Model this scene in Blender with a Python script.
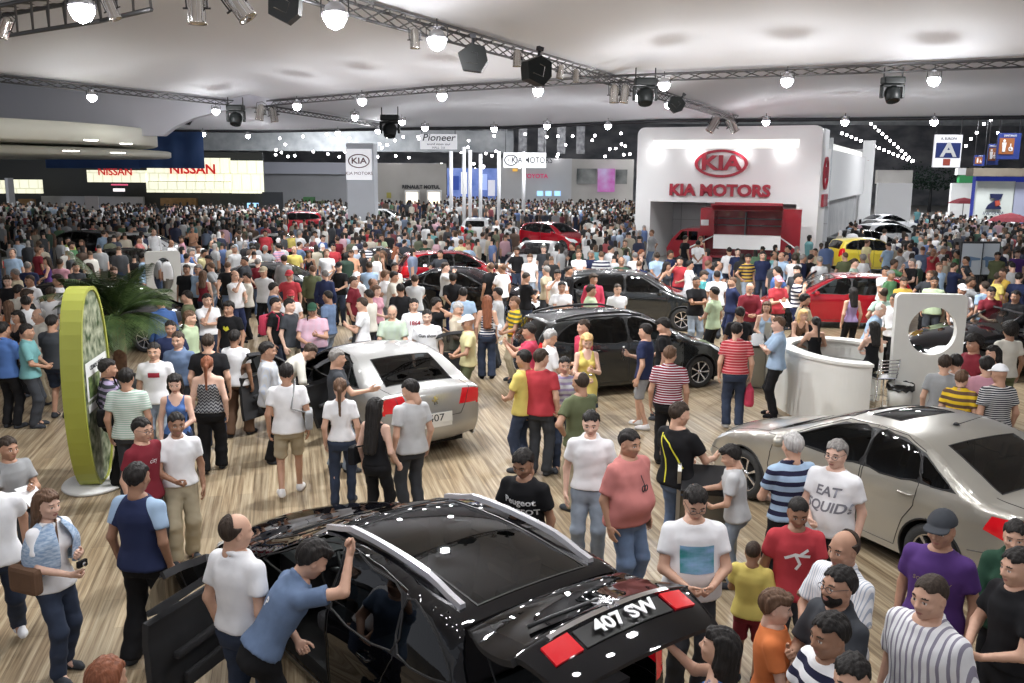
import bpy, bmesh, math, random
import numpy as np
from mathutils import Vector, Matrix, Quaternion, geometry
from mathutils.bvhtree import BVHTree
for _o in list(bpy.data.objects): bpy.data.objects.remove(_o)
SC = bpy.context.scene
COL = SC.collection
R = math.radians
# ------------------------------------------------------------------ camera, exposure, world
CAMH, FPX, YH, ROLL = 4.2, 900.0, 172.0, 0.0075
PITCH = math.atan((341.5 - YH) / FPX)
cam_d = bpy.data.cameras.new('camera'); CAM = bpy.data.objects.new('camera', cam_d); COL.objects.link(CAM)
cam_d.sensor_width = 36.0; cam_d.lens = FPX / 1024 * 36.0; cam_d.clip_end = 600
CAM.location = (0, 0, CAMH)
CAM.rotation_euler = (Matrix.Rotation(math.pi / 2 - PITCH, 4, 'X') @ Matrix.Rotation(ROLL, 4, 'Z')).to_euler()
SC.camera = CAM
SC.view_settings.view_transform = 'Standard'; SC.view_settings.look = 'None'
SC.view_settings.gamma = 1.0; SC.view_settings.use_curve_mapping = False
SC.view_settings.exposure = 0.74
try:
    SC.cycles.max_bounces = 6; SC.cycles.diffuse_bounces = 3; SC.cycles.glossy_bounces = 3
    SC.cycles.transmission_bounces = 4; SC.cycles.transparent_max_bounces = 10
    SC.cycles.sample_clamp_indirect = 4.0; SC.cycles.caustics_reflective = False; SC.cycles.caustics_refractive = False
except Exception: pass
WD = bpy.data.worlds.new('hall_air'); SC.world = WD; WD.use_nodes = True
WD.node_tree.nodes['Background'].inputs[0].default_value = (0.86, 0.9, 1.0, 1)
WD.node_tree.nodes['Background'].inputs[1].default_value = 0.35

_MW = CAM.matrix_basis.copy()
_MW = Matrix.Translation((0, 0, CAMH)) @ Matrix.Rotation(math.pi / 2 - PITCH, 4, 'X') @ Matrix.Rotation(ROLL, 4, 'Z')
def ray(px, py):
    v = Vector(((px - 512) / FPX, -(py - 341.5) / FPX, -1.0)); return (_MW.to_3x3() @ v)
def at(px, py, z=0.0):                      # where the line of sight meets the level z
    d = ray(px, py); t = (z - CAMH) / d.z; return Vector((d.x * t, d.y * t, z))
def aty(px, py, y):                         # where it meets the upright plane at distance y
    d = ray(px, py); t = y / d.y; return Vector((d.x * t, y, CAMH + d.z * t))
def to_px(p):
    q = _MW.inverted() @ Vector(p); return (512 + FPX * q.x / -q.z, 341.5 - FPX * q.y / -q.z, -q.z)
def area_light(loc, size, power, col=(1, 1, 1), rot=(0, 0, 0), sy=None):
    l = bpy.data.lights.new('hall_fill_light', 'AREA'); l.size = size; l.energy = power; l.color = col
    if sy: l.shape = 'RECTANGLE'; l.size_y = sy
    o = bpy.data.objects.new('hall_fill_light', l); COL.objects.link(o); o.location = loc; o.rotation_euler = rot
    return o

# ------------------------------------------------------------------ materials
MATS = {}
def mat(name, col, rough=0.6, metal=0.0, coat=0.0, emit=None, es=1.0, spec=0.5, alpha=1.0, sheen=0.0):
    if name in MATS: return MATS[name]
    m = bpy.data.materials.new(name); m.use_nodes = True; b = m.node_tree.nodes['Principled BSDF']
    b.inputs['Base Color'].default_value = (*col, 1); b.inputs['Roughness'].default_value = rough
    b.inputs['Metallic'].default_value = metal; b.inputs['Coat Weight'].default_value = coat
    b.inputs['Specular IOR Level'].default_value = spec
    b.inputs['Coat Roughness'].default_value = 0.03
    if sheen: b.inputs['Sheen Weight'].default_value = sheen
    if emit: b.inputs['Emission Color'].default_value = (*emit, 1); b.inputs['Emission Strength'].default_value = es
    m.diffuse_color = (*col, 1); MATS[name] = m; return m
def nn(m, kind, **kw):
    n = m.node_tree.nodes.new(kind)
    for k, v in kw.items():
        if k.startswith('i_'):
            key = k[2:]; n.inputs[int(key) if key.isdigit() else key.replace('_', ' ')].default_value = v
        else: setattr(n, k, v)
    return n
def lk(m, a, ai, b, bi): m.node_tree.links.new(a.outputs[ai], b.inputs[bi])
def bsdf(m): return m.node_tree.nodes['Principled BSDF']
def noisy(name, col, col2, scale=8.0, rough=0.6, stretch=(1, 1, 1), detail=4.0, bump=0.0, metal=0.0, **kw):
    if name in MATS: return MATS[name]
    m = mat(name, col, rough, metal, **kw); b = bsdf(m)
    tc = nn(m, 'ShaderNodeTexCoord'); mp = nn(m, 'ShaderNodeMapping'); mp.inputs['Scale'].default_value = stretch
    nz = nn(m, 'ShaderNodeTexNoise'); nz.inputs['Scale'].default_value = scale; nz.inputs['Detail'].default_value = detail
    rp = nn(m, 'ShaderNodeValToRGB'); rp.color_ramp.elements[0].color = (*col, 1); rp.color_ramp.elements[1].color = (*col2, 1)
    rp.color_ramp.elements[0].position = .35; rp.color_ramp.elements[1].position = .68
    lk(m, tc, 'Object', mp, 0); lk(m, mp, 0, nz, 0); lk(m, nz, 0, rp, 0); lk(m, rp, 0, b, 'Base Color')
    if bump:
        bp = nn(m, 'ShaderNodeBump'); bp.inputs['Strength'].default_value = bump; bp.inputs['Distance'].default_value = .01
        lk(m, nz, 0, bp, 'Height'); lk(m, bp, 0, b, 'Normal')
    return m
def glass_mat(name, tint=(.25, .28, .3), thick=.45, rough=0.02):
    if name in MATS: return MATS[name]
    m = bpy.data.materials.new(name); m.use_nodes = True; nt = m.node_tree
    for n in list(nt.nodes): nt.nodes.remove(n)
    out = nn(m, 'ShaderNodeOutputMaterial'); mx = nn(m, 'ShaderNodeMixShader'); fr = nn(m, 'ShaderNodeFresnel'); fr.inputs[0].default_value = 1.5
    tr = nn(m, 'ShaderNodeBsdfTransparent'); tr.inputs[0].default_value = (*tint, 1)
    gl = nn(m, 'ShaderNodeBsdfGlossy'); gl.inputs['Roughness'].default_value = rough; gl.inputs[0].default_value = (1, 1, 1, 1)
    lk(m, fr, 0, mx, 0); lk(m, tr, 0, mx, 1); lk(m, gl, 0, mx, 2); lk(m, mx, 0, out, 0)
    MATS[name] = m; return m
# ------------------------------------------------------------------ mesh builder
class MB:
    def __init__(s): s.v = []; s.f = []; s.m = []; s.mi = 0; s.sm = []
    def add(s, vs, fs, smooth=False):
        n = len(s.v); s.v.extend([tuple(v) for v in vs]); s.f.extend([tuple(i + n for i in f) for f in fs])
        s.m.extend([s.mi] * len(fs)); s.sm.extend([smooth] * len(fs)); return s
    def box(s, lo, hi, M=None, bev=0.0):
        x0, y0, z0 = lo; x1, y1, z1 = hi
        if bev > 0:
            b = min(bev, (x1 - x0) * .45, (y1 - y0) * .45, (z1 - z0) * .45)
            bm = bmesh.new(); bmesh.ops.create_cube(bm, size=1)
            for v in bm.verts: v.co = Vector(((x0 + x1) / 2 + v.co.x * (x1 - x0), (y0 + y1) / 2 + v.co.y * (y1 - y0), (z0 + z1) / 2 + v.co.z * (z1 - z0)))
            bmesh.ops.bevel(bm, geom=bm.edges[:], offset=b, segments=2, affect='EDGES', profile=.6)
            bm.verts.index_update(); vs = [v.co.copy() for v in bm.verts]; fs = [[v.index for v in f.verts] for f in bm.faces]; bm.free()
        else:
            vs = [Vector(p) for p in ((x0, y0, z0), (x1, y0, z0), (x1, y1, z0), (x0, y1, z0), (x0, y0, z1), (x1, y0, z1), (x1, y1, z1), (x0, y1, z1))]
            fs = [(0, 3, 2, 1), (4, 5, 6, 7), (0, 1, 5, 4), (1, 2, 6, 5), (2, 3, 7, 6), (3, 0, 4, 7)]
        if M is not None: vs = [M @ v for v in vs]
        return s.add(vs, fs)
    def tube(s, pts, r, n=8, closed=False, caps=True, rr=None):
        pts = [Vector(p) for p in pts]; N = len(pts)
        if N < 2: return s
        vs = []; up = Vector((0, 0, 1))
        for i, p in enumerate(pts):
            a = pts[(i - 1) % N] if (closed or i > 0) else p; b = pts[(i + 1) % N] if (closed or i < N - 1) else p
            t = (b - a)
            if t.length < 1e-9: t = Vector((0, 0, 1))
            t.normalize()
            if i == 0:
                u = t.cross(up)
                if u.length < .05: u = t.cross(Vector((1, 0, 0)))
                u.normalize()
            else:
                u = (u - t * u.dot(t))
                if u.length < 1e-6: u = t.orthogonal()
                u.normalize()
            w = t.cross(u); q = rr[i] if rr else r
            for k in range(n):
                an = 2 * math.pi * k / n; vs.append(p + (u * math.cos(an) + w * math.sin(an)) * q)
        fs = []
        for i in range(N if closed else N - 1):
            for k in range(n):
                a = i * n + k; b = i * n + (k + 1) % n; c = ((i + 1) % N) * n + (k + 1) % n; d = ((i + 1) % N) * n + k
                fs.append((a, b, c, d))
        if caps and not closed: fs.append(tuple(range(n))[::-1]); fs.append(tuple((N - 1) * n + k for k in range(n)))
        return s.add(vs, fs, n > 5)
    def lathe(s, prof, n=24, M=None, axis='Z', smooth=True, caps=True):
        vs = []; fs = []
        for (r, z) in prof:
            for k in range(n):
                a = 2 * math.pi * k / n
                p = Vector((r * math.cos(a), r * math.sin(a), z))
                if axis == 'Y': p = Vector((p.x, p.z, p.y))
                if axis == 'X': p = Vector((p.z, p.x, p.y))
                vs.append(M @ p if M is not None else p)
        L = len(prof)
        for i in range(L - 1):
            for k in range(n):
                a = i * n + k; b = i * n + (k + 1) % n
                f = (a, b, b + n, a + n)
                fs.append(f if axis != 'Y' else f[::-1])
        if caps and prof[0][0] > 1e-6: fs.append(tuple(range(n))[::-1] if axis != 'Y' else tuple(range(n)))
        if caps and prof[-1][0] > 1e-6:
            t = tuple((L - 1) * n + k for k in range(n)); fs.append(t if axis != 'Y' else t[::-1])
        return s.add(vs, fs, smooth)
    def prism(s, poly, depth, M=None, holes=()):      # outline in x,z extruded along y from 0 to depth
        pts = [Vector((p[0], p[1])) for p in poly]; loops = [list(range(len(pts)))]
        for h in holes:
            loops.append(list(range(len(pts), len(pts) + len(h)))); pts += [Vector((p[0], p[1])) for p in h]
        edges = [(l[i], l[(i + 1) % len(l)]) for l in loops for i in range(len(l))]
        vo, eo, fo, ov, oe, of = geometry.delaunay_2d_cdt(pts, edges, [], 0, 1e-6)
        P = [tuple(p) for p in vo]; tri = []
        for f in fo:
            c = np.mean([P[i] for i in f], axis=0)
            if pip(c, poly) and not any(pip(c, h) for h in holes): tri.append(tuple(f))
        n = len(P); vs = [Vector((x, 0, z)) for x, z in P] + [Vector((x, depth, z)) for x, z in P]
        fs = []
        ec = {}
        for f in tri:
            a, b, c = [P[i] for i in f]
            if (b[0] - a[0]) * (c[1] - a[1]) - (b[1] - a[1]) * (c[0] - a[0]) < 0: f = f[::-1]
            fs.append(f); fs.append(tuple(i + n for i in f[::-1]))
            for i in range(3):
                e = (f[i], f[(i + 1) % 3]); ec[e] = 1
        for (a, b) in ec:
            if (b, a) not in ec: fs.append((b, a, a + n, b + n))
        if depth < 0: fs = [f[::-1] for f in fs]
        if M is not None: vs = [M @ v for v in vs]
        return s.add(vs, fs)
    def build(s, name, mats, parent=None, smooth=None, loc=None):
        me = bpy.data.meshes.new(name); me.from_pydata([tuple(v) for v in s.v], [], s.f)
        if not isinstance(mats, (list, tuple)): mats = [mats]
        for m in mats: me.materials.append(m)
        me.polygons.foreach_set('material_index', s.m)
        me.polygons.foreach_set('use_smooth', [bool(x) if smooth is None else smooth for x in s.sm]); me.update()
        return link(name, me, parent, loc)
def link(name, data, parent=None, loc=None):
    o = bpy.data.objects.new(name, data); COL.objects.link(o)
    if parent is not None: o.parent = parent
    if loc is not None: o.location = loc
    return o
def tag(o, label=None, cat=None, group=None, kind=None):
    if label: o['label'] = label
    if cat: o['category'] = cat
    if group: o['group'] = group
    if kind: o['kind'] = kind
    return o
def empty(name, loc=(0, 0, 0), rz=0.0, label=None, cat=None, group=None):
    o = bpy.data.objects.new(name, None); COL.objects.link(o); o.location = loc; o.rotation_euler = (0, 0, rz); o.empty_display_size = .2
    return tag(o, label, cat, group)
def copy_tree(o, parent=None):
    c = o.copy(); COL.objects.link(c); c.parent = parent
    for ch in list(o.children): copy_tree(ch, c)
    return c
def struct(o): o['kind'] = 'structure'; return o
def pip(p, poly):
    x, y = p[0], p[1]; c = False; n = len(poly); j = n - 1
    for i in range(n):
        xi, yi = poly[i][0], poly[i][1]; xj, yj = poly[j][0], poly[j][1]
        if (yi > y) != (yj > y) and x < (xj - xi) * (y - yi) / (yj - yi) + xi: c = not c
        j = i
    return c
def rrect(x0, z0, x1, z1, r, n=5):
    out = []
    for cx, cz, a0 in ((x1 - r, z1 - r, 0), (x0 + r, z1 - r, 90), (x0 + r, z0 + r, 180), (x1 - r, z0 + r, 270)):
        for k in range(n + 1):
            a = R(a0 + 90 * k / n); out.append((cx + r * math.cos(a), cz + r * math.sin(a)))
    return out
def oval(cx, cz, a, b, n=32): return [(cx + a * math.cos(2 * math.pi * k / n), cz + b * math.sin(2 * math.pi * k / n)) for k in range(n)]
_fcache = {}
def text_mesh(s, size, depth=.01, bold=0.0, shear=0.0, sx=1.0, align='CENTER'):
    key = (s, size, depth, bold, shear, sx, align)
    if key in _fcache: return _fcache[key]
    c = bpy.data.curves.new('lettering', 'FONT'); c.body = s; c.size = size; c.extrude = depth / 2; c.offset = bold; c.shear = shear
    c.align_x = align; c.align_y = 'CENTER'; c.resolution_u = 3
    o = bpy.data.objects.new('lettering', c); COL.objects.link(o)
    dg = bpy.context.evaluated_depsgraph_get(); me = bpy.data.meshes.new_from_object(o.evaluated_get(dg))
    bpy.data.objects.remove(o); bpy.data.curves.remove(c)
    if sx != 1.0:
        for v in me.vertices: v.co.x *= sx
    _fcache[key] = me; return me
def text(s, size, M, m, parent=None, name='lettering', **kw):   # M takes the lettering's x,y plane into place
    me = text_mesh(s, size, **kw).copy(); me.transform(M); me.materials.clear(); me.materials.append(m)
    return link(name, me, parent)
# ------------------------------------------------------------------ implicit surfaces on a grid
class Field:
    def __init__(s, lo, hi, h):
        s.h = h; s.lo = np.array(lo, float); n = np.maximum(np.ceil((np.array(hi) - s.lo) / h).astype(int) + 1, 4); s.n = n
        s.ax = [(s.lo[i] + h * np.arange(n[i])).astype(np.float32) for i in range(3)]; s.D = np.full(n, .25, np.float32)
    def sub(s, lo, hi, mg):
        sl = []
        for i in range(3):
            a = int(np.floor((lo[i] - mg - s.lo[i]) / s.h)); b = int(np.ceil((hi[i] + mg - s.lo[i]) / s.h)) + 1
            a = max(a, 0); b = min(b, s.n[i])
            if b <= a: return None
            sl.append(slice(a, b))
        sl = tuple(sl); X, Y, Z = np.meshgrid(s.ax[0][sl[0]], s.ax[1][sl[1]], s.ax[2][sl[2]], indexing='ij')
        return sl, X, Y, Z
    def put(s, sl, d, k, op='u'):
        a = s.D[sl]
        if op == 'u':
            if k > 0:
                h = np.clip(.5 + .5 * (a - d) / k, 0, 1); s.D[sl] = a * (1 - h) + d * h - k * h * (1 - h)
            else: s.D[sl] = np.minimum(a, d)
        elif op == 's': s.D[sl] = np.maximum(a, -d)
        else: s.D[sl] = np.maximum(a, d)
    def cap(s, a, b, ra, rb, k=.03, op='u', cut=None, sc=None):
        a = np.array(a, float); b = np.array(b, float); r = max(ra, rb); q = s.sub(np.minimum(a, b) - r, np.maximum(a, b) + r, .06)
        if q is None: return
        sl, X, Y, Z = q; ab = b - a; L = max(float(ab @ ab), 1e-9)
        t = np.clip(((X - a[0]) * ab[0] + (Y - a[1]) * ab[1] + (Z - a[2]) * ab[2]) / L, 0, 1)
        d = np.sqrt((X - a[0] - t * ab[0]) ** 2 + (Y - a[1] - t * ab[1]) ** 2 + (Z - a[2] - t * ab[2]) ** 2) - (ra + (rb - ra) * t)
        if cut is not None:
            c, nrm = cut; d = np.maximum(d, (X - c[0]) * nrm[0] + (Y - c[1]) * nrm[1] + (Z - c[2]) * nrm[2])
        s.put(sl, d, k, op)
    def ell(s, c, r, k=.02, op='u', M=None):
        m = max(r); q = s.sub(np.array(c) - m, np.array(c) + m, .06)
        if q is None: return
        sl, X, Y, Z = q; x = X - c[0]; y = Y - c[1]; z = Z - c[2]
        if M is not None:      # M: rows are the ellipsoid's own axes
            x, y, z = (M[i][0] * x + M[i][1] * y + M[i][2] * z for i in range(3))
        k0 = np.sqrt((x / r[0]) ** 2 + (y / r[1]) ** 2 + (z / r[2]) ** 2) + 1e-6
        k1 = np.sqrt((x / r[0] ** 2) ** 2 + (y / r[1] ** 2) ** 2 + (z / r[2] ** 2) ** 2) + 1e-6
        s.put(sl, k0 * (k0 - 1) / k1, k, op)
    def mesh(s):
        D = s.D; D[D == 0] = 1e-6
        I = D < 0
        c = np.zeros(tuple(s.n - 1), np.int8)
        for dx in (0, 1):
            for dy in (0, 1):
                for dz in (0, 1): c += I[dx:s.n[0] - 1 + dx, dy:s.n[1] - 1 + dy, dz:s.n[2] - 1 + dz]
        act = np.argwhere((c > 0) & (c < 8)); idx = -np.ones(c.shape, np.int64); idx[tuple(act.T)] = np.arange(len(act))
        off = np.array([(a, b, d) for a in (0, 1) for b in (0, 1) for d in (0, 1)])
        val = np.stack([D[act[:, 0] + o[0], act[:, 1] + o[1], act[:, 2] + o[2]] for o in off], 1)
        acc = np.zeros((len(act), 3)); cnt = np.zeros(len(act))
        for i in range(8):
            for j in range(i + 1, 8):
                if np.abs(off[i] - off[j]).sum() != 1: continue
                x = (val[:, i] < 0) != (val[:, j] < 0); t = np.where(x, val[:, i] / np.where(x, val[:, i] - val[:, j], 1), 0)
                acc += (off[i] + (off[j] - off[i]) * t[:, None]) * x[:, None]; cnt += x
        V = s.lo + (act + acc / cnt[:, None]) * s.h
        Q = []
        for ax in range(3):
            u, w = (ax + 1) % 3, (ax + 2) % 3
            A = [slice(None)] * 3; B = [slice(None)] * 3; A[ax] = slice(0, -1); B[ax] = slice(1, None)
            for q in (u, w): A[q] = slice(1, -1); B[q] = slice(1, -1)
            e = I[tuple(A)] != I[tuple(B)]; fl = I[tuple(A)]; p = np.argwhere(e); f = fl[tuple(p.T)]
            p[:, u] += 1; p[:, w] += 1
            def g(du, dw):
                q = p.copy(); q[:, u] -= du; q[:, w] -= dw; return idx[q[:, 0], q[:, 1], q[:, 2]]
            quad = np.stack([g(0, 0), g(1, 0), g(1, 1), g(0, 1)], 1); quad[~f] = quad[~f][:, ::-1]; Q.append(quad)
        return V, np.concatenate(Q)
def smooth_mesh(V, Q, it=1, lam=.5):
    for _ in range(it):
        S = np.zeros_like(V); C = np.zeros(len(V))
        for a, b in ((0, 1), (1, 2), (2, 3), (3, 0)):
            np.add.at(S, Q[:, a], V[Q[:, b]]); np.add.at(S, Q[:, b], V[Q[:, a]]); np.add.at(C, Q[:, a], 1); np.add.at(C, Q[:, b], 1)
        V = V + lam * (S / np.maximum(C, 1)[:, None] - V)
    return V
def np_mesh(name, V, Q, mi=None, mats=(), smooth=True):
    me = bpy.data.meshes.new(name); me.vertices.add(len(V)); me.vertices.foreach_set('co', V.astype(np.float32).ravel())
    me.loops.add(Q.size); me.loops.foreach_set('vertex_index', Q.astype(np.int32).ravel())
    k = Q.shape[1]; me.polygons.add(len(Q)); me.polygons.foreach_set('loop_start', np.arange(0, Q.size, k, dtype=np.int32))
    if mi is not None: me.polygons.foreach_set('material_index', mi.astype(np.int32))
    me.polygons.foreach_set('use_smooth', np.full(len(Q), smooth)); me.update(calc_edges=True); me.validate()
    for m in mats: me.materials.append(m)
    return me
def wobble(V, amp, f=9.0, seed=0):
    rs = np.random.RandomState(seed); out = np.zeros(len(V))
    for i in range(5):
        k = rs.normal(size=3) * f * (1 + .6 * i); out += np.sin(V @ k + rs.rand() * 6.28) / (1 + .5 * i)
    return out * amp / 2
def vnormals(V, Q):
    a = np.cross(V[Q[:, 2]] - V[Q[:, 0]], V[Q[:, 3 if Q.shape[1] > 3 else 1]] - V[Q[:, 1]]); N = np.zeros_like(V)
    for i in range(Q.shape[1]): np.add.at(N, Q[:, i], a)
    return N / np.maximum(np.linalg.norm(N, axis=1), 1e-9)[:, None]
# ------------------------------------------------------------------ people
SKIN = {k: noisy('skin_' + k, c, tuple(x * .93 for x in c), 20, .55) for k, c in dict(fair=(.72, .46, .35), light=(.62, .37, .26), tan=(.47, .26, .17), brown=(.34, .18, .11), dark=(.16, .08, .05)).items()}
EYEW = mat('eye_white', (.75, .73, .7), .25); EYED = mat('iris_and_brow', (.03, .02, .015), .4); LIPM = mat('lips', (.42, .17, .14), .5)
HAIRC = dict(black=(.012, .01, .009), dark=(.03, .02, .014), brown=(.09, .05, .03), auburn=(.17, .06, .03), blond=(.55, .36, .16), grey=(.32, .31, .3), white=(.7, .69, .66), grizzled=(.16, .15, .14))
CLOTH = dict(white=(.9, .9, .92), offwhite=(.72, .69, .6), black=(.012, .012, .014), grey=(.32, .33, .34), lightgrey=(.55, .56, .57), charcoal=(.05, .055, .065), red=(.55, .03, .045), darkred=(.24, .015, .03),
    crimson=(.62, .03, .09), salmon=(.62, .2, .18), pink=(.65, .3, .38), orange=(.8, .2, .03), peach=(.75, .38, .22), yellow=(.78, .63, .12), paleyellow=(.75, .68, .33), mustard=(.6, .38, .03), lime=(.5, .66, .12), palegreen=(.5, .62, .38), mint=(.42, .58, .48),
    green=(.09, .24, .1), olive=(.13, .15, .07), darkgreen=(.02, .07, .04), teal=(.05, .32, .34), turquoise=(.16, .42, .43), lightblue=(.36, .52, .72), blue=(.06, .16, .45), denimblue=(.13, .2, .34), navy=(.02, .03, .09), purple=(.09, .03, .2), lilac=(.42, .3, .6),
    brown=(.15, .08, .045), khaki=(.45, .38, .25), beige=(.58, .5, .37), paledenim=(.28, .34, .42), darkdenim=(.035, .05, .09), gold=(.6, .45, .1))
for _k, _c in list(CLOTH.items()): _m = sum(_c) / 3; CLOTH[_k] = tuple(v * .84 + _m * .13 for v in _c)
WORD = dict(offwhite='off-white', lightgrey='light grey', darkred='dark red', paleyellow='pale yellow', palegreen='pale green', darkgreen='dark green', lightblue='light blue', denimblue='mid-blue', paledenim='faded blue denim', darkdenim='dark denim')
def word(c): return WORD.get(c, c)
def hair_mat(c): return noisy('hair_' + c, HAIRC[c], tuple(x * 1.7 + .004 for x in HAIRC[c]), 60, .6, (1, 1, .12), bump=.8, spec=.25)
def cloth_mat(c, pat=None):
    nm = 'cloth_' + c + ('_' + pat if pat else '')
    if nm in MATS: return MATS[nm]
    col = CLOTH[c]; denim = 'denim' in c
    m = noisy(nm, col, tuple(x * .86 for x in col), 14 if denim else 6, .85, bump=.12, spec=.2)
    if pat:
        b = bsdf(m); tc = nn(m, 'ShaderNodeTexCoord'); sp = nn(m, 'ShaderNodeSeparateXYZ'); lk(m, tc, 'Object', sp, 0)
        P = {'h': ('Z', .075, .28, (.012, .012, .02)), 'hw': ('Z', .05, .4, (.8, .8, .8)), 'hfine': ('Z', .028, .3, (.75, .74, .72)), 'hr': ('Z', .045, .22, (.8, .45, .45)), 'hy': ('Z', .09, .5, (.75, .5, .03)), 'hwide': ('Z', .1, .45, (.02, .02, .05)),
             'hl': ('Z', .08, .45, (.3, .25, .38)), 'v': ('X', .045, .35, (.3, .28, .35)), 'vfine': ('X', .022, .3, (.45, .5, .6)), 'multi': ('Z', .035, .3, (.7, .7, .75)), 'zig': ('Z', .045, .5, (.03, .03, .04))}[pat]
        mt = nn(m, 'ShaderNodeMath', operation='DIVIDE'); mt.inputs[1].default_value = P[1]; lk(m, sp, P[0], mt, 0)
        if pat == 'zig':
            wv = nn(m, 'ShaderNodeMath', operation='SINE'); ml = nn(m, 'ShaderNodeMath', operation='MULTIPLY'); ml.inputs[1].default_value = 110; lk(m, sp, 'X', ml, 0); lk(m, ml, 0, wv, 0)
            m2 = nn(m, 'ShaderNodeMath', operation='MULTIPLY_ADD'); m2.inputs[1].default_value = .3; lk(m, wv, 0, m2, 0); lk(m, mt, 0, m2, 2); mt = m2
        fr = nn(m, 'ShaderNodeMath', operation='FRACT'); lk(m, mt, 0, fr, 0)
        lt = nn(m, 'ShaderNodeMath', operation='LESS_THAN'); lt.inputs[1].default_value = P[2]; lk(m, fr, 0, lt, 0)
        mx = nn(m, 'ShaderNodeMix', data_type='RGBA'); lk(m, lt, 0, mx, 0)
        old = b.inputs['Base Color'].links[0].from_node; m.node_tree.links.new(old.outputs[0], mx.inputs[6]); mx.inputs[7].default_value = (*P[3], 1)
        m.node_tree.links.new(mx.outputs[2], b.inputs['Base Color'])
    return m
# ---- hand, head and hair are made once and posed by matrices
def make_hand(pose, h=.0055):
    F = Field((-.07, -.08, -.22), (.06, .1, .05), h)
    F.cap((0, 0, .03), (0, 0, -.01), .026, .026, .01); F.ell((0, 0, -.05), (.016, .042, .052), .02)
    F.ell((-.008, .025, -.035), (.018, .02, .034), .015)
    base = [(.030, -.088, .07), (.010, -.094, .08), (-.011, -.091, .074), (-.031, -.08, .058)]      # y, z of knuckle, length
    curl = dict(relax=(.25, .35, .3), grip=(1.1, 1.2, .7), flat=(.05, .05, .05), point=(.1, .1, .1))[pose]
    for i, (y, z, L) in enumerate(base):
        p = Vector((0, y, z)); a = 0; sp = (y * 1.6)
        cu = (1.2, 1.3, .8) if (pose == 'point' and i > 0) else curl
        r = .0095 if i < 3 else .0082; rs = (r, r * .95, r * .88, r * .75)
        for j in range(3):
            a += cu[j] * (1 + .12 * i); l = L * (.45, .31, .24)[j]
            q = p + Vector((-math.sin(a), sp * .3 * math.cos(a), -math.cos(a))) * l
            F.cap(p, q, rs[j], rs[j + 1], .004); p = q
    t0 = Vector((-.006, .03, -.02)); c = 1 if pose != 'flat' else .2
    t1 = t0 + Vector((-.016 * c, .026, -.03)); t2 = t1 + Vector((-.014 * c, .01, -.03)); t3 = t2 + Vector((-.01 * c, -.002 * c, -.022))
    F.cap(t0, t1, .014, .0115, .008); F.cap(t1, t2, .0115, .0105, .004); F.cap(t2, t3, .0105, .008, .003)
    V, Q = F.mesh(); return smooth_mesh(V, Q, 1), Q
HANDS = {p: make_hand(p) for p in ('relax', 'grip', 'flat', 'point')}
HANDS_L = {p: make_hand(p, .009) for p in ('relax', 'grip')}
def make_head(h=.0058, fem=False):
    F = Field((-.11, -.14, -.19), (.11, .15, .15), h); w = .93 if fem else 1.0
    F.ell((0, -.012, .03), (.076 * w, .096, .09)); F.ell((0, .02, -.03), (.062 * w, .078, .075), .04)
    F.ell((0, .062, -.088), (.024, .022, .02 if fem else .024), .03); F.cap((0, .03, -.082), (-.05 * w, -.01, -.05), .022, .02, .03); F.cap((0, .03, -.082), (.05 * w, -.01, -.05), .022, .02, .03)
    F.cap((-.04, .07, .028), (.04, .07, .028), .012, .012, .02)                       # brow
    for s in (-1, 1):
        F.ell((s * .031, .092, .006), (.021, .016, .013), .012, 's'); F.ell((s * .045 * w, .062, -.022), (.02, .02, .018), .02)
        F.ell((s * .031, .072, .006), (.0155, .0135, .0125), .003)
        F.ell((s * .077 * w, -.01, -.005), (.009, .022, .032), .006); F.ell((s * .084 * w, -.004, -.002), (.006, .011, .017), .003, 's')
    F.cap((0, .082, .016), (0, .105, -.022), .008, .0125, .01); F.ell((-.012, .096, -.026), (.009, .011, .008), .006); F.ell((.012, .096, -.026), (.009, .011, .008), .006)
    F.ell((0, .084, -.055), (.025, .0125, .0065), .006); F.ell((0, .083, -.066), (.021, .0125, .0075), .005)
    F.cap((0, -.02, -.06), (0, -.03, -.135), .052 * w, .052 * w, .03)
    V, Q = F.mesh(); V = smooth_mesh(V, Q, 1, .4); c = V[Q].mean(1); mi = np.zeros(len(Q), int)
    ax = np.abs(c[:, 0]); f = c[:, 1] > .06
    e = ((ax - .031) / .015) ** 2 + ((c[:, 2] - .006) / .006) ** 2 < 1
    mi[f & e] = 1; mi[f & (((ax - .031) / .0072) ** 2 + ((c[:, 2] - .006) / .0078) ** 2 < 1)] = 2
    mi[f & (np.abs(ax - .034) < .019) & (np.abs(c[:, 2] - (.032 - 6 * (ax - .034) ** 2)) < (.0035 if fem else .005))] = 2
    mi[f & (((ax) / .025) ** 2 + ((c[:, 2] + .0605) / (.0105 if fem else .0085)) ** 2 < 1)] = 3
    return V, Q, mi
HEADS = {False: make_head(), True: make_head(fem=True)}; HEADS_L = {False: make_head(.011), True: make_head(.011, True)}
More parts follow.
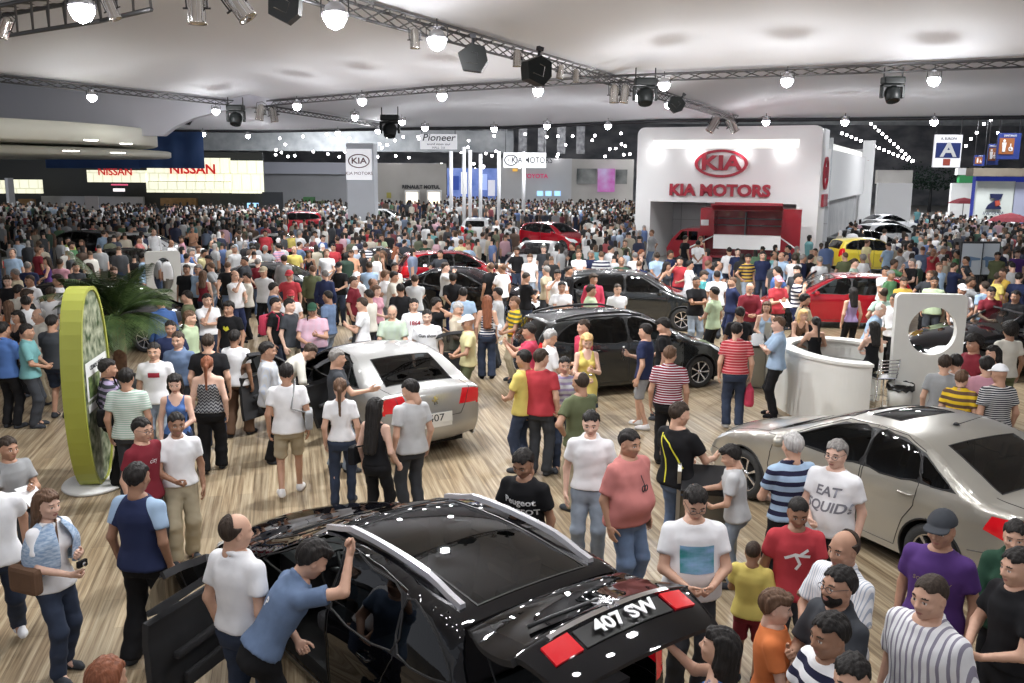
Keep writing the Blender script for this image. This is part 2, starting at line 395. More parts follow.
def make_hair(style, h=.0075):
    lo, hi = (-.16, -.2, -.2), (.16, .22, .2)
    if style in ('long', 'verylong', 'ponytail', 'bob', 'curly'): lo = (-.18, -.24, -.62 if style == 'verylong' else -.46)
    F = Field(lo, hi, h); X, Y, Z = np.meshgrid(*F.ax, indexing='ij')
    def E(c, r):
        k0 = np.sqrt(((X - c[0]) / r[0]) ** 2 + ((Y - c[1]) / r[1]) ** 2 + ((Z - c[2]) / r[2]) ** 2) + 1e-6
        return (k0 - 1) * min(r)
    t = dict(short=.009, buzz=.004, thick=.02, bald=.011, bald2=.008, long=.016, verylong=.018, ponytail=.01, bob=.02, bun=.011, curly=.045, spiky=.02, cap=.012).get(style, .012)
    d = E((0, -.014, .032), (.077 + t, .098 + t, .091 + t))
    line = .072 if style != 'bald' else .0
    front = -(Z - .07 - .012 * np.cos(X * 60) * (Y > 0) + .25 * np.maximum(np.abs(X) - .045, 0) * 0 + np.maximum(0, -(Y - .02)) * 1.5)               # hairline: brow high in front, nape low behind
    front = np.maximum(front, -(Z + .105))
    sb = np.where(Y > .03, Z - .06 + 0 * X, 1)                          # face opening
    d = np.maximum(d, front * .7)
    if style in ('bald', 'bald2'): d = np.maximum(d, np.minimum(Z - .05, Y + .05 - .0 * X))
    if style == 'bald2': d = np.maximum(d, .0 * X + (Z - .02))
    if style == 'thick': d = np.minimum(d, E((0, .055, .098), (.06, .045, .026)))
    if style == 'spiky': d = d - .006 * np.sin(X * 170) * np.sin(Y * 150) * (Z > .05)
    if style == 'curly': d = d - .008 * np.sin(X * 140) * np.sin(Y * 130) * np.sin(Z * 135)
    F.D = d.astype(np.float32)
    if style in ('long', 'verylong', 'bob'):
        L = dict(long=-.3, verylong=-.5, bob=-.12)[style]
        for s in (-1, 1):
            F.cap((s * .055, -.03, .06), (s * .075, -.035, -.08), .04, .035, .03); F.cap((s * .07, -.035, -.08), (s * .06, -.075, L), .034, .02, .03)
        F.cap((0, -.08, .02), (0, -.11, L), .05, .035, .04); F.cap((-.04, -.07, 0), (-.045, -.1, L), .045, .03, .04); F.cap((.04, -.07, 0), (.045, -.1, L), .045, .03, .04)
        F.cap((-.03, .07, .095), (.03, .07, .095), .014, .014, .02); F.ell((0, .12, -.03), (.058, .08, .105), .012, 's')
    if style == 'ponytail': F.cap((0, -.1, .03), (0, -.135, -.02), .026, .03, .02); F.cap((0, -.135, -.02), (0, -.12, -.34), .032, .012, .02)
    if style == 'bun': F.ell((0, -.115, .06), (.04, .036, .038), .012)
    if style in ('thick',): F.cap((-.035, .06, .088), (.035, .06, .088), .01 + t * .5, .01 + t * .5, .02)
    V, Q = F.mesh(); N = vnormals(V, Q); st = V * np.array([1, 1, .22]); V = V + N * wobble(st, .0055 if style not in ('buzz', 'bald', 'bald2') else .001, 70, 3)[:, None]
    return V, Q
def make_cap(h=.0075):
    F = Field((-.13, -.16, -.02), (.13, .22, .17), h); X, Y, Z = np.meshgrid(*F.ax, indexing='ij')
    r = (.096, .118, .115); k = np.sqrt((X / r[0]) ** 2 + ((Y + .012) / r[1]) ** 2 + ((Z - .03) / r[2]) ** 2); d = np.maximum((k - 1) * .096, .048 - Z)
    br = np.maximum(np.sqrt((X / .082) ** 2 + ((Y - .09) / .085) ** 2) * .082 - .082, np.abs(Z - .058 + 2.2 * X ** 2 - .0 + (Y - .09) * .12) - .006)
    F.D = np.minimum(d, np.maximum(br, .06 - Y)).astype(np.float32); F.ell((0, -.012, .144), (.009, .009, .006), .004); return F.mesh()
HAIR = {}
def hair_geo(style):
    if style not in HAIR: HAIR[style] = make_cap() if style == 'hat' else make_hair(style)
    return HAIR[style]
def ik(a, t, l1, l2, pole):
    a = Vector(a); t = Vector(t); d = t - a; D = d.length; m = (l1 + l2) * .998
    if D > m: t = a + d * (m / D); d = t - a; D = m
    x = (l1 * l1 - l2 * l2 + D * D) / (2 * D); y = math.sqrt(max(l1 * l1 - x * x, 0)); n = d / D; p = Vector(pole); p = p - n * p.dot(n)
    if p.length < 1e-4: p = n.orthogonal()
    return a + n * x + p.normalized() * y, t
# arm poses: wrist relative to the shoulder (x outwards), elbow direction, hand pose
ARM = dict(down=((.07, .03, -.52), (.5, -1, 0), 'relax'), fwd=((-.12, .3, -.2), (.6, -.2, -1), 'grip'), low=((-.1, .26, -.36), (.7, -.3, -.5), 'grip'), cross=((-.27, .2, -.22), (1, .3, -.6), 'relax'), hip=((.02, .04, -.4), (1, -.4, 0), 'relax'),
    face=((-.1, .24, .1), (.8, .2, -1), 'grip'), up=((-.02, .22, .36), (1, .2, -.3), 'grip'), back=((-.16, -.16, -.42), (.8, -.8, 0), 'relax'), pocket=((.05, .1, -.44), (.8, -.8, 0), 'relax'), ear=((-.04, .1, .14), (1, .2, -1), 'grip'),
    point=((.02, .5, -.05), (.5, 0, -1), 'point'), reach=((.02, .42, -.2), (.6, 0, -1), 'flat'), swing=((.05, .2, -.46), (.3, -1, 0), 'relax'), swingb=((.06, -.2, -.47), (.3, -1, 0), 'relax'), out=((.3, .2, -.3), (.3, -1, -.5), 'relax'), chin=((-.12, .2, .02), (.3, .3, -1), 'relax'))
PROF_M = [(.80, .15, .1), (.88, .172, .115), (.98, .168, .112), (1.08, .15, .105), (1.2, .158, .112), (1.3, .175, .12), (1.37, .165, .11), (1.42, .125, .09), (1.46, .085, .082), (1.5, .064, .07)]
PROF_F = [(.80, .15, .1), (.88, .178, .12), (.98, .165, .112), (1.1, .125, .092), (1.2, .135, .1), (1.3, .152, .11), (1.36, .145, .095), (1.42, .1, .075), (1.46, .072, .07), (1.5, .056, .06)]
class Person:
    def __init__(s, h=1.75, fem=False, build=1.0, belly=0.0, lean=0, stride=0.0, arms=('down', 'down'), hyaw=0, hpitch=8, sit=None, knees=None, side=0, res=.017, low=False, twist=0):
        s.h = h; k = s.k = h / 1.75; s.fem = fem; s.b = build * (.93 if fem else 1); s.belly = belly; s.res = res * max(k, .75); s.low = low
        pz = (.93 if sit is None else sit / k + .0); s.pel = Vector((0, 0, pz)); s.sit = sit
        s.TM = Matrix.Translation(s.pel) @ Matrix.Rotation(-R(side), 4, 'Y') @ Matrix.Rotation(R(twist), 4, 'Z') @ Matrix.Rotation(-R(lean), 4, 'X') @ Matrix.Translation((0, 0, -.93)); T = s.TM
        sw = (.175 if not fem else .152) * (.5 + .5 * s.b); s.J = J = {}
        for n, sg in (('R', 1), ('L', -1)):
            J['sh' + n] = T @ Vector((sg * sw, 0, 1.395)); J['hip' + n] = s.pel + Vector((sg * .088, 0, -.02))
            a = arms[0 if n == 'R' else 1]
            if isinstance(a, str): off, pole, hp = ARM[a]
            else: off, pole, hp = a[0], (a[1] if len(a) > 1 else (.6, -.3, -1)), (a[2] if len(a) > 2 else 'relax')
            o = Vector((off[0] * sg, off[1], off[2]))
            tw = Matrix.Rotation(-R(lean if a not in ('down',) else lean * .2), 3, 'X') if isinstance(a, str) and a not in ('down',) else Matrix.Identity(3)
            J['el' + n], J['wr' + n] = ik(J['sh' + n], J['sh' + n] + tw @ o, .295, .25, Vector((pole[0] * sg, pole[1], pole[2]))); J['hp' + n] = hp
            ph = stride if n == 'R' else -stride
            if knees: f = Vector((sg * .1 + knees[2] if len(knees) > 2 else sg * .1, knees[0], knees[1])); kn = (sg * .15, 1, .6)
            elif sit is not None: f = Vector((sg * .12, .42, .09)); kn = (sg * .2, .6, 1)
            else: f = Vector((sg * (.1 + .02 * abs(stride)), ph * .5, .085 + (.05 if ph < -.3 else 0))); kn = (sg * .12, 1, 0)
            J['kn' + n], J['an' + n] = ik(J['hip' + n], f, .43, .425, kn)
        s.HM = T @ Matrix.Translation((0, .012, 1.625)) @ Matrix.Rotation(R(hyaw), 4, 'Z') @ Matrix.Rotation(-R(hpitch - lean * .55), 4, 'X') @ Matrix.Scale(1.07, 4)
        s.neck = T @ Vector((0, -.01, 1.47)); s.lo = None
        P = [p for q, p in J.items() if isinstance(p, Vector)] + [s.HM @ Vector((0, 0, 0))]
        s.lo = [min(p[i] for p in P) - .24 for i in range(3)]; s.hi = [max(p[i] for p in P) + .24 for i in range(3)]; s.lo[2] = -.02
    def torso(s, F, infl=0.0, zlo=None, zhi=None, upper=0):
        M = s.TM.inverted(); prof = np.array(PROF_F if s.fem else PROF_M); z0, z1 = (zlo or .82), (zhi or 1.5)
        X, Y, Z = np.meshgrid(*F.ax, indexing='ij')
        x, y, z = (M[i][0] * X + M[i][1] * Y + M[i][2] * Z + M[i][3] for i in range(3))
        zz = np.clip(z, z0, z1); a = np.interp(zz, prof[:, 0], prof[:, 1]) * s.b + infl; b = np.interp(zz, prof[:, 0], prof[:, 2]) * (.4 + .6 * s.b) + infl
        by = s.belly * np.exp(-((zz - 1.08) / .13) ** 2); yc = .5 * by; b = b + .6 * by; a = a + .35 * by
        if infl > .015 or upper: hh = np.clip((1.04 - zz) / .16, 0, 1) * .026 * upper; a = a + hh; b = b + hh
        k0 = np.sqrt((x / a) ** 2 + ((y - yc) / b) ** 2); d = (k0 - 1) * np.minimum(a, b); d = np.maximum(d, np.maximum(z0 - z, z - z1) * .9)
        F.D = np.minimum(F.D, d.astype(np.float32))
        if zhi and zhi < 1.1: return
        if s.fem:
            for sg in (-1, 1):
                p = s.TM @ Vector((sg * .068, .085, 1.27)); F.ell(p, (.052 + infl, .05 + infl, .052 + infl), .03)
        for n in 'RL': F.cap(s.TM @ Vector((.035 if n == 'R' else -.035, -.005, 1.412)), s.J['sh' + n], .062 * s.b + infl * .5, .048 * (.6 + .4 * s.b) + infl * .5, .035)
    def body(s):
        J = s.J; F = Field(s.lo, s.hi, s.res * 1.1); s.torso(F); b = .7 + .3 * s.b
        F.cap(s.neck, s.HM @ Vector((0, -.03, -.12)), .058 * b, .05 * b, .02)
        for n in 'RL':
            F.cap(J['sh' + n], J['el' + n], .05 * b, .04 * b, .03); F.cap(J['el' + n], J['wr' + n], .041 * b, .027 * b, .02)
            F.cap(J['hip' + n], J['kn' + n], .085 * b, .054 * b, .04); F.cap(J['kn' + n], J['an' + n], .052 * b, .036 * b, .02)
            m = J['kn' + n].lerp(J['an' + n], .3) + Vector((0, -.012, 0)); F.ell(m, (.042 * b, .046 * b, .09), .02)
            F.cap(J['an' + n], J['an' + n] + Vector((0, .1, -.05)), .036, .026, .02)
        V, Q = F.mesh(); parts = [(V, Q, np.zeros(len(Q), int))]
        HD = (HEADS_L if s.low else HEADS)[s.fem]; v, q, m = HD; parts.append((xf(v, s.HM), q, m))
        for n in 'RL':
            hp = J['hp' + n]; v, q = HANDS_L.get(hp, HANDS_L['relax']) if s.low else HANDS[hp]; d = (J['wr' + n] - J['el' + n]).normalized(); rot = Vector((0, 0, -1)).rotation_difference(d).to_matrix().to_4x4()
            if n == 'L': v = v * np.array([-1, 1, 1]); q = q[:, ::-1]
            parts.append((xf(v, Matrix.Translation(J['wr' + n]) @ rot), q, np.zeros(len(q), int)))
        return s.fin('person', parts, 4)
    def fin(s, name, parts, nm):
        o = 0; VS = []; QS = []; MS = []
        for v, q, m in parts: VS.append(v); QS.append(q + o); MS.append(m); o += len(v)
        return np_mesh(name, np.concatenate(VS) * s.k, np.concatenate(QS), np.concatenate(MS), [None] * nm if nm else ())
    def shirt(s, kind='tee', fold=.006, hem=None):
        J = s.J; F = Field(s.lo, s.hi, s.res); loose = dict(tee=.022, polo=.02, shirt=.026, long=.026, tank=.008, strap=.007, dress=.014, tight=.012, jacket=.034, vest=.012)[kind]
        if hem is None: hem = .86 if kind not in ('tank', 'strap', 'tight', 'polo') else .93
        if kind == 'dress': hem = .6
        if s.sit is not None: hem = max(hem, .9)
        s.torso(F, loose, hem if kind != 'dress' else .82, 1.474, 1)
        if kind == 'dress':
            p = J['hipR'].lerp(J['hipL'], .5); q = J['knR'].lerp(J['knL'], .5); F.cap(p, p.lerp(q, .85), .17, .19, .05, cut=(p.lerp(q, .75), (q - p).normalized()))
        if kind in ('tank', 'strap', 'dress', 'vest'):        # bare shoulders and arms
            top = 1.36 if kind == 'strap' else 1.4
            for n in 'RL':
                sg = 1 if n == 'R' else -1
                F.ell(s.TM @ Vector((sg * .2, 0, 1.4 if kind != 'strap' else 1.36)), (.085, .14, .13), .01, 's')
            M = s.TM.inverted(); X, Y, Z = np.meshgrid(*F.ax, indexing='ij'); z = M[2][0] * X + M[2][1] * Y + M[2][2] * Z + M[2][3]; y = M[1][0] * X + M[1][1] * Y + M[1][2] * Z + M[1][3]
            if kind == 'strap': F.D = np.maximum(F.D, (z - top)).astype(np.float32)
        else:
            for n in 'RL':
                a, e, w = J['sh' + n], J['el' + n], J['wr' + n]; b = .7 + .3 * s.b
                if kind in ('long', 'jacket'):
                    F.cap(a, e, .058 * b + loose * .7, .048 * b + loose * .5, .03); dd = (w - e).normalized(); F.cap(e, w, .05 * b + loose * .5, .036 + loose * .3, .02, cut=(w - dd * .01, dd))
                else:
                    dd = (e - a).normalized(); fr = .62 if kind != 'shirt' else .8; c = a.lerp(e, fr); F.cap(a, a.lerp(e, fr + .15), .054 * b + loose * .55, .052 * b + loose * .85, .03, cut=(c, dd))
        nk = s.TM @ Vector((0, .012, 1.5)); nr = dict(tank=.1, vest=.09, dress=.09).get(kind, .066)
        if kind != 'strap': F.cap(s.TM @ Vector((0, .02, 1.452 if nr < .07 else 1.43)), s.TM @ Vector((0, .0, 1.6)), nr - .012, nr + .004, .01, 's')
        if kind in ('tank', 'dress', 'vest'): F.ell(s.TM @ Vector((0, .09, 1.42)), (.065, .08, .09), .01, 's')
        if kind in ('polo', 'shirt', 'long', 'jacket'):
            M3 = s.TM.to_3x3()
            for i in range(10):
                a0, a1 = [R(-152 + 30.4 * (i + t)) for t in (0, 1)]
                f = lambda a: s.TM @ Vector((.074 * math.sin(a), -.005 - .07 * math.cos(a) * -1 * -1 if False else -.008 - .066 * math.cos(a), 1.505 - .065 * (abs(a) / 2.65) ** 2))
                F.cap(f(a0), f(a1), .019, .019, .012)
        V, Q = F.mesh(); V = smooth_mesh(V, Q, 1, .4); N = vnormals(V, Q); V = V + N * wobble(V * np.array([1, 1, .6]), fold, 11, int(s.h * 991) % 97)[:, None]
        return np_mesh('shirt', V * s.k, Q, None, [None])
    def pants(s, kind='jeans'):
        J = s.J; F = Field(s.lo, s.hi, s.res * 1.1); b = .7 + .3 * s.b; s.torso(F, .012, .79, 1.0)
        g = dict(jeans=(.02, .079, .069), slim=(.016, .073, .058), wide=(.024, .088, .086), shorts=(.026, .085, .08), skirt=(.02, .1, .1))[kind]
        for n in 'RL':
            h, kn, an = J['hip' + n], J['kn' + n], J['an' + n]
            if kind in ('shorts', 'skirt'):
                dd = (kn - h).normalized(); F.cap(h, kn, .083 * b + g[0] * .5, g[1], .03, cut=(h.lerp(kn, .92), dd))
            else:
                F.cap(h, kn, .085 * b + g[0] * .5, g[1] * b, .04); dd = (an - kn).normalized(); F.cap(kn, an + dd * .05, g[1] * b, g[2] * b, .02, cut=(an + dd * .035, dd))
        if kind == 'skirt': F.cap(J['hipR'].lerp(J['hipL'], .5), J['knR'].lerp(J['knL'], .5), .15, .19, .05, cut=(J['knR'].lerp(J['knL'], .5), Vector((0, 0, -1))))
        V, Q = F.mesh(); V = smooth_mesh(V, Q, 1, .4); N = vnormals(V, Q); V = V + N * wobble(V * np.array([1, 1, 1.3]), .006, 10, 5)[:, None]; V[:, 2] = np.maximum(V[:, 2], .012)
        return np_mesh('trousers', V * s.k, Q, None, [None])
    def shoes(s):
        parts = []
        for n in 'RL':
            a = s.J['an' + n]; kn = s.J['kn' + n]; F = Field((a.x - .1, a.y - .12, a.z - .11), (a.x + .1, a.y + .26, a.z + .06), .011)
            out = .03 if n == 'R' else -.03
            F.cap(a + Vector((0, -.02, -.045)), a + Vector((out, .13, -.055)), .042, .043, .01); F.cap(a + Vector((0, 0, 0)), a + Vector((0, .02, -.05)), .042, .045, .03); F.cap(a + Vector((out, .13, -.055)), a + Vector((out, .165, -.06)), .04, .032, .01)
            X, Y, Z = np.meshgrid(*F.ax, indexing='ij'); F.D = np.maximum(F.D, (a.z - .082 - Z)).astype(np.float32)
            v, q = F.mesh(); parts.append((v, q, np.zeros(len(q), int)))
        return s.fin('shoes', parts, 1)
    def hair(s, style):
        v, q = hair_geo(style); v = v * (np.array([.95, .97, .97]) if s.fem else 1); return np_mesh('hair', xf(v, s.HM) * s.k, q, None, [None])
def xf(V, M): A = np.array(M); return V @ A[:3, :3].T + A[:3, 3]
def setm(o, *ms):
    for i, m in enumerate(ms): o.material_slots[i].link = 'OBJECT'; o.material_slots[i].material = m
def dress_up(P, loc, rz, skin='light', top=('tee', 'white', None), bot=('jeans', 'darkdenim'), hair=('short', 'black'), shoe='charcoal', hat=None, label=None, cat='person', group=None, meshes=None):
    me = meshes or {}
    if 'body' not in me:
        me['body'] = P.body(); me['shirt'] = P.shirt(top[0]);
        if top[0] != 'dress' or bot: me['pants'] = P.pants(bot[0]) if bot else None
        me['shoes'] = P.shoes()
    b = link('person', me['body'], None, loc); b.rotation_euler = (0, 0, rz); setm(b, SKIN[skin], EYEW, EYED, LIPM); tag(b, label, cat, group)
    o = link('shirt', me['shirt'], b); setm(o, top[3] if len(top) > 3 and top[3] else cloth_mat(top[1], top[2] if len(top) > 2 else None))
    if me.get('pants'): o2 = link('trousers', me['pants'], b); setm(o2, cloth_mat(bot[1]))
    o3 = link('shoes', me['shoes'], b); setm(o3, cloth_mat(shoe))
    if hair and hair[0] != 'none':
        key = 'hair_' + hair[0]
        if key not in me: me[key] = P.hair(hair[0])
        o4 = link('hair', me[key], b); setm(o4, hair_mat(hair[1]))
    if hat:
        if 'hat' not in me: me['hat'] = P.hair('hat')
        o5 = link('cap', me['hat'], b); setm(o5, cloth_mat(hat))
    return b
# ------------------------------------------------------------------ cars
GLASS_D = glass_mat('dark_glass', (.10, .12, .13)); GLASS_C = glass_mat('clear_glass', (.62, .68, .66)); BLKP = mat('black_trim', (.015, .015, .016), .45)
CHROME = mat('chrome', (.8, .8, .82), .12, 1.0); RUB = noisy('tyre_rubber', (.02, .02, .02), (.03, .03, .03), 30, .8); SEAM = mat('panel_gap', (.01, .01, .01), .7)
REDL = mat('red_lens', (.55, .01, .015), .12, coat=1, emit=(.5, 0, .01), es=.15); CLRL = mat('clear_lens', (.75, .78, .8), .08, coat=1, spec=.8); ALLOY = mat('alloy_rim', (.62, .62, .64), .25, .9)
LINING = mat('interior_lining', (.02, .02, .022), .8); SEATM = noisy('seat_cloth', (.035, .035, .04), (.05, .05, .055), 20, .85); WELL = mat('wheel_well', (.008, .008, .008), .9)
def paint(name, col, metal=.4, rough=.32, spec=.5): return mat('paint_' + name, col, rough, metal, coat=1.0, spec=spec)
def catmull(P, n):
    P = np.array(P, float); out = []; T = []
    for i in range(len(P) - 1):
        p0 = P[max(i - 1, 0)]; p1 = P[i]; p2 = P[i + 1]; p3 = P[min(i + 2, len(P) - 1)]
        for k in range(n):
            t = k / n; out.append(.5 * ((2 * p1) + (-p0 + p2) * t + (2 * p0 - 5 * p1 + 4 * p2 - p3) * t * t + (-p0 + 3 * p1 - 3 * p2 + p3) * t ** 3)); T.append(i + t)
    out.append(P[-1]); T.append(len(P) - 1); return np.array(out), np.array(T)
def tri_mesh(dom, polys, lines, grid, extra=()):
    """triangles of the domain polygon, cut along every outline; returns points, tris"""
    pts = []; edges = []
    def loop(p, closed=True):
        n = len(pts); pts.extend([Vector((float(a), float(b))) for a, b in p]); m = len(p)
        edges.extend([(n + i, n + (i + 1) % m) for i in range(m if closed else m - 1)])
    loop(dom)
    for p in polys: loop(p)
    for p in lines: loop(p, False)
    x0, y0 = np.min(dom, 0); x1, y1 = np.max(dom, 0); j = 0; y = y0 + grid * .5
    D = np.array(dom)
    cand = []
    while y < y1:
        x = x0 + (grid * .5 if j % 2 else grid)
        while x < x1: cand.append((x, y)); x += grid
        y += grid * .87; j += 1
    cand = np.array(cand); cand = cand[pipv(cand, dom)]; far = np.hypot(cand[:, None, 0] - D[None, :, 0], cand[:, None, 1] - D[None, :, 1]).min(1) > grid * .35
    pts += [Vector((float(a), float(b))) for a, b in cand[far]]
    for e in extra: pts.append(Vector((float(e[0]), float(e[1]))))
    vo, eo, fo, a, b, c = geometry.delaunay_2d_cdt(pts, edges, [], 0, 1e-4)
    V = np.array([tuple(v) for v in vo]); T = np.array([f for f in fo if len(f) == 3], int); cen = V[T].mean(1)
    keep = pipv(cen, dom); return V, T[keep], cen[keep]
def pipv(P, poly):
    P = np.atleast_2d(P); x, y = P[:, 0], P[:, 1]; c = np.zeros(len(P), bool); q = np.array(poly, float); j = len(q) - 1
    for i in range(len(q)):
        xi, yi = q[i]; xj, yj = q[j]
        if yi != yj: c ^= ((yi > y) != (yj > y)) & (x < (xj - xi) * (y - yi) / (yj - yi) + xi)
        j = i
    return c
def dens(poly, d=.06, closed=True):
    out = []; n = len(poly)
    for i in range(n if closed else n - 1):
        a = np.array(poly[i], float); b = np.array(poly[(i + 1) % n], float); m = max(1, int(np.linalg.norm(b - a) / d)); out += [tuple(a + (b - a) * k / m) for k in range(m)]
    if not closed: out.append(tuple(poly[-1]))
    return out
def sm_poly(poly, n=4):
    P = np.array(list(poly[-1:]) + list(poly) + list(poly[:2]), float); out = []
    for i in range(1, len(P) - 2):
        p0, p1, p2, p3 = P[i - 1:i + 3]
        for k in range(n):
            t = k / n; out.append(tuple(.5 * ((2 * p1) + (-p0 + p2) * t + (2 * p0 - 5 * p1 + 4 * p2 - p3) * t * t + (-p0 + 3 * p1 - 3 * p2 + p3) * t ** 3)))
    return out
class Shell:
    """car body skin: a blanket over the centre profile and two flanks that meet it in a rounded edge"""
    def __init__(s, d, g=.075):
        s.d = d; s.L = d['prof'][-1][0] if False else max(p[0] for p in d['prof']); s.r = d.get('r', .07)
        C3, T = catmull([(p[0], p[1], p[2]) for p in d['prof']], d.get('n', 5)); s.C = C3[:, :2]; s.c = np.maximum(C3[:, 2], .005); s.T = T
        tg = np.gradient(s.C, axis=0); tg /= np.linalg.norm(tg, axis=1)[:, None]; s.N = np.stack([tg[:, 1], -tg[:, 0]], 1)   # pointing inward
        s.S = s.C + s.N * s.c[:, None]; s.S[:, 1] = np.maximum(s.S[:, 1], d.get('sill', .2)); s.arc = np.concatenate([[0], np.cumsum(np.linalg.norm(np.diff(s.C, axis=0), axis=1))])
        s.We = np.array([s.W0(x, z) for x, z in s.S]) - s.r; s.g = g
    def W0(s, x, z):
        d = s.d; W = d['W']; fa, fb = d.get('ftap', (1.1, .14)); ra, rb = d.get('rtap', (1.0, .10)); w = W
        if x < fa: w -= fb * ((fa - x) / fa) ** 2.2
        if x > s.L - ra: w -= rb * ((x - s.L + ra) / ra) ** 2.2
        zb = np.interp(x, [0, s.L], d['belt'])
        if z > zb: w -= d.get('tum', .3) * (z - zb) + .25 * (z - zb) ** 2
        w -= .05 * max(0, (.6 - z) / .4) ** 2 - .012 * math.exp(-((z - zb + .13) / .05) ** 2); return w
    def side_y(s, x, z):
        d = np.hypot(s.S[:, 0] - x, s.S[:, 1] - z); i = int(np.argmin(d)); dd = d[i]
        for j in (i - 1, i):
            if 0 <= j < len(s.S) - 1:
                a = s.S[j]; b = s.S[j + 1]; ab = b - a; t = min(max(((x - a[0]) * ab[0] + (z - a[1]) * ab[1]) / max(ab @ ab, 1e-9), 0), 1); q = a + ab * t; dd = min(dd, math.hypot(q[0] - x, q[1] - z))
        y = s.W0(x, z); q = min(dd / s.r, 1); return y - s.r + s.r * math.sqrt(max(0, 1 - (1 - q) ** 2))
    def top(s, u, y):
        x = np.interp(u, s.arc, s.C[:, 0]); z = np.interp(u, s.arc, s.C[:, 1]); nx = np.interp(u, s.arc, s.N[:, 0]); nz = np.interp(u, s.arc, s.N[:, 1]); c = np.interp(u, s.arc, s.c); w = np.interp(u, s.arc, s.We)
        q = c * min(abs(y) / w, 1) ** 2.3; return Vector((x + nx * q, y, z + nz * q))
    def u(s, t): return float(np.interp(t, s.T, s.arc))
    def topP(s, poly, d=.06): return dens([(s.u(t), y) for t, y in poly], d)
    def cut_side(s, regions, holes):
        """regions: [(name, polygon)] by priority; returns {name: (pts3d, tris)} for the +y flank"""
        base = s.d.get('sill', .2); dom = [tuple(p) for p in s.S]; dom = dom + dens([(s.S[-1][0], base), (s.S[0][0], base)], .1, False)[1:-1]
        rings = [s.S[i] + s.N[i] * q for q in (s.r * .06, s.r * .3, s.r) for i in range(0, len(s.S), 1)]; rings = [p for p in rings if pip(p, dom)]
        V, T, cen = tri_mesh(dom, [p for n, p in regions] + holes, [], s.g, rings); out = {}
        Y = np.array([s.side_y(x, z) for x, z in V]); P = np.stack([V[:, 0], Y, V[:, 1]], 1); lab = []
        lab = ['body'] * len(cen)
        for n, p in list(regions[::-1]) + [(None, h) for h in holes]:
            for i in np.nonzero(pipv(cen, p))[0]: lab[i] = n
        for i, t in enumerate(T):
            if lab[i] is None: continue
            a, b, c = P[t]; nn_ = np.cross(b - a, c - a); out.setdefault(lab[i], []).append(tuple(t) if nn_[1] > 0 else tuple(t[::-1]))
        return P, out
    def cut_top(s, regions, holes=()):
        dom = [(s.arc[i], s.We[i]) for i in range(len(s.arc))] + [(s.arc[i], -s.We[i]) for i in range(len(s.arc) - 1, -1, -1)]
        V, T, cen = tri_mesh(dom, [p for n, p in regions] + list(holes), [], s.g); P = np.array([s.top(a, b) for a, b in V]); out = {}
        lab = ['body'] * len(cen)
        for n, p in list(regions[::-1]) + [(None, h) for h in holes]:
            for i in np.nonzero(pipv(cen, p))[0]: lab[i] = n
        for i, t in enumerate(T):
            c = cen[i]; lb = lab[i]
            if lb is None: continue
            a, b, c3 = P[t]; nn_ = np.cross(b - a, c3 - a); k = int(np.argmin(np.abs(s.arc - c[0]))); o = (nn_[0] * -s.N[k][0] + nn_[2] * -s.N[k][1]) > 0
            out.setdefault(lb, []).append(tuple(t) if o else tuple(t[::-1]))
        return P, out
def take(mb, P, tris, M=None, flip=False):
    if not tris: return mb
    ids = sorted({i for t in tris for i in t}); k = {i: n for n, i in enumerate(ids)}; vs = [Vector(P[i]) for i in ids]
    if M is not None: vs = [M @ v for v in vs]
    return mb.add(vs, [tuple(k[i] for i in (t[::-1] if flip else t)) for t in tris], True)
def thicken(o, t):
    md = o.modifiers.new('thickness', 'SOLIDIFY'); md.thickness = t; md.offset = -1; md.material_offset = 1; md.material_offset_rim = 1; e = o.modifiers.new('crisp', 'EDGE_SPLIT'); e.split_angle = R(40)
def wheel(parent, loc, side, R_=.325, rim=.21, w=.21, spokes=7, name='wheel', steer=0):
    t = MB(); hw = w / 2; t.lathe([(rim, -hw), (rim + .02, -hw - .005), (R_ - .03, -hw - .008), (R_ - .006, -hw + .02), (R_, -hw + .045), (R_, hw - .045), (R_ - .006, hw - .02), (R_ - .03, hw + .008), (rim + .02, hw + .005), (rim, hw)], 36, axis='Y', caps=False)
    o = t.build(name, RUB, parent, loc=loc); o.rotation_euler.z = steer
    q = MB(); q.mi = 0; s = side; yo = s * (hw - .008)
    def ring(r0, r1, y0, y1, n=36):
        vs = []; fs = []
        for k in range(n):
            a = 2 * math.pi * k / n
            for r, y in ((r0, y0), (r1, y1)): vs.append((r * math.cos(a), y, r * math.sin(a)))
        for k in range(n): a = 2 * k; b = 2 * ((k + 1) % n); fs.append((a, a + 1, b + 1, b) if s > 0 else (a, b, b + 1, a + 1))
        q.add(vs, fs, True)
    ring(rim + .005, rim - .012, yo, yo - s * .004); ring(rim - .012, rim - .02, yo - s * .004, yo - s * .09)
    for k in range(spokes):
        a = 2 * math.pi * (k + .5) / spokes; da = .5 / spokes * 1.25; db = .5 / spokes * 2.1
        v = []
        for r, dd, y in ((.035, da * 3.2, yo - s * .02), (rim * .55, db * .62, yo - s * .012), (rim - .008, db * .62, yo - s * .006)):
            for sg in (-1, 1): v.append((r * math.cos(a + sg * dd), y, r * math.sin(a + sg * dd)))
        v += [(p[0], p[1] - s * .03, p[2]) for p in v]
        q.add(v, [(0, 1, 3, 2), (2, 3, 5, 4), (0, 2, 8, 6), (2, 4, 10, 8), (1, 7, 9, 3), (3, 9, 11, 5)])
    q.lathe([(.0, yo * 1.0 + s * .001), (.032, yo - s * .002), (.045, yo - s * .012), (.05, yo - s * .03)][::1], 18, axis='Y')
    q.mi = 1; ring(rim - .018, .0001, yo - s * .085, yo - s * .085)
    q.build('rim', [ALLOY, WELL], o); return o
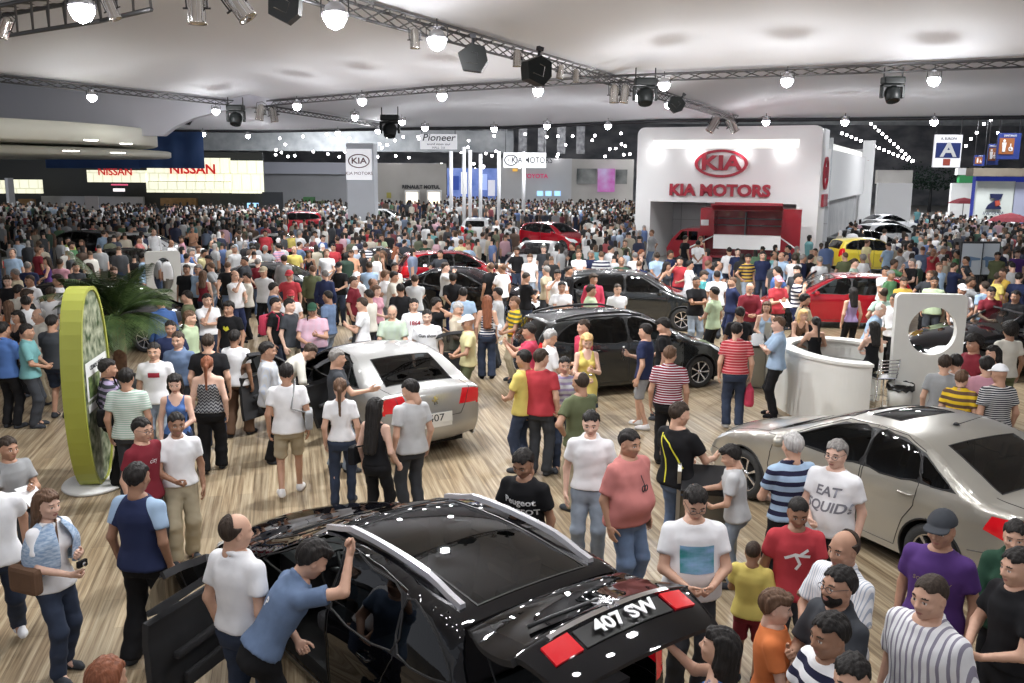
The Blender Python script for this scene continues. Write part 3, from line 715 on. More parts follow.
def seat(parent, x, y, m):
    b = MB(); b.box((x - .25, y - .25, .42), (x + .25, y + .25, .58), bev=.05); M = Matrix.Translation((x + .24, y, .55)) @ Matrix.Rotation(R(14), 4, 'Y')
    b.box((-.06, -.24, 0), (.07, .24, .58), M, .05); b.box((-.045, -.12, .62), (.045, .12, .80), M, .04); return b.build('seat', m, parent)
def wipe(parent, pts, r=.008): return MB().tube(pts, r, 6).build('wiper', BLKP, parent)
def make_car(name, D, pm, glass=None, open_doors=(), tailgate=0, label=None, group=None, seats=True, cat='car', g=.075, roofm=None, steer=0):
    glass = glass or GLASS_D; s = Shell(D, g); root = empty(name, label=label, cat=cat, group=group); sd = D['side']; tp = D['top']; L = s.L
    cx = L / 2; off = Matrix.Translation((-cx, 0, 0))
    wh = D['wheels']; Rw = D.get('Rw', .325); arch = [[(x + (Rw + .045) * math.cos(R(a)), Rw + (Rw + .045) * math.sin(R(a))) for a in range(-40, 221, 10)] + [(x - (Rw + .04) * .76, .1), (x + (Rw + .04) * .76, .1)] for x in wh]
    regs = []
    for k in ('side_window', 'quarter_window', 'trim', 'headlight', 'tail_light', 'door'):
        for i, p in enumerate(sd.get(k, [])): regs.append((k + str(i), dens(p, .05)))
    P, out = s.cut_side(regs, [dens(a, .05) for a in arch])
    tr = []
    for k in ('windscreen', 'rear_window', 'sunroof', 'headlight', 'tail_light', 'grille', 'plate', 'trim', 'tailgate', 'plain'):
        for i, p in enumerate(tp.get(k, [])):
            tr.append((k + str(i), s.topP(p)))
    PT, outT = s.cut_top(tr)
    M1 = off; M2 = off @ Matrix.Diagonal((1, -1, 1, 1)); body = MB()
    for M, f in ((M1, False), (M2, True)): take(body, P, out.get('body', []), M, f)
    take(body, PT, outT.get('body', []) + sum([v for k, v in outT.items() if k.startswith('plain')], []), off)
    body.mi = 1
    for M, f in ((M1, False), (M2, True)):
        for k, v in out.items():
            if k.startswith('trim'): take(body, P, v, M, f)
    for k, v in outT.items():
        if k.startswith('trim') or k.startswith('grille'): take(body, PT, v, off)
    dm = [tuple(p) for p in s.S] + [(s.S[-1][0], .1), (s.S[0][0], .1)]
    def l3(poly, closed=True): return [Vector((x, s.side_y(x, z) + .001, z)) for x, z in dens(poly, .05, closed) if closed or pip((x, z), dm)]
    for M in (M1, M2):
        for a in arch: body.tube([M @ v for v in l3(a[2:-4], False)], .012, 5)
        for p in sd.get('door', []) + sd.get('line', []): body.tube([M @ v for v in l3(p, p in sd.get('door', []))], .0045, 4, closed=p in sd.get('door', []))
        for p in sd.get('side_window', []) + sd.get('quarter_window', []): body.tube([M @ v for v in l3(p)], .009, 5, closed=True)
    for p in tp.get('windscreen', []) + tp.get('rear_window', []) + tp.get('sunroof', []): body.tube([off @ s.top(a, b) for a, b in s.topP(p)], .008, 4, closed=True)
    for p in tp.get('line', []): body.tube([off @ (s.top(s.u(a), b)) for a, b in dens(p, .12, False)], .005, 4)
    # floor pan, inner wheel wells and rear bulkhead keep the shell closed
    x0, x1 = s.C[:, 0].min() + .25, L - .25; body.mi = 2; body.box((x0 - cx, -.6, .17), (x1 - cx, .6, .3))
    body.box((wh[0] + .42 - cx, -D['W'] + .12, .19), (wh[1] - .42 - cx, D['W'] - .12, .32))
    for x in wh:
        for sg in (-1, 1):
            ring = [(x + (Rw + .05) * math.cos(R(a)) - cx, Rw + (Rw + .05) * math.sin(R(a))) for a in range(-30, 211, 15)]
            vs = [(a, sg * (D['W'] - .03), b) for a, b in ring] + [(a, sg * (D['W'] - .34), b) for a, b in ring]; n = len(ring); body.add(vs, [(i, i + 1, n + i + 1, n + i) for i in range(n - 1)] + [tuple(range(n, 2 * n))])
    bo = body.build('body', [pm, BLKP, WELL], root)
    for M, f, sg in ((M1, False, 1), (M2, True, -1)):
        for i, dp in enumerate(sd.get('door', [])):
            k = 'door%d' % i; isopen = [o for o in open_doors if o[0] == sg and o[1] == i]
            mb = MB(); take(mb, P, out.get(k, []), M, f); do = mb.build('door', [pm, LINING], root)
            if isopen:
                thicken(do, .055)
            for j, wp in enumerate(sd['side_window']):
                c = np.mean(wp, 0)
                if pip(c, dp):
                    mb = MB(); take(mb, P, out.get('side_window%d' % j, []), M, f); mb.build('window', glass, do)
            hx, hz = sd['handle'][i]; hy = s.side_y(hx, hz); mb = MB(); pr = [M @ Vector((hx + a, hy + b, hz + c)) for a, b, c in ((-.09, 0, -.005), (-.07, .03, 0), (.07, .032, .004), (.09, 0, .005))]; mb.tube(pr, .012, 6); mb.build('handle', pm, do)
            if i == 0:
                mx, mz = sd['mirror']; my = s.side_y(mx, mz); c = M @ Vector((mx, my + .13, mz + .03)); mb = MB(); mb.lathe([(.001, -.11), (.06, -.1), (.085, -.05), (.09, .03), (.07, .09), (.001, .105)], 14, Matrix.Translation(c) @ Matrix.Diagonal((.75, 1.1, .8, 1)), axis='Y')
                mb.tube([M @ Vector((mx, my - .02, mz - .03)), c], .025, 6); mb.build('mirror', pm, do)
            if isopen:
                ang = isopen[0][2]; fx = min(p[0] for p in dp) + .04; hinge = M @ Vector((fx, s.side_y(fx, .6), 0)); do.matrix_local = Matrix.Translation(hinge) @ Matrix.Rotation(R(ang) * sg, 4, 'Z') @ Matrix.Translation(-hinge)
                # pockets and armrest of the inner trim
                mb = MB(); yy = (D['W'] - .1) * sg; w0 = min(p[0] for p in dp) - cx; w1 = max(p[0] for p in dp) - cx; mb.box((w0 + .15, min(yy, yy - sg * .06), .62), (w1 - .2, max(yy, yy - sg * .06), .68), bev=.02); mb.box((w0 + .12, min(yy, yy - sg * .05), .34), (w1 - .3, max(yy, yy - sg * .05), .46), bev=.02); mb.build('armrest', LINING, do)
        for k, nm, mm in (('quarter_window', 'quarter_window', glass), ('headlight', 'headlight', CLRL), ('tail_light', 'tail_light', REDL)):
            tris = [t for kk, v in out.items() if kk.startswith(k) for t in v]; mb = MB(); take(mb, P, tris, M, f)
            if k in ('headlight', 'tail_light'):
                tt = [t for kk, v in outT.items() if kk.startswith(k) for t in v if np.mean([PT[q][1] for q in t]) * sg > 0]; take(mb, PT, tt, off)
            if mb.v: mb.build(nm, mm, root)
    gate = root; hinge = None
    for k, nm, mm in (('windscreen', 'windscreen', D.get('glassF', GLASS_C) if not D.get('tint') else glass), ('sunroof', 'glass_roof', glass), ('plate', 'number_plate', mat('plate_white', (.75, .75, .72), .5))):
        tris = [t for kk, v in outT.items() if kk.startswith(k) for t in v]
        if tris: mb = MB(); take(mb, PT, tris, off); mb.build(nm, mm, root)
    if outT.get('tailgate0'):
        mb = MB(); take(mb, PT, outT['tailgate0'], off); gate = mb.build('tailgate', [pm, LINING], root)
        if tailgate: thicken(gate, .05)
    tris = [t for kk, v in outT.items() if kk.startswith('rear_window') for t in v]
    if tris: mb = MB(); take(mb, PT, tris, off); mb.build('rear_window', glass, gate)
    for x in wh:
        for sg in (-1, 1): wheel(root, (x - cx, sg * (D['W'] - .125), Rw), sg, Rw, D.get('rim', .215), .215, D.get('spokes', 7), steer=steer if x == wh[0] else 0)
    if seats:
        zz = D.get('seatdz', 0)
        for sx in D.get('seats', (2.3, 3.2)):
            for sy in (-.37, .37): o = seat(root, sx - cx, sy, SEATM); o.location.z = zz
        mb = MB(); dx = D.get('dash', 1.75) - cx; mb.box((dx - .3, -.68, .55 + zz), (dx + .12, .68, .93 + zz), bev=.08); mb.build('dashboard', LINING, root)
        mb = MB(); c = Vector((dx + .3, -.36, .86 + zz)); Mw = Matrix.Translation(c) @ Matrix.Rotation(R(65), 4, 'Y'); mb.tube([Mw @ Vector((.18 * math.cos(2 * math.pi * k / 20), .18 * math.sin(2 * math.pi * k / 20), 0)) for k in range(20)], .014, 6, closed=True)
        mb.tube([Mw @ Vector((-.17, 0, 0)), Mw @ Vector((.17, 0, 0))], .02, 6); mb.tube([c, c + Vector((-.25, 0, -.08))], .03, 6); mb.build('steering_wheel', BLKP, root)
    if tp.get('wiper'):
        for w in tp['wiper']: wipe(root, [off @ (s.top(s.u(a), b) + Vector((0, 0, .012))) for a, b in dens(w, .25, False)])
    root['half'] = cx
    return root, s, gate, off
def place_car(root, c, fwd, z=0.0): root.location = (c[0], c[1], z); root.rotation_euler = (0, 0, math.atan2(-fwd[1], -fwd[0]))
def rails(root, s, off, m, x0, x1, y, dz=.05, r=.018):
    for sg in (-1, 1):
        pts = []
        for k in range(15):
            x = x0 + (x1 - x0) * k / 14; j = np.argmin(np.abs(s.C[:, 0] - x) + 5 * (s.C[:, 1] < 1.1)); z = s.top(s.arc[j], y).z; pts.append(off @ Vector((x, sg * y, z + dz * min(1, 4 * min(k, 14 - k) / 14 + .15))))
        mb = MB(); n = len(pts); vs = []
        for p in pts: vs += [p + Vector((0, -r * 1.3, -r)), p + Vector((0, r * 1.3, -r)), p + Vector((0, r * 1.0, r)), p + Vector((0, -r * 1.0, r))]
        fs = [(0, 1, 2, 3), tuple(4 * (n - 1) + i for i in (3, 2, 1, 0))]
        for i in range(n - 1):
            for k in range(4): fs.append((4 * i + k, 4 * i + 4 + k, 4 * i + 4 + (k + 1) % 4, 4 * i + (k + 1) % 4))
        mb.add(vs, fs); mb.build('roof_rail', m, root)
# profiles: x, z, how far the skin falls away towards the flank
P407F = [(.22, .2, .1), (.04, .3, .2), (.0, .42, .24), (.02, .55, .24), (.14, .68, .2), (.45, .81, .1), (.9, .92, .06), (1.28, .99, .05)]
D407 = dict(W=.905, belt=(.84, 1.0), wheels=(1.0, 3.725), prof=P407F + [(1.75, 1.2, .09), (2.2, 1.375, .06), (2.6, 1.44, .035), (3.1, 1.445, .03), (3.5, 1.39, .04), (3.9, 1.23, .06), (4.2, 1.09, .05), (4.5, 1.06, .04), (4.62, 1.02, .07), (4.66, .85, .1), (4.68, .62, .11), (4.69, .45, .12), (4.6, .26, .1)],
    side=dict(side_window=[sm_poly([(1.68, .985), (2.0, 1.15), (2.4, 1.325), (2.78, 1.365), (2.76, 1.01), (2.2, .985)], 3), sm_poly([(2.86, 1.01), (2.88, 1.37), (3.15, 1.36), (3.42, 1.3), (3.5, 1.04)], 3)], quarter_window=[sm_poly([(3.56, 1.045), (3.48, 1.28), (3.68, 1.19), (3.88, 1.06)], 3)],
        trim=[[(1.62, .965), (2.0, 1.17), (2.4, 1.35), (2.85, 1.39), (3.2, 1.38), (3.5, 1.3), (3.95, 1.04), (3.7, 1.025), (2.2, .965)]],
        door=[[(1.5, .28), (1.42, .6), (1.5, .92), (2.0, 1.19), (2.42, 1.38), (2.82, 1.41), (2.8, .95), (2.79, .28)], [(2.82, .28), (2.83, .95), (2.85, 1.41), (3.2, 1.4), (3.48, 1.32), (3.53, 1.0), (3.5, .78), (3.38, .6), (3.28, .28)]],
        headlight=[[(.1, .5), (.12, .66), (.45, .75), (.78, .84), (.6, .72), (.35, .6)]], tail_light=[[(4.25, .8), (4.32, .95), (4.7, .98), (4.7, .74), (4.5, .74)]], handle=[(2.62, .84), (3.4, .88)], mirror=(1.75, .95), line=[[(.0, .48), (.35, .5), (.62, .5)], [(4.12, .55), (4.4, .6), (4.7, .6)], [(1.1, .93), (1.5, .97)]]),
    top=dict(windscreen=[[(7.15, .62), (7.15, -.62), (9.35, -.52), (9.35, .52)]], rear_window=[[(12.1, .50), (12.1, -.50), (14.0, -.56), (14.0, .56)]], headlight=[[(3.2, .45), (3.2, .95), (5.4, .95), (4.5, .55)], [(3.2, -.45), (4.5, -.55), (5.4, -.95), (3.2, -.95)]], tail_light=[[(15.9, .50), (15.9, .95), (17.35, .95), (17.3, .42)], [(15.9, -.50), (17.3, -.42), (17.35, -.95), (15.9, -.95)]],
        grille=[[(1.0, .38), (1.0, -.38), (2.9, -.42), (2.9, .42)]], plate=[[(18.25, .28), (18.25, -.28), (18.75, -.28), (18.75, .28)]], line=[[(14.05, -.66), (16.0, -.62), (17.2, -.55), (17.9, -.45), (17.9, .45), (17.2, .55), (16.0, .62), (14.05, .66)], [(6.95, .7), (6.95, -.7)], [(3.1, .5), (5.5, .72), (6.95, .74)], [(3.1, -.5), (5.5, -.72), (6.95, -.74)]], wiper=[[(7.25, .1), (7.5, .6)], [(7.25, -.5), (7.5, .05)]]))
DSW = dict(D407); DSW['prof'] = P407F + [(1.75, 1.2, .09), (2.2, 1.385, .06), (2.7, 1.465, .035), (3.3, 1.49, .03), (3.9, 1.455, .03), (4.25, 1.40, .04), (4.42, 1.22, .08), (4.6, 1.03, .09), (4.68, .95, .1), (4.74, .75, .11), (4.76, .5, .12), (4.66, .28, .1)]
DSW['side'] = dict(D407['side'], side_window=[sm_poly([(1.68, .985), (2.0, 1.15), (2.4, 1.34), (2.78, 1.385), (2.76, 1.01), (2.2, .985)], 3), sm_poly([(2.86, 1.01), (2.88, 1.395), (3.2, 1.4), (3.62, 1.38), (3.7, 1.04)], 3)], quarter_window=[sm_poly([(3.78, 1.05), (3.7, 1.375), (4.0, 1.33), (4.25, 1.19), (4.3, 1.08)], 3)],
    trim=[[(1.62, .965), (2.0, 1.17), (2.4, 1.365), (2.85, 1.415), (3.4, 1.42), (4.0, 1.36), (4.3, 1.22), (4.36, 1.06), (3.7, 1.02), (2.2, .965)]], door=[[(1.5, .28), (1.42, .6), (1.5, .92), (2.0, 1.19), (2.42, 1.395), (2.82, 1.43), (2.8, .95), (2.79, .28)], [(2.82, .28), (2.83, .95), (2.85, 1.43), (3.3, 1.435), (3.66, 1.41), (3.73, 1.0), (3.6, .78), (3.42, .6), (3.3, .28)]],
    tail_light=[[(4.3, .72), (4.42, .95), (4.6, 1.06), (4.8, .9), (4.8, .68)]])
DSW['top'] = dict(windscreen=D407['top']['windscreen'], headlight=D407['top']['headlight'], grille=D407['top']['grille'], wiper=D407['top']['wiper'], sunroof=[[(9.65, .48), (9.65, -.48), (12.6, -.48), (12.6, .48)]], rear_window=[[(13.2, .56), (13.2, -.56), (15.15, -.62), (15.15, .62)]],
    tailgate=[[(13.0, .9), (13.0, -.9), (15.3, -.9), (15.6, -.74), (17.75, -.66), (17.75, .66), (15.6, .74), (15.3, .9)]], tail_light=[[(15.7, .74), (15.3, .95), (17.2, .95), (17.2, .7)], [(15.7, -.74), (17.2, -.7), (17.2, -.95), (15.3, -.95)]], line=[[(6.95, .7), (6.95, -.7)], [(3.1, .5), (5.5, .72), (6.95, .74)], [(3.1, -.5), (5.5, -.72), (6.95, -.74)]])
PHF = [(.2, .2, .08), (.04, .3, .16), (.0, .45, .2), (.03, .6, .2), (.14, .74, .16), (.42, .87, .08), (.8, .98, .05), (1.02, 1.04, .05)]
DHB = dict(W=.87, belt=(.92, 1.04), wheels=(.84, 3.45), ftap=(.9, .12), rtap=(.8, .09), seats=(2.0, 2.9), dash=1.5, seatdz=.06, prof=PHF + [(1.45, 1.3, .08), (1.85, 1.48, .05), (2.3, 1.54, .03), (2.9, 1.55, .03), (3.5, 1.51, .03), (3.85, 1.46, .04), (4.02, 1.3, .08), (4.15, 1.08, .08), (4.2, .9, .09), (4.22, .65, .1), (4.2, .4, .1), (4.1, .26, .08)],
    side=dict(side_window=[sm_poly([(1.38, 1.05), (1.65, 1.24), (1.98, 1.42), (2.36, 1.46), (2.35, 1.06), (1.8, 1.04)], 3), sm_poly([(2.44, 1.06), (2.45, 1.465), (2.8, 1.47), (3.15, 1.45), (3.22, 1.08)], 3)], quarter_window=[sm_poly([(3.3, 1.09), (3.24, 1.44), (3.55, 1.4), (3.78, 1.25), (3.82, 1.12)], 3)],
        trim=[[(1.3, 1.02), (1.62, 1.26), (1.96, 1.445), (2.4, 1.485), (2.9, 1.49), (3.5, 1.44), (3.84, 1.28), (3.88, 1.1), (3.2, 1.05), (1.8, 1.02)]], door=[[(1.3, .28), (1.24, .6), (1.26, .98), (1.6, 1.27), (1.94, 1.465), (2.4, 1.5), (2.4, .95), (2.38, .28)], [(2.41, .28), (2.42, .95), (2.43, 1.5), (2.85, 1.51), (3.2, 1.48), (3.27, 1.05), (3.2, .78), (3.06, .6), (2.96, .28)]],
        headlight=[[(.06, .58), (.1, .74), (.4, .86), (.75, .95), (.55, .78), (.3, .64)]], tail_light=[[(3.9, .82), (3.93, 1.12), (4.3, 1.14), (4.3, .8)]], handle=[(2.2, .88), (3.08, .92)], mirror=(1.45, 1.03), line=[[(0, .52), (.3, .54), (.5, .54)], [(3.75, .55), (4.3, .58)]]),
    top=dict(windscreen=[[(7.15, .60), (7.15, -.60), (9.3, -.52), (9.3, .52)]], rear_window=[[(13.3, .52), (13.3, -.52), (14.9, -.56), (14.9, .56)]], tailgate=[[(13.0, .9), (13.0, -.9), (15, -.9), (15.3, -.6), (17.4, -.6), (17.4, .6), (15.3, .6), (15, .9)]], headlight=D407['top']['headlight'], grille=D407['top']['grille'], tail_light=[[(14.8, .62), (14.8, .95), (16.6, .95), (16.6, .6)], [(14.8, -.62), (16.6, -.6), (16.6, -.95), (14.8, -.95)]],
        plate=[[(16.3, .25), (16.3, -.25), (16.7, -.25), (16.7, .25)]], line=[[(6.95, .66), (6.95, -.66)]]))
def scaled(D, sx=1, sy=1, sz=1, wz=1, **kw):
    f = lambda ps: [[(a * sx, b * sz) for a, b in p] for p in ps]; E = dict(D); E['W'] = D['W'] * sy; E['belt'] = tuple(b * sz for b in D['belt']); E['wheels'] = tuple(w * sx for w in D['wheels'])
    E['prof'] = [(a * sx, b * sz, c) for a, b, c in D['prof']]; E['side'] = {k: (f(v) if k not in ('handle', 'mirror') else ([(a * sx, b * sz) for a, b in v] if k == 'handle' else (v[0] * sx, v[1] * sz))) for k, v in D['side'].items()}
    E['top'] = {k: [[(a, b * sy) for a, b in p] for p in v] for k, v in D['top'].items()}; E['Rw'] = D.get('Rw', .325) * wz; E['rim'] = D.get('rim', .215) * wz; E['seats'] = tuple(q * sx for q in D.get('seats', (2.3, 3.2))); E['dash'] = D.get('dash', 1.75) * sx; E.update(kw); return E
# ------------------------------------------------------------------ the hall
WHITE = mat('booth_white', (.8, .8, .8), .45); SIGNW = mat('lifted_sign_white', (.75, .75, .77), .5, emit=(.95, .95, 1), es=.3); CREAM = mat('canopy_cream', (.74, .74, .64), .5); KRED = mat('sign_red', (.36, .012, .03), .35, coat=.5); DKGREY = mat('dark_panel', (.03, .032, .036), .6)  # SIGNW: slight emission added to the white so sign faces look brightly lit
GREYW = noisy('grey_partition', (.42, .43, .46), (.46, .47, .5), .6, .7); BEIGEW = noisy('beige_partition', (.47, .45, .42), (.52, .5, .47), .6, .7); STEEL = mat('truss_aluminium', (.12, .12, .125), .4, .7); DSTEEL = mat('dark_steel', (.05, .05, .055), .45, .6)
def plank_floor():
    m = mat('plank_floor', (.5, .42, .3), .42, spec=.35); b = bsdf(m); tc = nn(m, 'ShaderNodeTexCoord'); mp = nn(m, 'ShaderNodeMapping'); mp.inputs['Rotation'].default_value = (0, 0, R(14.0)); lk(m, tc, 'Object', mp, 0)
    mp2 = nn(m, 'ShaderNodeMapping'); mp2.inputs['Rotation'].default_value = (0, 0, R(-14.0)); lk(m, tc, 'Object', mp2, 0)
    def strip(src, sx, sy, seed):
        a = nn(m, 'ShaderNodeMapping'); a.inputs['Scale'].default_value = (sx, sy, 1); a.inputs['Location'].default_value = (seed, seed * 2, 0); lk(m, src, 0, a, 0)
        w = nn(m, 'ShaderNodeTexVoronoi', voronoi_dimensions='2D'); w.feature = 'F1'; w.inputs['Scale'].default_value = 1.0; w.inputs['Randomness'].default_value = .9; lk(m, a, 0, w, 0); return w
    n1 = nn(m, 'ShaderNodeTexNoise'); a1 = nn(m, 'ShaderNodeMapping'); a1.inputs['Scale'].default_value = (22, .55, 1); lk(m, mp2 if PLANK_NEG else mp, 0, a1, 0); lk(m, a1, 0, n1, 0); n1.inputs['Scale'].default_value = 1.0; n1.inputs['Detail'].default_value = 6; n1.inputs['Roughness'].default_value = .65
    rp = nn(m, 'ShaderNodeValToRGB'); cr = rp.color_ramp; cr.elements[0].position = .32; cr.elements[0].color = (.13, .092, .052, 1); cr.elements[1].position = .66; cr.elements[1].color = (.5, .42, .3, 1)
    e = cr.elements.new(.45); e.color = (.27, .2, .125, 1); e = cr.elements.new(.55); e.color = (.39, .315, .21, 1); lk(m, n1, 0, rp, 0)
    bk = nn(m, 'ShaderNodeTexBrick'); bk.inputs['Scale'].default_value = 1.0; bk.inputs['Brick Width'].default_value = 1.4; bk.inputs['Row Height'].default_value = .19; bk.inputs['Mortar Size'].default_value = .003; bk.offset = .43
    bk.inputs['Color1'].default_value = (.78, .78, .78, 1); bk.inputs['Color2'].default_value = (1.06, 1.04, 1, 1); bk.inputs['Mortar'].default_value = (.55, .5, .45, 1)
    r2 = nn(m, 'ShaderNodeMapping'); r2.inputs['Rotation'].default_value = (0, 0, R(90)); lk(m, mp2 if PLANK_NEG else mp, 0, r2, 0); lk(m, r2, 0, bk, 0)
    mu = nn(m, 'ShaderNodeMix', data_type='RGBA', blend_type='MULTIPLY'); mu.inputs[0].default_value = .9; m.node_tree.links.new(rp.outputs[0], mu.inputs[6]); m.node_tree.links.new(bk.outputs[0], mu.inputs[7]); m.node_tree.links.new(mu.outputs[2], b.inputs['Base Color'])
    return m
PLANK_NEG = True
PF = plank_floor()
struct(MB().box((-26, -3, -.12), (24, 29, 0)).build('floor', PF))
struct(MB().box((-75, 29, -.13), (75, 135, -.01)).build('floor', noisy('hall_carpet', (.33, .32, .31), (.42, .41, .39), .4, .85)))
# ---- ceiling of stretched white fabric between the trusses
ZT = 6.6
def tz(px, py): return at(px, py, ZT)
TR = {'a': [tz(300, -12), tz(365, 10), tz(590, 73), tz(735, 118)], 'b': [tz(-60, 67), tz(0, 78), tz(250, 104.5), tz(392, 127)], 'c': [tz(250, 104.5), tz(430, 89), tz(600, 79)], 'd': [tz(600, 79), tz(1024, 62), tz(1150, 57)], 'e': [tz(-40, 28), tz(100, 3), tz(150, -10)]}
def seg_d(p, a, b):
    ab = b - a; t = min(max((p - a).dot(ab) / ab.length_squared, 0), 1); return (p - a - ab * t).length
edge = [tz(-400, 124), tz(-60, 128), tz(150, 131), tz(256, 132), tz(400, 129.5), tz(512, 128), tz(660, 121.5), tz(820, 120), tz(1024, 118), tz(1250, 114)]
EDGE3 = [Vector((p.x, p.y, ZT)) for p in edge]; edge = [Vector((p.x, p.y)) for p in edge]
outline = [(-34, -3), (24, -3)] + [tuple(edge[-1])] + [tuple(p) for p in edge[::-1]][1:]
def fabric_z(x, y):
    p = Vector((x, y, ZT)); d = min(seg_d(p, s[i], s[i + 1]) for s in list(TR.values()) + [EDGE3] for i in range(len(s) - 1)); return ZT + .12 + .75 * (1 - math.exp(-d / 2.2))
V, T, cen = tri_mesh(dens(outline, 1.2), [], [[(q.x, q.y) for q in s] for s in TR.values()], .85)
me = np_mesh('ceiling', np.array([(a, b, fabric_z(a, b)) for a, b in V]), T[:, ::-1], None, [mat('ceiling_fabric', (.77, .78, .82), .75)])
struct(link('ceiling', me))
struct(MB().box((-75, -3, 12), (75, 135, 12.2)).build('ceiling', noisy('hall_roof', (.2, .22, .24), (.4, .42, .44), .5, .8)))
def truss(pts, w=.3, label='', r=.025):
    mb = MB(); up = Vector((0, 0, 1))
    for a, b in zip(pts[:-1], pts[1:]):
        d = (b - a).normalized(); s_ = d.cross(up).normalized(); o = [s_ * w / 2 + up * w * .3, -s_ * w / 2 + up * w * .3, -up * w * .5]
        for q in o: mb.tube([a + q, b + q], r, 6)
        n = max(2, int((b - a).length / .45)); n = min(n, 120)
        for i in range(n):
            p = a + (b - a) * (i / n); q2 = a + (b - a) * ((i + 1) / n)
            for j in range(3): mb.tube([p + o[j], q2 + o[(j + 1) % 3]], r * .5, 4, caps=False)
    return tag(mb.build('lighting_truss', STEEL), label, 'truss', None)
truss(TR['a'], .28, 'aluminium lattice truss running from upper centre down to the red-lettered white pavilion')
truss(TR['b'], .2, 'aluminium lattice truss along the seam above the round cream canopy')
truss(TR['c'], .19, 'aluminium lattice truss crossing the middle of the white fabric ceiling')
truss(TR['d'], .2, 'aluminium lattice truss above the white pavilion reaching the right edge')
truss(TR['e'], .5, 'thick dark lattice truss in the upper left corner', .035)
struct(MB().tube([Vector((p.x, p.y, fabric_z(p.x, p.y) - .1)) for p in edge], .09, 6).build('trim_1', DSTEEL))
# ---- lamps: flood heads with a glowing lens and the light they give
BULB = mat('lamp_glow', (1, 1, 1), .3, emit=(1, .97, .98), es=38)
def flood_proto():
    r = empty('flood_lamp'); mb = MB(); mb.lathe([(.05, .16), (.1, .12), (.14, .05), (.13, .04), (.12, .05)], 16, caps=False); h = mb.build('housing', mat('lamp_housing', (.5, .5, .52), .3, .9), r)
    MB().lathe([(.001, -.14), (.085, -.1), (.128, -.02), (.12, .04), (.001, .07)], 16).build('lens', BULB, r)
    MB().tube([(0, 0, .14), (0, .0, .3)], .012, 6).tube([(-.15, 0, 0), (-.15, 0, .18), (0, 0, .2), (.15, 0, .18), (.15, 0, 0)], .01, 5).build('yoke', DSTEEL, r); return r
FL = flood_proto(); n_fl = [0]
def flood(px, py, z, scale, label, power=0, group=None, tilt=(0, 0)):
    o = FL if n_fl[0] == 0 else copy_tree(FL); n_fl[0] += 1; p = at(px, py, z); o.location = p; o.scale = (scale,) * 3; o.rotation_euler = (R(tilt[0]), R(tilt[1]), 0); tag(o, label, 'lamp', group)
    if power:
        for kd, pw in (('SPOT', power * LAMP), ('POINT', power * (.105 if power > 150 else .05))):
            l = bpy.data.lights.new('flood_light', kd); l.energy = pw; l.shadow_soft_size = .11 * scale; l.color = (.97, .985, 1); lo = bpy.data.objects.new('flood_light', l); COL.objects.link(lo); lo.location = p - Vector((0, 0, .17 * scale))
            if kd == 'SPOT': l.spot_size = R(165); l.spot_blend = .6
    return o
LAMP = 1.0
for i, (px, py, sc, pw, lb) in enumerate([(82, 10, 1.2, 150, 'bright flood lamp beside the dark truss in the upper left corner'), (335, 17, 1.2, 500, 'largest bright flood lamp, right of the big moving head'), (437, 41, 1.1, 500, 'bright flood lamp left of the six-sided black moving head'),
    (92, 97, 1, 160, 'bright flood lamp under the long seam above the round canopy'), (216, 111, 1, 420, 'bright flood lamp on the truss just left of the yoked moving head'), (297, 106, 1, 420, 'bright flood lamp just right of where two trusses meet'),
    (362, 101, 1, 420, 'bright flood lamp midway along the crossing truss'), (442, 96, 1, 460, 'bright flood lamp on the crossing truss above the hanging pioneer sign'), (538, 91, 1, 460, 'bright flood lamp under the moving head at ceiling centre'), (355, 117, 1, 200, 'flood lamp below the crossing truss, left of the tall white column'),
    (402, 122, 1, 200, 'flood lamp on the far truss end near the sign'), (664, 85, 1, 480, 'bright flood lamp right of the junction with two hanging cans'), (787, 81, 1, 600, 'bright flood lamp on the right truss above the pavilion roof'), (934, 80, 1, 600, 'bright flood lamp on the right truss beside the yoked moving head'),
    (638, 97, .8, 250, 'flood lamp between the hanging cans and the moving head'), (668, 105, .8, 250, 'flood lamp above the left corner of the white pavilion')]):
    flood(px, py, ZT - .42, sc, lb, pw)
# rear flood row, hung just behind the edge of the fabric
for px, py in ((338, 133), (378, 131), (425, 128), (494, 129), (547, 126), (608, 126), (766, 122), (845, 122), (934, 122), (430, 140), (203, 134), (248, 136)):
    side = 'left' if px < 512 else 'right'
    near = min((('above the stacked cream canopy', 215), ('above the grey partition wall', 320), ('left of the tall white column', 352), ('right of the tall white column', 385), ('behind the pioneer sign', 432), ('above the blue-lit stand', 494), ('left of the hanging black-on-white sign', 547), ('at the pavilion\'s left corner', 620), ('above the pavilion letters', 745), ('above the pavilion\'s side wall', 845), ('left of the hanging letter A sign', 925)), key=lambda q: abs(q[1] - px))[0]
    flood(px, py, 6.25, 1.15, 'distant flood lamp glowing at the fabric edge, ' + near + (', lower one' if (px, py) == (430, 140) else ', outer one' if px == 203 else ''), 260)
for x_, y_, w_ in ((23, 58, 420), (27, 78, 500), (31, 100, 600), (-6, 82, 350), (4, 105, 350)):
    l = bpy.data.lights.new('roof_fill_light', 'POINT'); l.energy = w_; l.shadow_soft_size = .25; lo = bpy.data.objects.new('roof_fill_light', l); COL.objects.link(lo); lo.location = (x_, y_, 9.0)  # unseen point lights added to brighten the far roof and aisle
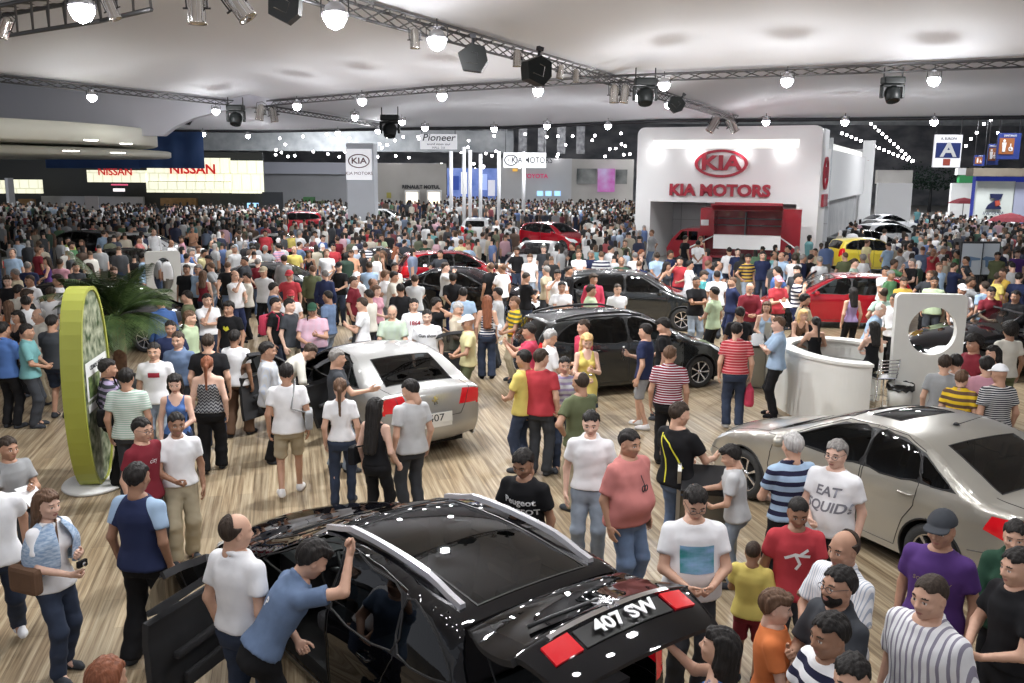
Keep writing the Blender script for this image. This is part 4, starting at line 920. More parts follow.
def small_lights():          # far rows of little lamps under the dark roof
    rs = random.Random(5); proto = MB().lathe([(.001, -.09), (.08, -.08), (.11, 0), (.09, .1), (.001, .12)], 8).build('hall_lamp', mat('far_lamp_glow', (1, 1, 1), .4, emit=(1, .96, .98), es=14))
    k = 0
    spots = [(p, q) for p, q in zip(np.linspace(842, 912, 16), np.linspace(133.5, 161.5, 16))] + [(p, q) for p, q in zip(np.linspace(871, 913, 12), np.linspace(124, 161, 12))] + [(984, 124), (977, 133), (971, 139), (966, 146), (991, 120), (998, 133)] + [(rs.uniform(275, 630), rs.uniform(133, 158)) for _ in range(70)] + [(rs.uniform(440, 560), rs.uniform(158, 170)) for _ in range(12)]
    for px, py in spots:
        z = 8.6 if px > 820 else rs.uniform(6.3, 8.5); p = at(px, py - 0, z) if py < 171 else None
        if p is None or p.y > 125: p = aty(px, py, rs.uniform(70, 100))
        o = proto if k == 0 else proto.copy()
        if k: COL.objects.link(o)
        o.location = p; s_ = p.y / 75 * (1.0 if px > 820 else .9); o.scale = (s_,) * 3; k += 1
        tag(o, 'small white lamp in the receding roof rows over the right aisle' if px > 820 else 'small white lamp scattered under the dark roof beyond the fabric', 'lamp', 'roof lamps over the right aisle' if px > 820 else 'distant lamps under the dark roof')
for i, (x_, y_, pw) in enumerate(((-5.5, 6, 25), (-1.5, 4.5, 40), (2.5, 6.5, 70), (6.5, 8.2, 80), (-8, 8, 25), (-2.5, 7.7, 60), (3.2, 8, 90), (.5, 7.2, 60), (-4, 7.4, 40), (0, 2, 25), (5, 2.5, 40), (-1.2, 6, 30), (1.4, 5.2, 30), (4.4, 7.2, 40), (-3.4, 5.4, 25))):
    q_ = to_px((x_, y_, 6.2)); flood(q_[0], q_[1], 6.2, 1, 'flood lamp hung high over the front stand, %s the black wagon' % ('left of' if x_ < -2 else 'right of' if x_ > 2 else 'straight above'), pw, 'flood lamps hung above the frame')
small_lights()
HEADM = mat('moving_head_black', (.008, .01, .01), .45, spec=.25); PARM = mat('par_can_polished', (.55, .52, .48), .18, 1.0)
def moving_head(px, py, z, s_, label, hexa=False, rot=(0, 0, 0)):
    r = empty('moving_head_lamp', at(px, py, z), label=label, cat='stage lamp'); r.scale = (s_,) * 3; r.rotation_euler = [R(a) for a in rot]
    if hexa:
        MB().prism([(-.2, -.24), (.16, -.28), (.3, -.06), (.24, .2), (-.02, .27), (-.3, .08)], .3, Matrix.Translation((0, -.15, 0))).build('housing', HEADM, r); MB().tube([(0, 0, .2), (0, 0, .42)], .03, 8).box((-.06, -.05, .38), (.06, .05, .46)).build('clamp', DSTEEL, r)
        MB().tube([(-.14, -.155, -.1), (.1, -.155, -.12), (.1, -.155, .08), (-.02, -.155, .1)], .006, 4).build('handle', CHROME, r)
    else:
        MB().box((-.27, -.17, .2), (.27, .17, .38), bev=.04).build('base', HEADM, r); MB().tube([(-.24, 0, .38), (-.24, 0, .62)], .018, 6).tube([(.24, 0, .38), (.24, 0, .62)], .018, 6).build('hanger', DSTEEL, r)
        MB().box((-.3, -.08, -.16), (-.23, .08, .19), bev=.02).box((.23, -.08, -.16), (.3, .08, .19), bev=.02).box((-.3, -.08, .12), (.3, .08, .19), bev=.02).build('yoke', HEADM, r)
        MB().lathe([(.001, .14), (.14, .12), (.2, .02), (.2, -.1), (.17, -.26), (.15, -.27), (.13, -.24), (.001, -.22)], 20, Matrix.Rotation(R(-25), 4, 'X')).build('head', HEADM, r)
    return r
moving_head(473, 58, ZT - .5, .85, 'six-sided black moving head lamp hanging under the truss', True); moving_head(536, 70, ZT - .5, .95, 'black moving head lamp above the centre flood lamp', True, (0, 12, 30))
moving_head(892, 92, ZT - .6, .85, 'black moving head lamp with round yoke alone on the right truss'); moving_head(645, 94, ZT - .5, 1.0, 'black moving head lamp over the pavilion corner, next to two cans'); moving_head(236, 117, ZT - .55, 1.1, 'black moving head lamp where the left trusses meet')
moving_head(285, 6, ZT - .6, .62, 'large grey moving head lamp cut by the top edge', True, (0, 20, 0)); moving_head(390, 128, ZT - .4, 1.6, 'black moving head lamp right above the tall white column'); moving_head(186, 120, ZT - .45, .7, 'small black moving head lamp above the canopy rim', True); moving_head(676, 104, ZT - .5, .8, 'rounded moving head lamp tilted over the pavilion roof', True, (0, 40, 0))
def par(px, py, z, s_, rx, ry, label):
    r = empty('par_can_lamp', at(px, py, z), label=label, cat='stage lamp'); r.scale = (s_,) * 3; r.rotation_euler = (R(rx), R(ry), 0)
    MB().lathe([(.05, .34), (.1, .3), (.12, .22), (.12, -.12), (.135, -.14), (.135, -.17), (.115, -.16), (.1, -.1)], 20, caps=False).build('can', PARM, r); MB().lathe([(.001, -.06), (.1, -.08), (.11, -.12)], 16, caps=False).build('lens', mat('par_lens', (.6, .55, .45), .1, coat=1), r)
    MB().tube([(-.15, 0, .05), (-.16, 0, .36), (0, 0, .42), (.16, 0, .36), (.15, 0, .05)], .012, 6).tube([(-.2, 0, .05), (-.12, 0, .05)], .015, 6).tube([(.12, 0, .05), (.2, 0, .05)], .015, 6).build('yoke', DSTEEL, r)
    mb = MB()
    for k in range(10): a = 2 * math.pi * k / 10; mb.tube([(.124 * math.cos(a), .124 * math.sin(a), .26), (.124 * math.cos(a), .124 * math.sin(a), -.13)], .006, 4)
    mb.build('fin', CHROME, r); return r
par(197, 12, ZT - .5, .85, 0, 0, 'polished par can hanging straight down near the top edge'); par(241, 8, ZT - .45, .9, 0, -35, 'polished par can tilted to the right near the top edge'); par(113, 12, ZT - .5, .55, 0, -20, 'small par can beside the upper left flood lamp'); par(4, 31, ZT - .5, .6, 0, 25, 'par can under the dark truss at the left edge')
par(614, 97, ZT - .5, .9, 0, 0, 'left one of two par cans hanging at the truss junction'); par(624, 97, ZT - .5, .9, 0, 6, 'right one of two par cans hanging at the truss junction'); par(260, 115, ZT - .5, 1.1, 0, 12, 'chrome par can right of the left moving head'); par(274, 117, ZT - .5, 1.1, 0, -8, 'outer chrome par can right of the left moving head')
par(576, 78, ZT - .4, .55, 0, 0, 'small par can on the truss above the junction'); par(560, 74, ZT - .4, .55, 0, 10, 'small par can next to the centre moving head'); par(517, 61, ZT - .4, .6, 0, 0, 'small white-lit par can left of the centre moving head'); par(415, 42, ZT - .4, .6, 0, 0, 'small par can left of the second bright flood lamp')
par(712, 127, ZT - .35, 1.5, 0, 30, 'left par can tilted over the pavilion sign'); par(733, 127, ZT - .35, 1.5, 0, -30, 'right par can tilted over the pavilion sign')
# ---- white pavilion with red lettering
PC = Vector((13.75, 41.0, 0)); PU = Vector((-.905, .425, 0)).normalized(); PV = Vector((.425, .905, 0)).normalized()
PMx = Matrix(((-PU.x, PV.x, 0, PC.x), (-PU.y, PV.y, 0, PC.y), (0, 0, 1, 0), (0, 0, 0, 1)))      # local: x to the right along the front, y into depth; origin front right corner
pav = empty('pavilion', PC, label='white exhibition pavilion with rounded corners and big red lettering', cat='pavilion')
def pbuild(mb, nm, m, parent=pav):
    o = mb.build(nm, m, parent); o.data.transform(Matrix.Translation(-PC) @ PMx if parent is pav else Matrix.Translation(-PC) @ PMx); return o
WP = 8.55; HP = 6.35
mb = MB(); out = rrect(-WP, -.1, 0, HP, .35, 6); mb.prism([(x, z) for x, z in out], .9, None, holes=[[(-WP + .75, -.05), (-.95, -.05), (-.95, 2.85), (-WP + .75, 2.85)], [(-WP + .75, 5.35), (-1.0, 5.35), (-1.0, 5.75), (-WP + .75, 5.75)]]); pbuild(mb, 'front_wall', WHITE)
pbuild(MB().box((-WP + .75, .25, 5.3), (-1.0, .4, 5.8)), 'light_slot', mat('slot_glow', (.95, .95, .9), .5, emit=(1, 1, .95), es=.3))
pbuild(MB().box((-WP + .05, .9, 0), (-WP + .75, 5, HP - .3)), 'return_wall', WHITE); pbuild(MB().box((-WP, 4.2, 0), (0, 4.4, HP - .4)), 'back_wall', noisy('pavilion_grey', (.55, .56, .58), (.6, .61, .63), .5, .6))
mb = MB()
for i in range(6): mb.box((-WP + 1.2 + i * 1.3, 4.17, 0), (-WP + 1.22 + i * 1.3, 4.2, 3))
for z in (.9, 1.8, 2.6): mb.box((-WP, 4.17, z), (0, 4.2, z + .02))
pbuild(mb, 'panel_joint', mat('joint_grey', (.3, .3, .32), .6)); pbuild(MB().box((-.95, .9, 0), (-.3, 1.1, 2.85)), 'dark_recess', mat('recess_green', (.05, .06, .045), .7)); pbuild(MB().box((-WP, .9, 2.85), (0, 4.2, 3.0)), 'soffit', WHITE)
pbuild(MB().box((-.25, .85, 0), (0, 2.6, HP - .1), bev=.04), 'side_wall', WHITE)
mb = MB().box((-.3, 2.6, 2.9), (-.05, 26, 5.4)); pbuild(mb, 'side_wall', WHITE); mb = MB().box((-.5, 2.6, 5.4), (-.3, 26, 5.75)); pbuild(mb, 'side_lightbox', mat('slot_glow', (.95, .95, .9), .5)); 
mb = MB()
for i in range(34): mb.box((-.5, 2.7 + i * .68, 0), (-.42, 2.7 + i * .68 + .6, 2.9))
pbuild(mb, 'slatted_screen', noisy('screen_grey', (.36, .37, .38), (.5, .5, .5), 1, .5))
def ptext(s_, size, x, z, y=-.08, depth=.09, bold=.02, sx=1.15, m=KRED, side=False):
    M = Matrix.Translation(-PC) @ PMx @ (Matrix.Translation((x, y, z)) @ Matrix.Rotation(R(90), 4, 'X') if not side else Matrix.Translation((.06, x, z)) @ Matrix.Rotation(R(90), 4, 'Z') @ Matrix.Rotation(R(90), 4, 'X'))
    return text(s_, size, M, m, pav, 'lettering', depth=depth, bold=bold, sx=sx)
def emblem(x, z, a, b, side=False):
    mb = MB(); pts = [(a * math.cos(2 * math.pi * k / 48), b * math.sin(2 * math.pi * k / 48)) for k in range(48)]; inn = [(p[0] * .88, p[1] * .82) for p in pts]
    M = Matrix.Translation((x, -.1, z)) if not side else Matrix.Translation((.1, x, z)) @ Matrix.Rotation(R(90), 4, 'Z'); mb.prism(pts, .09, M, holes=[inn]); pbuild(mb, 'emblem_ring', KRED)
for x_ in (-7.6, -5.7, -3.5, -1.6):
    q_ = PMx @ Vector((x_, -.35, 5.25)); l_ = bpy.data.lights.new('wall_light', 'POINT'); l_.energy = 9; l_.shadow_soft_size = .06; lo_ = bpy.data.objects.new('wall_light', l_); COL.objects.link(lo_); lo_.location = q_ - Vector((0, 0, .1)); pbuild(MB().lathe([(.001, -.03), (.06, 0), (.001, .03)], 10, Matrix.Translation((x_, -.35, 5.27))).tube([(x_, -.35, 5.3), (x_, 0, 5.34)], .015, 5), 'wall_lamp', mat('wall_lamp_glow', (1, 1, 1), .3, emit=(1, 1, 1), es=8))
emblem(-4.45, 4.66, 1.24, .64); ptext('KIA', .92, -4.45, 4.66, sx=1.3, bold=.03); ptext('KIA MOTORS', .74, -4.5, 3.4, sx=1.08, bold=.03); emblem(1.65, 4.25, .8, .75, True); ptext('KIA', .7, 1.65, 4.25, side=True, sx=1.0)
pbuild(MB().box((.0, .9, 2.72), (.12, 2.5, 3.3), bev=.02), 'side_sign', KRED); ptext('KIA MOTORS', .27, 1.7, 3.0, side=True, m=mat('dull_red', (.2, .01, .02), .5), sx=.85)
pbuild(MB().box((-.4, 27.5, 0), (.4, 28, 6.6)).box((-6, 27.9, 0), (-.4, 28.1, 6)), 'far_pillar', WHITE); emblem(27.0, 5.2, .01, .01, True)
# ---- generic upright pieces placed at a real distance
def slab(name, px0, py0, px1, py1, y, th, m, parent=None, **kw):
    a = aty(px0, py0, y); b = aty(px1, py1, y); mb = MB().box((min(a.x, b.x), y, max(min(a.z, b.z), 0 if kw.get('ground', 1) else -9)), (max(a.x, b.x), y + th, max(a.z, b.z))); o = mb.build(name, m, parent); return o
def ytext(s_, px, py, y, size, m, parent=None, **kw): p = aty(px, py, y); return text(s_, size, Matrix.Translation(p) @ Matrix.Rotation(R(90), 4, 'X'), m, parent, **kw)
def ground(px0, py0, px1, y, m, name, th=.3, **kw):
    a = aty(px0, py0, y); b = aty(px1, py0, y); return MB().box((a.x, y, 0), (b.x, y + th, a.z)).build(name, m, kw.get('parent'))
struct(MB().box((-75, 128, 0), (75, 129, 12)).build('wall_back', noisy('far_wall', (.16, .17, .19), (.36, .36, .38), .35, .8, (1, 1, 2))))
struct(MB().box((-76, 40, 0), (-75, 128, 12)).build('wall_left', DKGREY)); struct(MB().box((75, -3, 0), (76, 128, 12)).build('wall_right', GREYW))
# far left stand
YN = 74
nis = empty('exhibition_stand', (-30, YN, 0), label='long dark exhibition stand with glowing cream panels and red lettering at far left', cat='stand')
def nchild(o): o.parent = nis; o.matrix_parent_inverse = Matrix.Translation((30, -YN, 0)); return o
nchild(ground(-60, 150, 262, YN + 3, DKGREY, 'back_panel')); nchild(ground(41, 196, 143, YN + 2, mat('lilac_grey', (.3, .3, .33), .6), 'lower_wall'))
LB = mat('cream_glow', (.9, .9, .75), .5, emit=(1, .98, .74), es=.5)
def lb_mat():
    m = LB; b = bsdf(m); tc = nn(m, 'ShaderNodeTexCoord'); mp = nn(m, 'ShaderNodeMapping'); mp.inputs['Rotation'].default_value = (R(90), 0, 0); lk(m, tc, 'Object', mp, 0); bk = nn(m, 'ShaderNodeTexBrick'); bk.inputs['Scale'].default_value = 1; bk.inputs['Brick Width'].default_value = .75; bk.inputs['Row Height'].default_value = 1.3; bk.inputs['Mortar Size'].default_value = .04; bk.offset = .37
    bk.inputs['Color1'].default_value = (1, .97, .72, 1); bk.inputs['Color2'].default_value = (.95, .94, .68, 1); bk.inputs['Mortar'].default_value = (.5, .5, .3, 1); lk(m, mp, 0, bk, 0); lk(m, bk, 0, b, 'Emission Color')
lb_mat()
for q in ((86.5, 170, 146, 182.5, 0), (146, 157.5, 230, 181.5, 0), (230, 160.5, 263, 193.5, .3), (146, 181.5, 230, 193, .2), (10, 179.5, 41, 193.5, 0), (-30, 180, 3, 193.5, 0)): nchild(slab('light_panel', q[0], q[1], q[2], q[3], YN - .5 - q[4], .4, LB))
NRED = mat('stand_red', (.6, .02, .02), .4, emit=(.6, .01, .01), es=.3)
nchild(ytext('NISSAN', 115, 172, YN - .6, .82, NRED, bold=.02, sx=1.0)); nchild(ytext('NISSAN', 192.5, 169.5, YN - .6, 1.05, NRED, bold=.03, sx=1.05))
nchild(slab('screen', 111, 184, 127, 185.5, YN - .5, .2, mat('pink_screen', (.5, .1, .2), .3, emit=(.8, .1, .2), es=.5))); nchild(slab('screen', 113, 188.5, 124, 191.5, YN - .5, .2, mat('white_screen', (.8, .8, .8), .3, emit=(1, .9, .9), es=.7)))
nchild(slab('column', 4.5, 178, 11, 215, YN - 4, .8, GREYW)); nchild(ground(262, 192, 282, YN - 1, DKGREY, 'back_panel')); nchild(slab('wood_panel', 18, 199, 33, 206, YN + 1, .5, noisy('dark_wood', (.15, .08, .03), (.22, .12, .05), 3, .5))); nchild(slab('wood_panel', 160, 198, 196, 206, YN + 1.5, .5, MATS['dark_wood']))
# round cream canopy and blue banners
cv = empty('round_canopy', (-21.5, 32, 0), label='two-tier round cream canopy with recessed downlights hanging at left', cat='canopy')
z1 = aty(152, 131, 30).z; z0 = aty(152, 146, 30).z
def disc(nm, cx, cy, r, za, zb, m): mb = MB(); mb.lathe([(.001, za), (r - .1, za), (r, za + .05), (r, zb - .03), (r - .05, zb), (.001, zb)], 72, Matrix.Translation((cx + 21.5, cy - 32, 0))); return mb.build(nm, m, cv)
disc('upper_disc', -23.9, 33, 10.4, z0 + .1, z1 + .25, CREAM); disc('lower_disc', -26.4, 36.5, 12.0, z0 - .28, z0 + .0, CREAM)
DL = mat('downlight_glow', (1, 1, .9), .3, emit=(1, .98, .85), es=9)
for px, py in ((91, 140), (126, 143.5), (71, 150.6), (118, 152.5), (20, 146)):
    zz = z0 + .09 if py < 147 else z0 - .29; p = at(px, py, zz); p = p if p.y < 60 else aty(px, py, 40); MB().lathe([(.001, 0), (.17, 0), (.2, .02)], 16, Matrix.Translation((p.x + 21.5, p.y - 32, zz - .02))).build('downlight', DL, cv)
BAN = mat('banner_blue', (.07, .15, .38), .6)
for a, b in ((46, 138), (140, 203)):
    p = aty(a, 168, 47); q = aty(b, 150, 47); mb = MB(); n = 12
    for k in range(n + 1):
        x = p.x + (q.x - p.x) * k / n; yy = 47 + .12 * math.sin(k * 1.7)
        mb.v += [(x, yy, p.z), (x, yy, q.z + .9)]
        if k: j = 2 * k; mb.f.append((j - 2, j, j + 1, j - 1)); mb.m.append(0); mb.sm.append(True)
    o = mb.build('hanging_banner', BAN); tag(o, 'long blue cloth banner hanging under the cream canopy' if a == 46 else 'short blue cloth banner covering the second red lettering', 'banner'); md = o.modifiers.new('t', 'SOLIDIFY'); md.thickness = .03
# white fabric drape of the left stand
struct(MB().prism([(-40, 5.4), (-12.8, 5.4), (-12.3, 5.75), (-11.6, 6.05), (-10.6, 6.3), (-9.2, 6.5), (-7.6, 6.62), (-7.6, 7.6), (-40, 8)], .4, Matrix.Translation((0, 33.6, 0))).build('wall_left', mat('drape_lilac', (.62, .62, .68), .8)))
# back partitions
YB = 84
struct(ground(263, 163, 346, YB, GREYW, 'wall_back')); struct(slab('wall_back', 263, 162, 437, 175, YB - .5, .3, mat('pale_lilac', (.55, .57, .66), .7))); struct(ground(376, 163, 446, YB - 2, BEIGEW, 'wall_back'))
o = empty('sign_lettering', aty(421, 187, YB - 2.1), label='small black raised lettering on the beige wall right of the column', cat='sign'); text('RENAULT MOTUL', .42, Matrix.Translation((0, -.1, 0)) @ Matrix.Rotation(R(90), 4, 'X'), DKGREY, o, bold=.02)
for px, nm in ((412, 'left'), (434, 'right')):
    r = empty('display_case', aty(px, 205, YB - 3), label='lit display case on the beige wall, %s one of the pair' % nm, cat='display case'); MB().box((-.65, 0, .0), (.65, .5, 1.3), bev=.05).build('frame', WHITE, r); MB().box((-.5, -.05, .15), (.5, .05, 1.1)).build('screen', mat('warm_glow', (.9, .8, .6), .5, emit=(1, .85, .6), es=1.1), r)
o = slab('wall_poster', 386.5, 192.5, 391, 198, YB - 2.2, .1, mat('yellow_poster', (.45, .4, .1), .6)); tag(o, 'small yellow-green poster on the beige wall by the column', 'poster')
kc = empty('sign_column', aty(361, 200, 56) * 1, label='tall white square column with an oval emblem sign at its top', cat='column'); kc.location.z = 0
a = aty(347, 143, 56); b = aty(374.5, 143, 56); w = b.x - a.x; MB().box((-w / 2, 0, 0), (w / 2, w * .9, a.z), bev=.05).build('shaft', noisy('column_grey', (.5, .52, .56), (.54, .56, .6), .5, .6), kc)
zt = aty(360, 149, 56).z; zb_ = aty(360, 180, 56).z; MB().box((-w / 2 - .02, -.12, zb_), (w / 2 - .12, 0, zt), bev=.02).build('sign_board', SIGNW, kc)
mb = MB(); el = oval(-.05, aty(360, 161, 56).z, .66, .42); mb.prism(el, .05, Matrix.Translation((0, -.18, 0)), holes=[[(-.05 + (x + .05) * .9, aty(360, 161, 56).z + (z - aty(360, 161, 56).z) * .86) for x, z in el]]); mb.build('emblem_ring', mat('dull_maroon', (.16, .08, .08), .5), kc)
text('KIA', .5, Matrix.Translation((-.05, -.15, aty(360, 161, 56).z)) @ Matrix.Rotation(R(90), 4, 'X'), MATS['dull_maroon'], kc, bold=.01, sx=1.2); text('KIA MOTORS', .28, Matrix.Translation((-.05, -.15, aty(360, 173.5, 56).z)) @ Matrix.Rotation(R(90), 4, 'X'), MATS['dull_maroon'], kc, sx=1.0)
def hang_sign(name, px0, py0, px1, py1, y, m, label, cables=True, topz=8):
    a = aty(px0, py0, y); b = aty(px1, py1, y); c = (a + b) / 2; r = empty(name, c, label=label, cat='sign'); w, h = abs(b.x - a.x) / 2, abs(b.z - a.z) / 2; MB().box((-w, 0, -h), (w, .12, h), bev=.02).build('board', m, r)
    if cables: MB().tube([(-w * .9, .06, h), (-w * .9, .06, topz - c.z)], .03, 6).tube([(w * .9, .06, h), (w * .9, .06, topz - c.z)], .03, 6).build('cable', STEEL, r)
    return r, w, h
def stext(r, s_, x, z, size, m, **kw): return text(s_, size, Matrix.Translation((x, -.03, z)) @ Matrix.Rotation(R(90), 4, 'X'), m, r, **kw)
r, w, h = hang_sign('hanging_sign', 420, 134, 457, 149.5, 60, SIGNW, 'white hanging sign with dark cursive name beside the tall column'); stext(r, 'Pioneer', 0, .25, .62, DKGREY, bold=.005, shear=.2, sx=1.1); stext(r, 'sound vision soul', 0, -.15, .22, DKGREY); stext(r, 'HALL  5.0', 0, -.38, .2, DKGREY)
r, w, h = hang_sign('hanging_sign', 503.5, 152.5, 546, 168, 70, SIGNW, 'white hanging sign with black emblem and lettering at back centre'); stext(r, 'KIA MOTORS', .55, 0, .62, DKGREY, sx=.85, bold=.01)
mb = MB(); el = oval(-1.05, 0, .52, .42); mb.prism(el, .04, Matrix.Translation((0, -.05, 0)), holes=[oval(-1.05, 0, .44, .34)]); mb.build('emblem_ring', DKGREY, r); stext(r, 'KIA', -1.05, 0, .34, DKGREY)
struct(ground(498, 158, 572, 92, noisy('panel_white', (.55, .55, .56), (.6, .6, .6), .4, .6), 'wall_back')); struct(ground(572, 159, 634, 92.2, BEIGEW, 'wall_back'))
o = empty('sign_lettering', aty(535.5, 176.3, 91.8), label='pink raised lettering on the pale far wall', cat='sign'); text('TOYOTA', .6, Matrix.Rotation(R(90), 4, 'X'), mat('sign_pink', (.6, .05, .15), .4, emit=(.8, .05, .2), es=.25), o, bold=.01)
o = slab('wall_sign', 512.5, 168.5, 517.5, 171.5, 91.5, .2, mat('amber', (.7, .4, .05), .5, emit=(.9, .5, .1), es=.4)); tag(o, 'small amber sign below the black-on-white hanging sign', 'sign')
PIC = noisy('photo_grey', (.06, .07, .07), (.45, .46, .44), .35, .4); PK = noisy('photo_pink', (.5, .02, .3), (.6, .6, .75), .5, .4, emit=(.3, .1, .35), es=.25)
for q, m, lb in (((577, 168.5, 596.5, 184), PIC, 'dark car photograph on the far wall, left of the pink poster'), ((598, 168.5, 614.5, 192), PK, 'tall pink and lilac poster on the far wall'), ((616, 169.5, 627, 184), PIC, 'dark car photograph beside the pavilion corner')):
    o = slab('wall_poster', *q, 91.6, .2, m); tag(o, lb, 'poster')
for px in (537, 545.5, 554.5): o = slab('wall_screen', px, 191, px + 6, 196, 90, .2, mat('blue_screen', (.2, .4, .6), .3, emit=(.3, .55, .9), es=.9)); tag(o, 'blue wall screen under the pink lettering, %s of three' % ('left' if px == 537 else 'middle' if px == 545.5 else 'right'), 'screen')
st = empty('exhibition_stand', (0, 96, 0), label='open blue-lit exhibition stand between grey and pale walls', cat='stand'); MB()
p = aty(447, 168, 96); q = aty(498, 196, 96); MB().box((p.x, 0, 0), (q.x, .4, p.z)).build('back_panel', noisy('stand_blue', (.05, .1, .3), (.3, .35, .6), .5, .5, emit=(.12, .2, .5), es=.35), st)
for i, (x0, y0, x1, y1) in enumerate(((452, 176, 459, 190), (461, 172, 467, 194), (481, 174, 487, 190), (488, 180, 495, 196))): p = aty(x0, y0, 95); q = aty(x1, y1, 95); MB().box((p.x, -1, q.z), (q.x, -.8, p.z)).build('panel', mat(('dark_blue', 'white_panel', 'sky_panel', 'pale_panel')[i], ((.02, .05, .2), (.8, .8, .8), (.4, .5, .8), (.7, .7, .75))[i], .5, emit=((.02, .05, .3), (.8, .8, .8), (.3, .4, .8), (.5, .5, .6))[i], es=.4), st)
for px, pt in ((451, 151), (464, 147), (470, 150), (480.5, 154), (499, 153), (524, 152)):
    p = aty(px, pt, 66); o = MB().tube([(0, 0, 0), (0, 0, p.z)], .13, 8).build('banner_pole', mat('pole_white', (.7, .7, .72), .4), None, loc=(p.x, p.y, 0)); tag(o, 'tall thin white pole standing in the far crowd', 'pole', 'white poles in the far crowd')
# platform crowd barrier, cubes and screens by the grey wall
for i, (x0, y0, x1, y1, c) in enumerate(((303, 197, 313, 205, 'green'), (317, 201, 325, 208, 'olive'), (296, 204, 304, 210, 'green'))):
    o = slab('display_cube', x0, y0, x1, y1, 78 - i, 1.0, cloth_mat(c) if 'cloth_mat' in globals() else DKGREY); tag(o, '%s green display cube at the grey wall' % ('upper', 'right', 'left')[i], 'cube')
o = slab('monitor', 302, 203, 309, 208, 76, .2, mat('white_screen', (.8, .8, .8))); tag(o, 'bright small monitor among the green cubes', 'monitor')
o = slab('monitor', 247, 203, 258, 208, 70, .2, mat('blue_screen', (.8, .8, .8))); tag(o, 'blue monitor in front of the dark stand', 'monitor')
# right aisle
def aisle_sign(px0, py0, px1, py1, y, kind, label):
    r, w, h = hang_sign('hanging_sign', px0, py0, px1, py1, y, SIGNW if kind == 'A' else mat('sign_navy', (.02, .04, .2), .5), label, topz=9)
    if kind == 'A':
        MB().box((-w * .88, -.04, -h * .42), (w * .88, 0, h * .5)).build('panel', MATS.get('sign_navy') or mat('sign_navy', (.02, .04, .2), .5), r); text('A', h * 1.2, Matrix.Translation((0, -.08, h * .04)) @ Matrix.Rotation(R(90), 4, 'X'), WHITE, r, bold=.03, sx=1.15); MB().box((-w * .28, -.04, -h * .88), (w * .22, 0, -h * .48)).build('panel', mat('brick_red', (.45, .08, .05), .5), r); stext(r, 'R. EUROPA', 0, h * .75, h * .2, DKGREY)
    else:
        MB().box((-w * .9, -.04, -h * .6), (w * .4, 0, h * .62)).build('panel', mat('sign_orange', (.3, .1, .03), .5), r); q = MB(); u = h
        q.prism(oval(-w * .5, u * .42, u * .1, u * .1, 12), .03, Matrix.Translation((0, -.07, 0))); q.prism([(-w * .5 - u * .16, u * .28), (-w * .5 + u * .16, u * .28), (-w * .5 + u * .12, -u * .1), (-w * .5 + u * .1, -u * .42), (-w * .5 - u * .1, -u * .42), (-w * .5 - u * .12, -u * .1)], .03, Matrix.Translation((0, -.07, 0)))
        q.prism(oval(w * .1, -u * .2, u * .17, u * .17, 16), .03, Matrix.Translation((0, -.07, 0)), holes=[oval(w * .1, -u * .2, u * .11, u * .11, 16)]); q.prism([(w * .05, u * .2), (w * .12, u * .2), (w * .12, -u * .08), (w * .32, -u * .3), (w * .25, -u * .34), (w * .05, -u * .12)], .03, Matrix.Translation((0, -.07, 0))); q.build('pictogram', WHITE, r); stext(r, 'SANITARIOS', 0, h * .8, h * .22, WHITE, sx=.8)
aisle_sign(935.5, 134.5, 960, 167.5, 46, 'A', 'hanging aisle sign with a big white letter A on navy'); aisle_sign(999, 133, 1019, 159.5, 42, 'P', 'larger hanging orange and navy sign with person and wheelchair pictograms'); aisle_sign(975, 155, 984.5, 166, 62, 'P', 'smaller hanging orange and navy pictogram sign left of the larger one'); aisle_sign(989, 144, 998, 165, 55, 'P', 'dark narrow pictogram sign half hidden behind the larger one')
ist = empty('exhibition_stand', (35, 62, 0), label='stand with brown fascia, blue frame and white panels at the right edge', cat='stand')
def ich(o): o.parent = ist; o.matrix_parent_inverse = Matrix.Translation((-35, -62, 0)); return o
ich(slab('fascia', 974, 168, 1090, 177, 60, 1, noisy('fascia_brown', (.16, .13, .1), (.2, .17, .13), 1, .6))); ich(slab('frame', 976, 176.5, 1090, 225, 61, .4, mat('frame_blue', (.02, .04, .3), .5, emit=(.02, .04, .4), es=.2))); ich(slab('panel', 977.5, 181, 1011, 225, 60.8, .3, noisy('panel_tile', (.62, .66, .62), (.68, .72, .68), .5, .3))); ich(slab('panel', 1015, 182, 1090, 225, 60.8, .3, mat('panel_lilac', (.4, .42, .55), .4)))
INK = mat('ink_navy', (.015, .02, .07), .5); zl = aty(996, 201, 60.6); u = 60 / 900
def zz(pts, m, yoff=0): q = MB(); q.prism([(zl.x + a * u, zl.z + b * u) for a, b in pts], .05, Matrix.Translation((0, 60.65 + yoff, 0))); o = q.build('emblem', m); ich(o)
zz([(-6, 7), (7, 7), (5, 2), (0, -1), (6, -6), (6.5, -8), (-9, -8), (-7, -4), (1, 2), (-5, 3)], INK); zz([(-1, 0), (3, 1), (5, -4), (0, -5)], mat('brick_red', (.45, .08, .05)), -.06); ich(ytext('INDIANA', 993, 213.5, 60.6, .34, INK, shear=.2))
for i, (px, py, y) in enumerate(((964, 199, 74), (1011, 215, 52))):
    p = aty(px, py, y); r = empty('parasol', (p.x, p.y, 0), label='red parasol in the crowd %s' % ('beside the white stand' if i == 0 else 'in front of the blue-framed stand'), cat='parasol'); MB().lathe([(1.25, p.z - .35), (.9, p.z - .14), (.45, p.z + .03), (.001, p.z + .12)], 8, smooth=False, caps=False).build('canopy', cloth_mat('darkred') if 'cloth_mat' in globals() else KRED, r); MB().tube([(0, 0, 0), (0, 0, p.z + .1)], .03, 6).build('pole', STEEL, r)
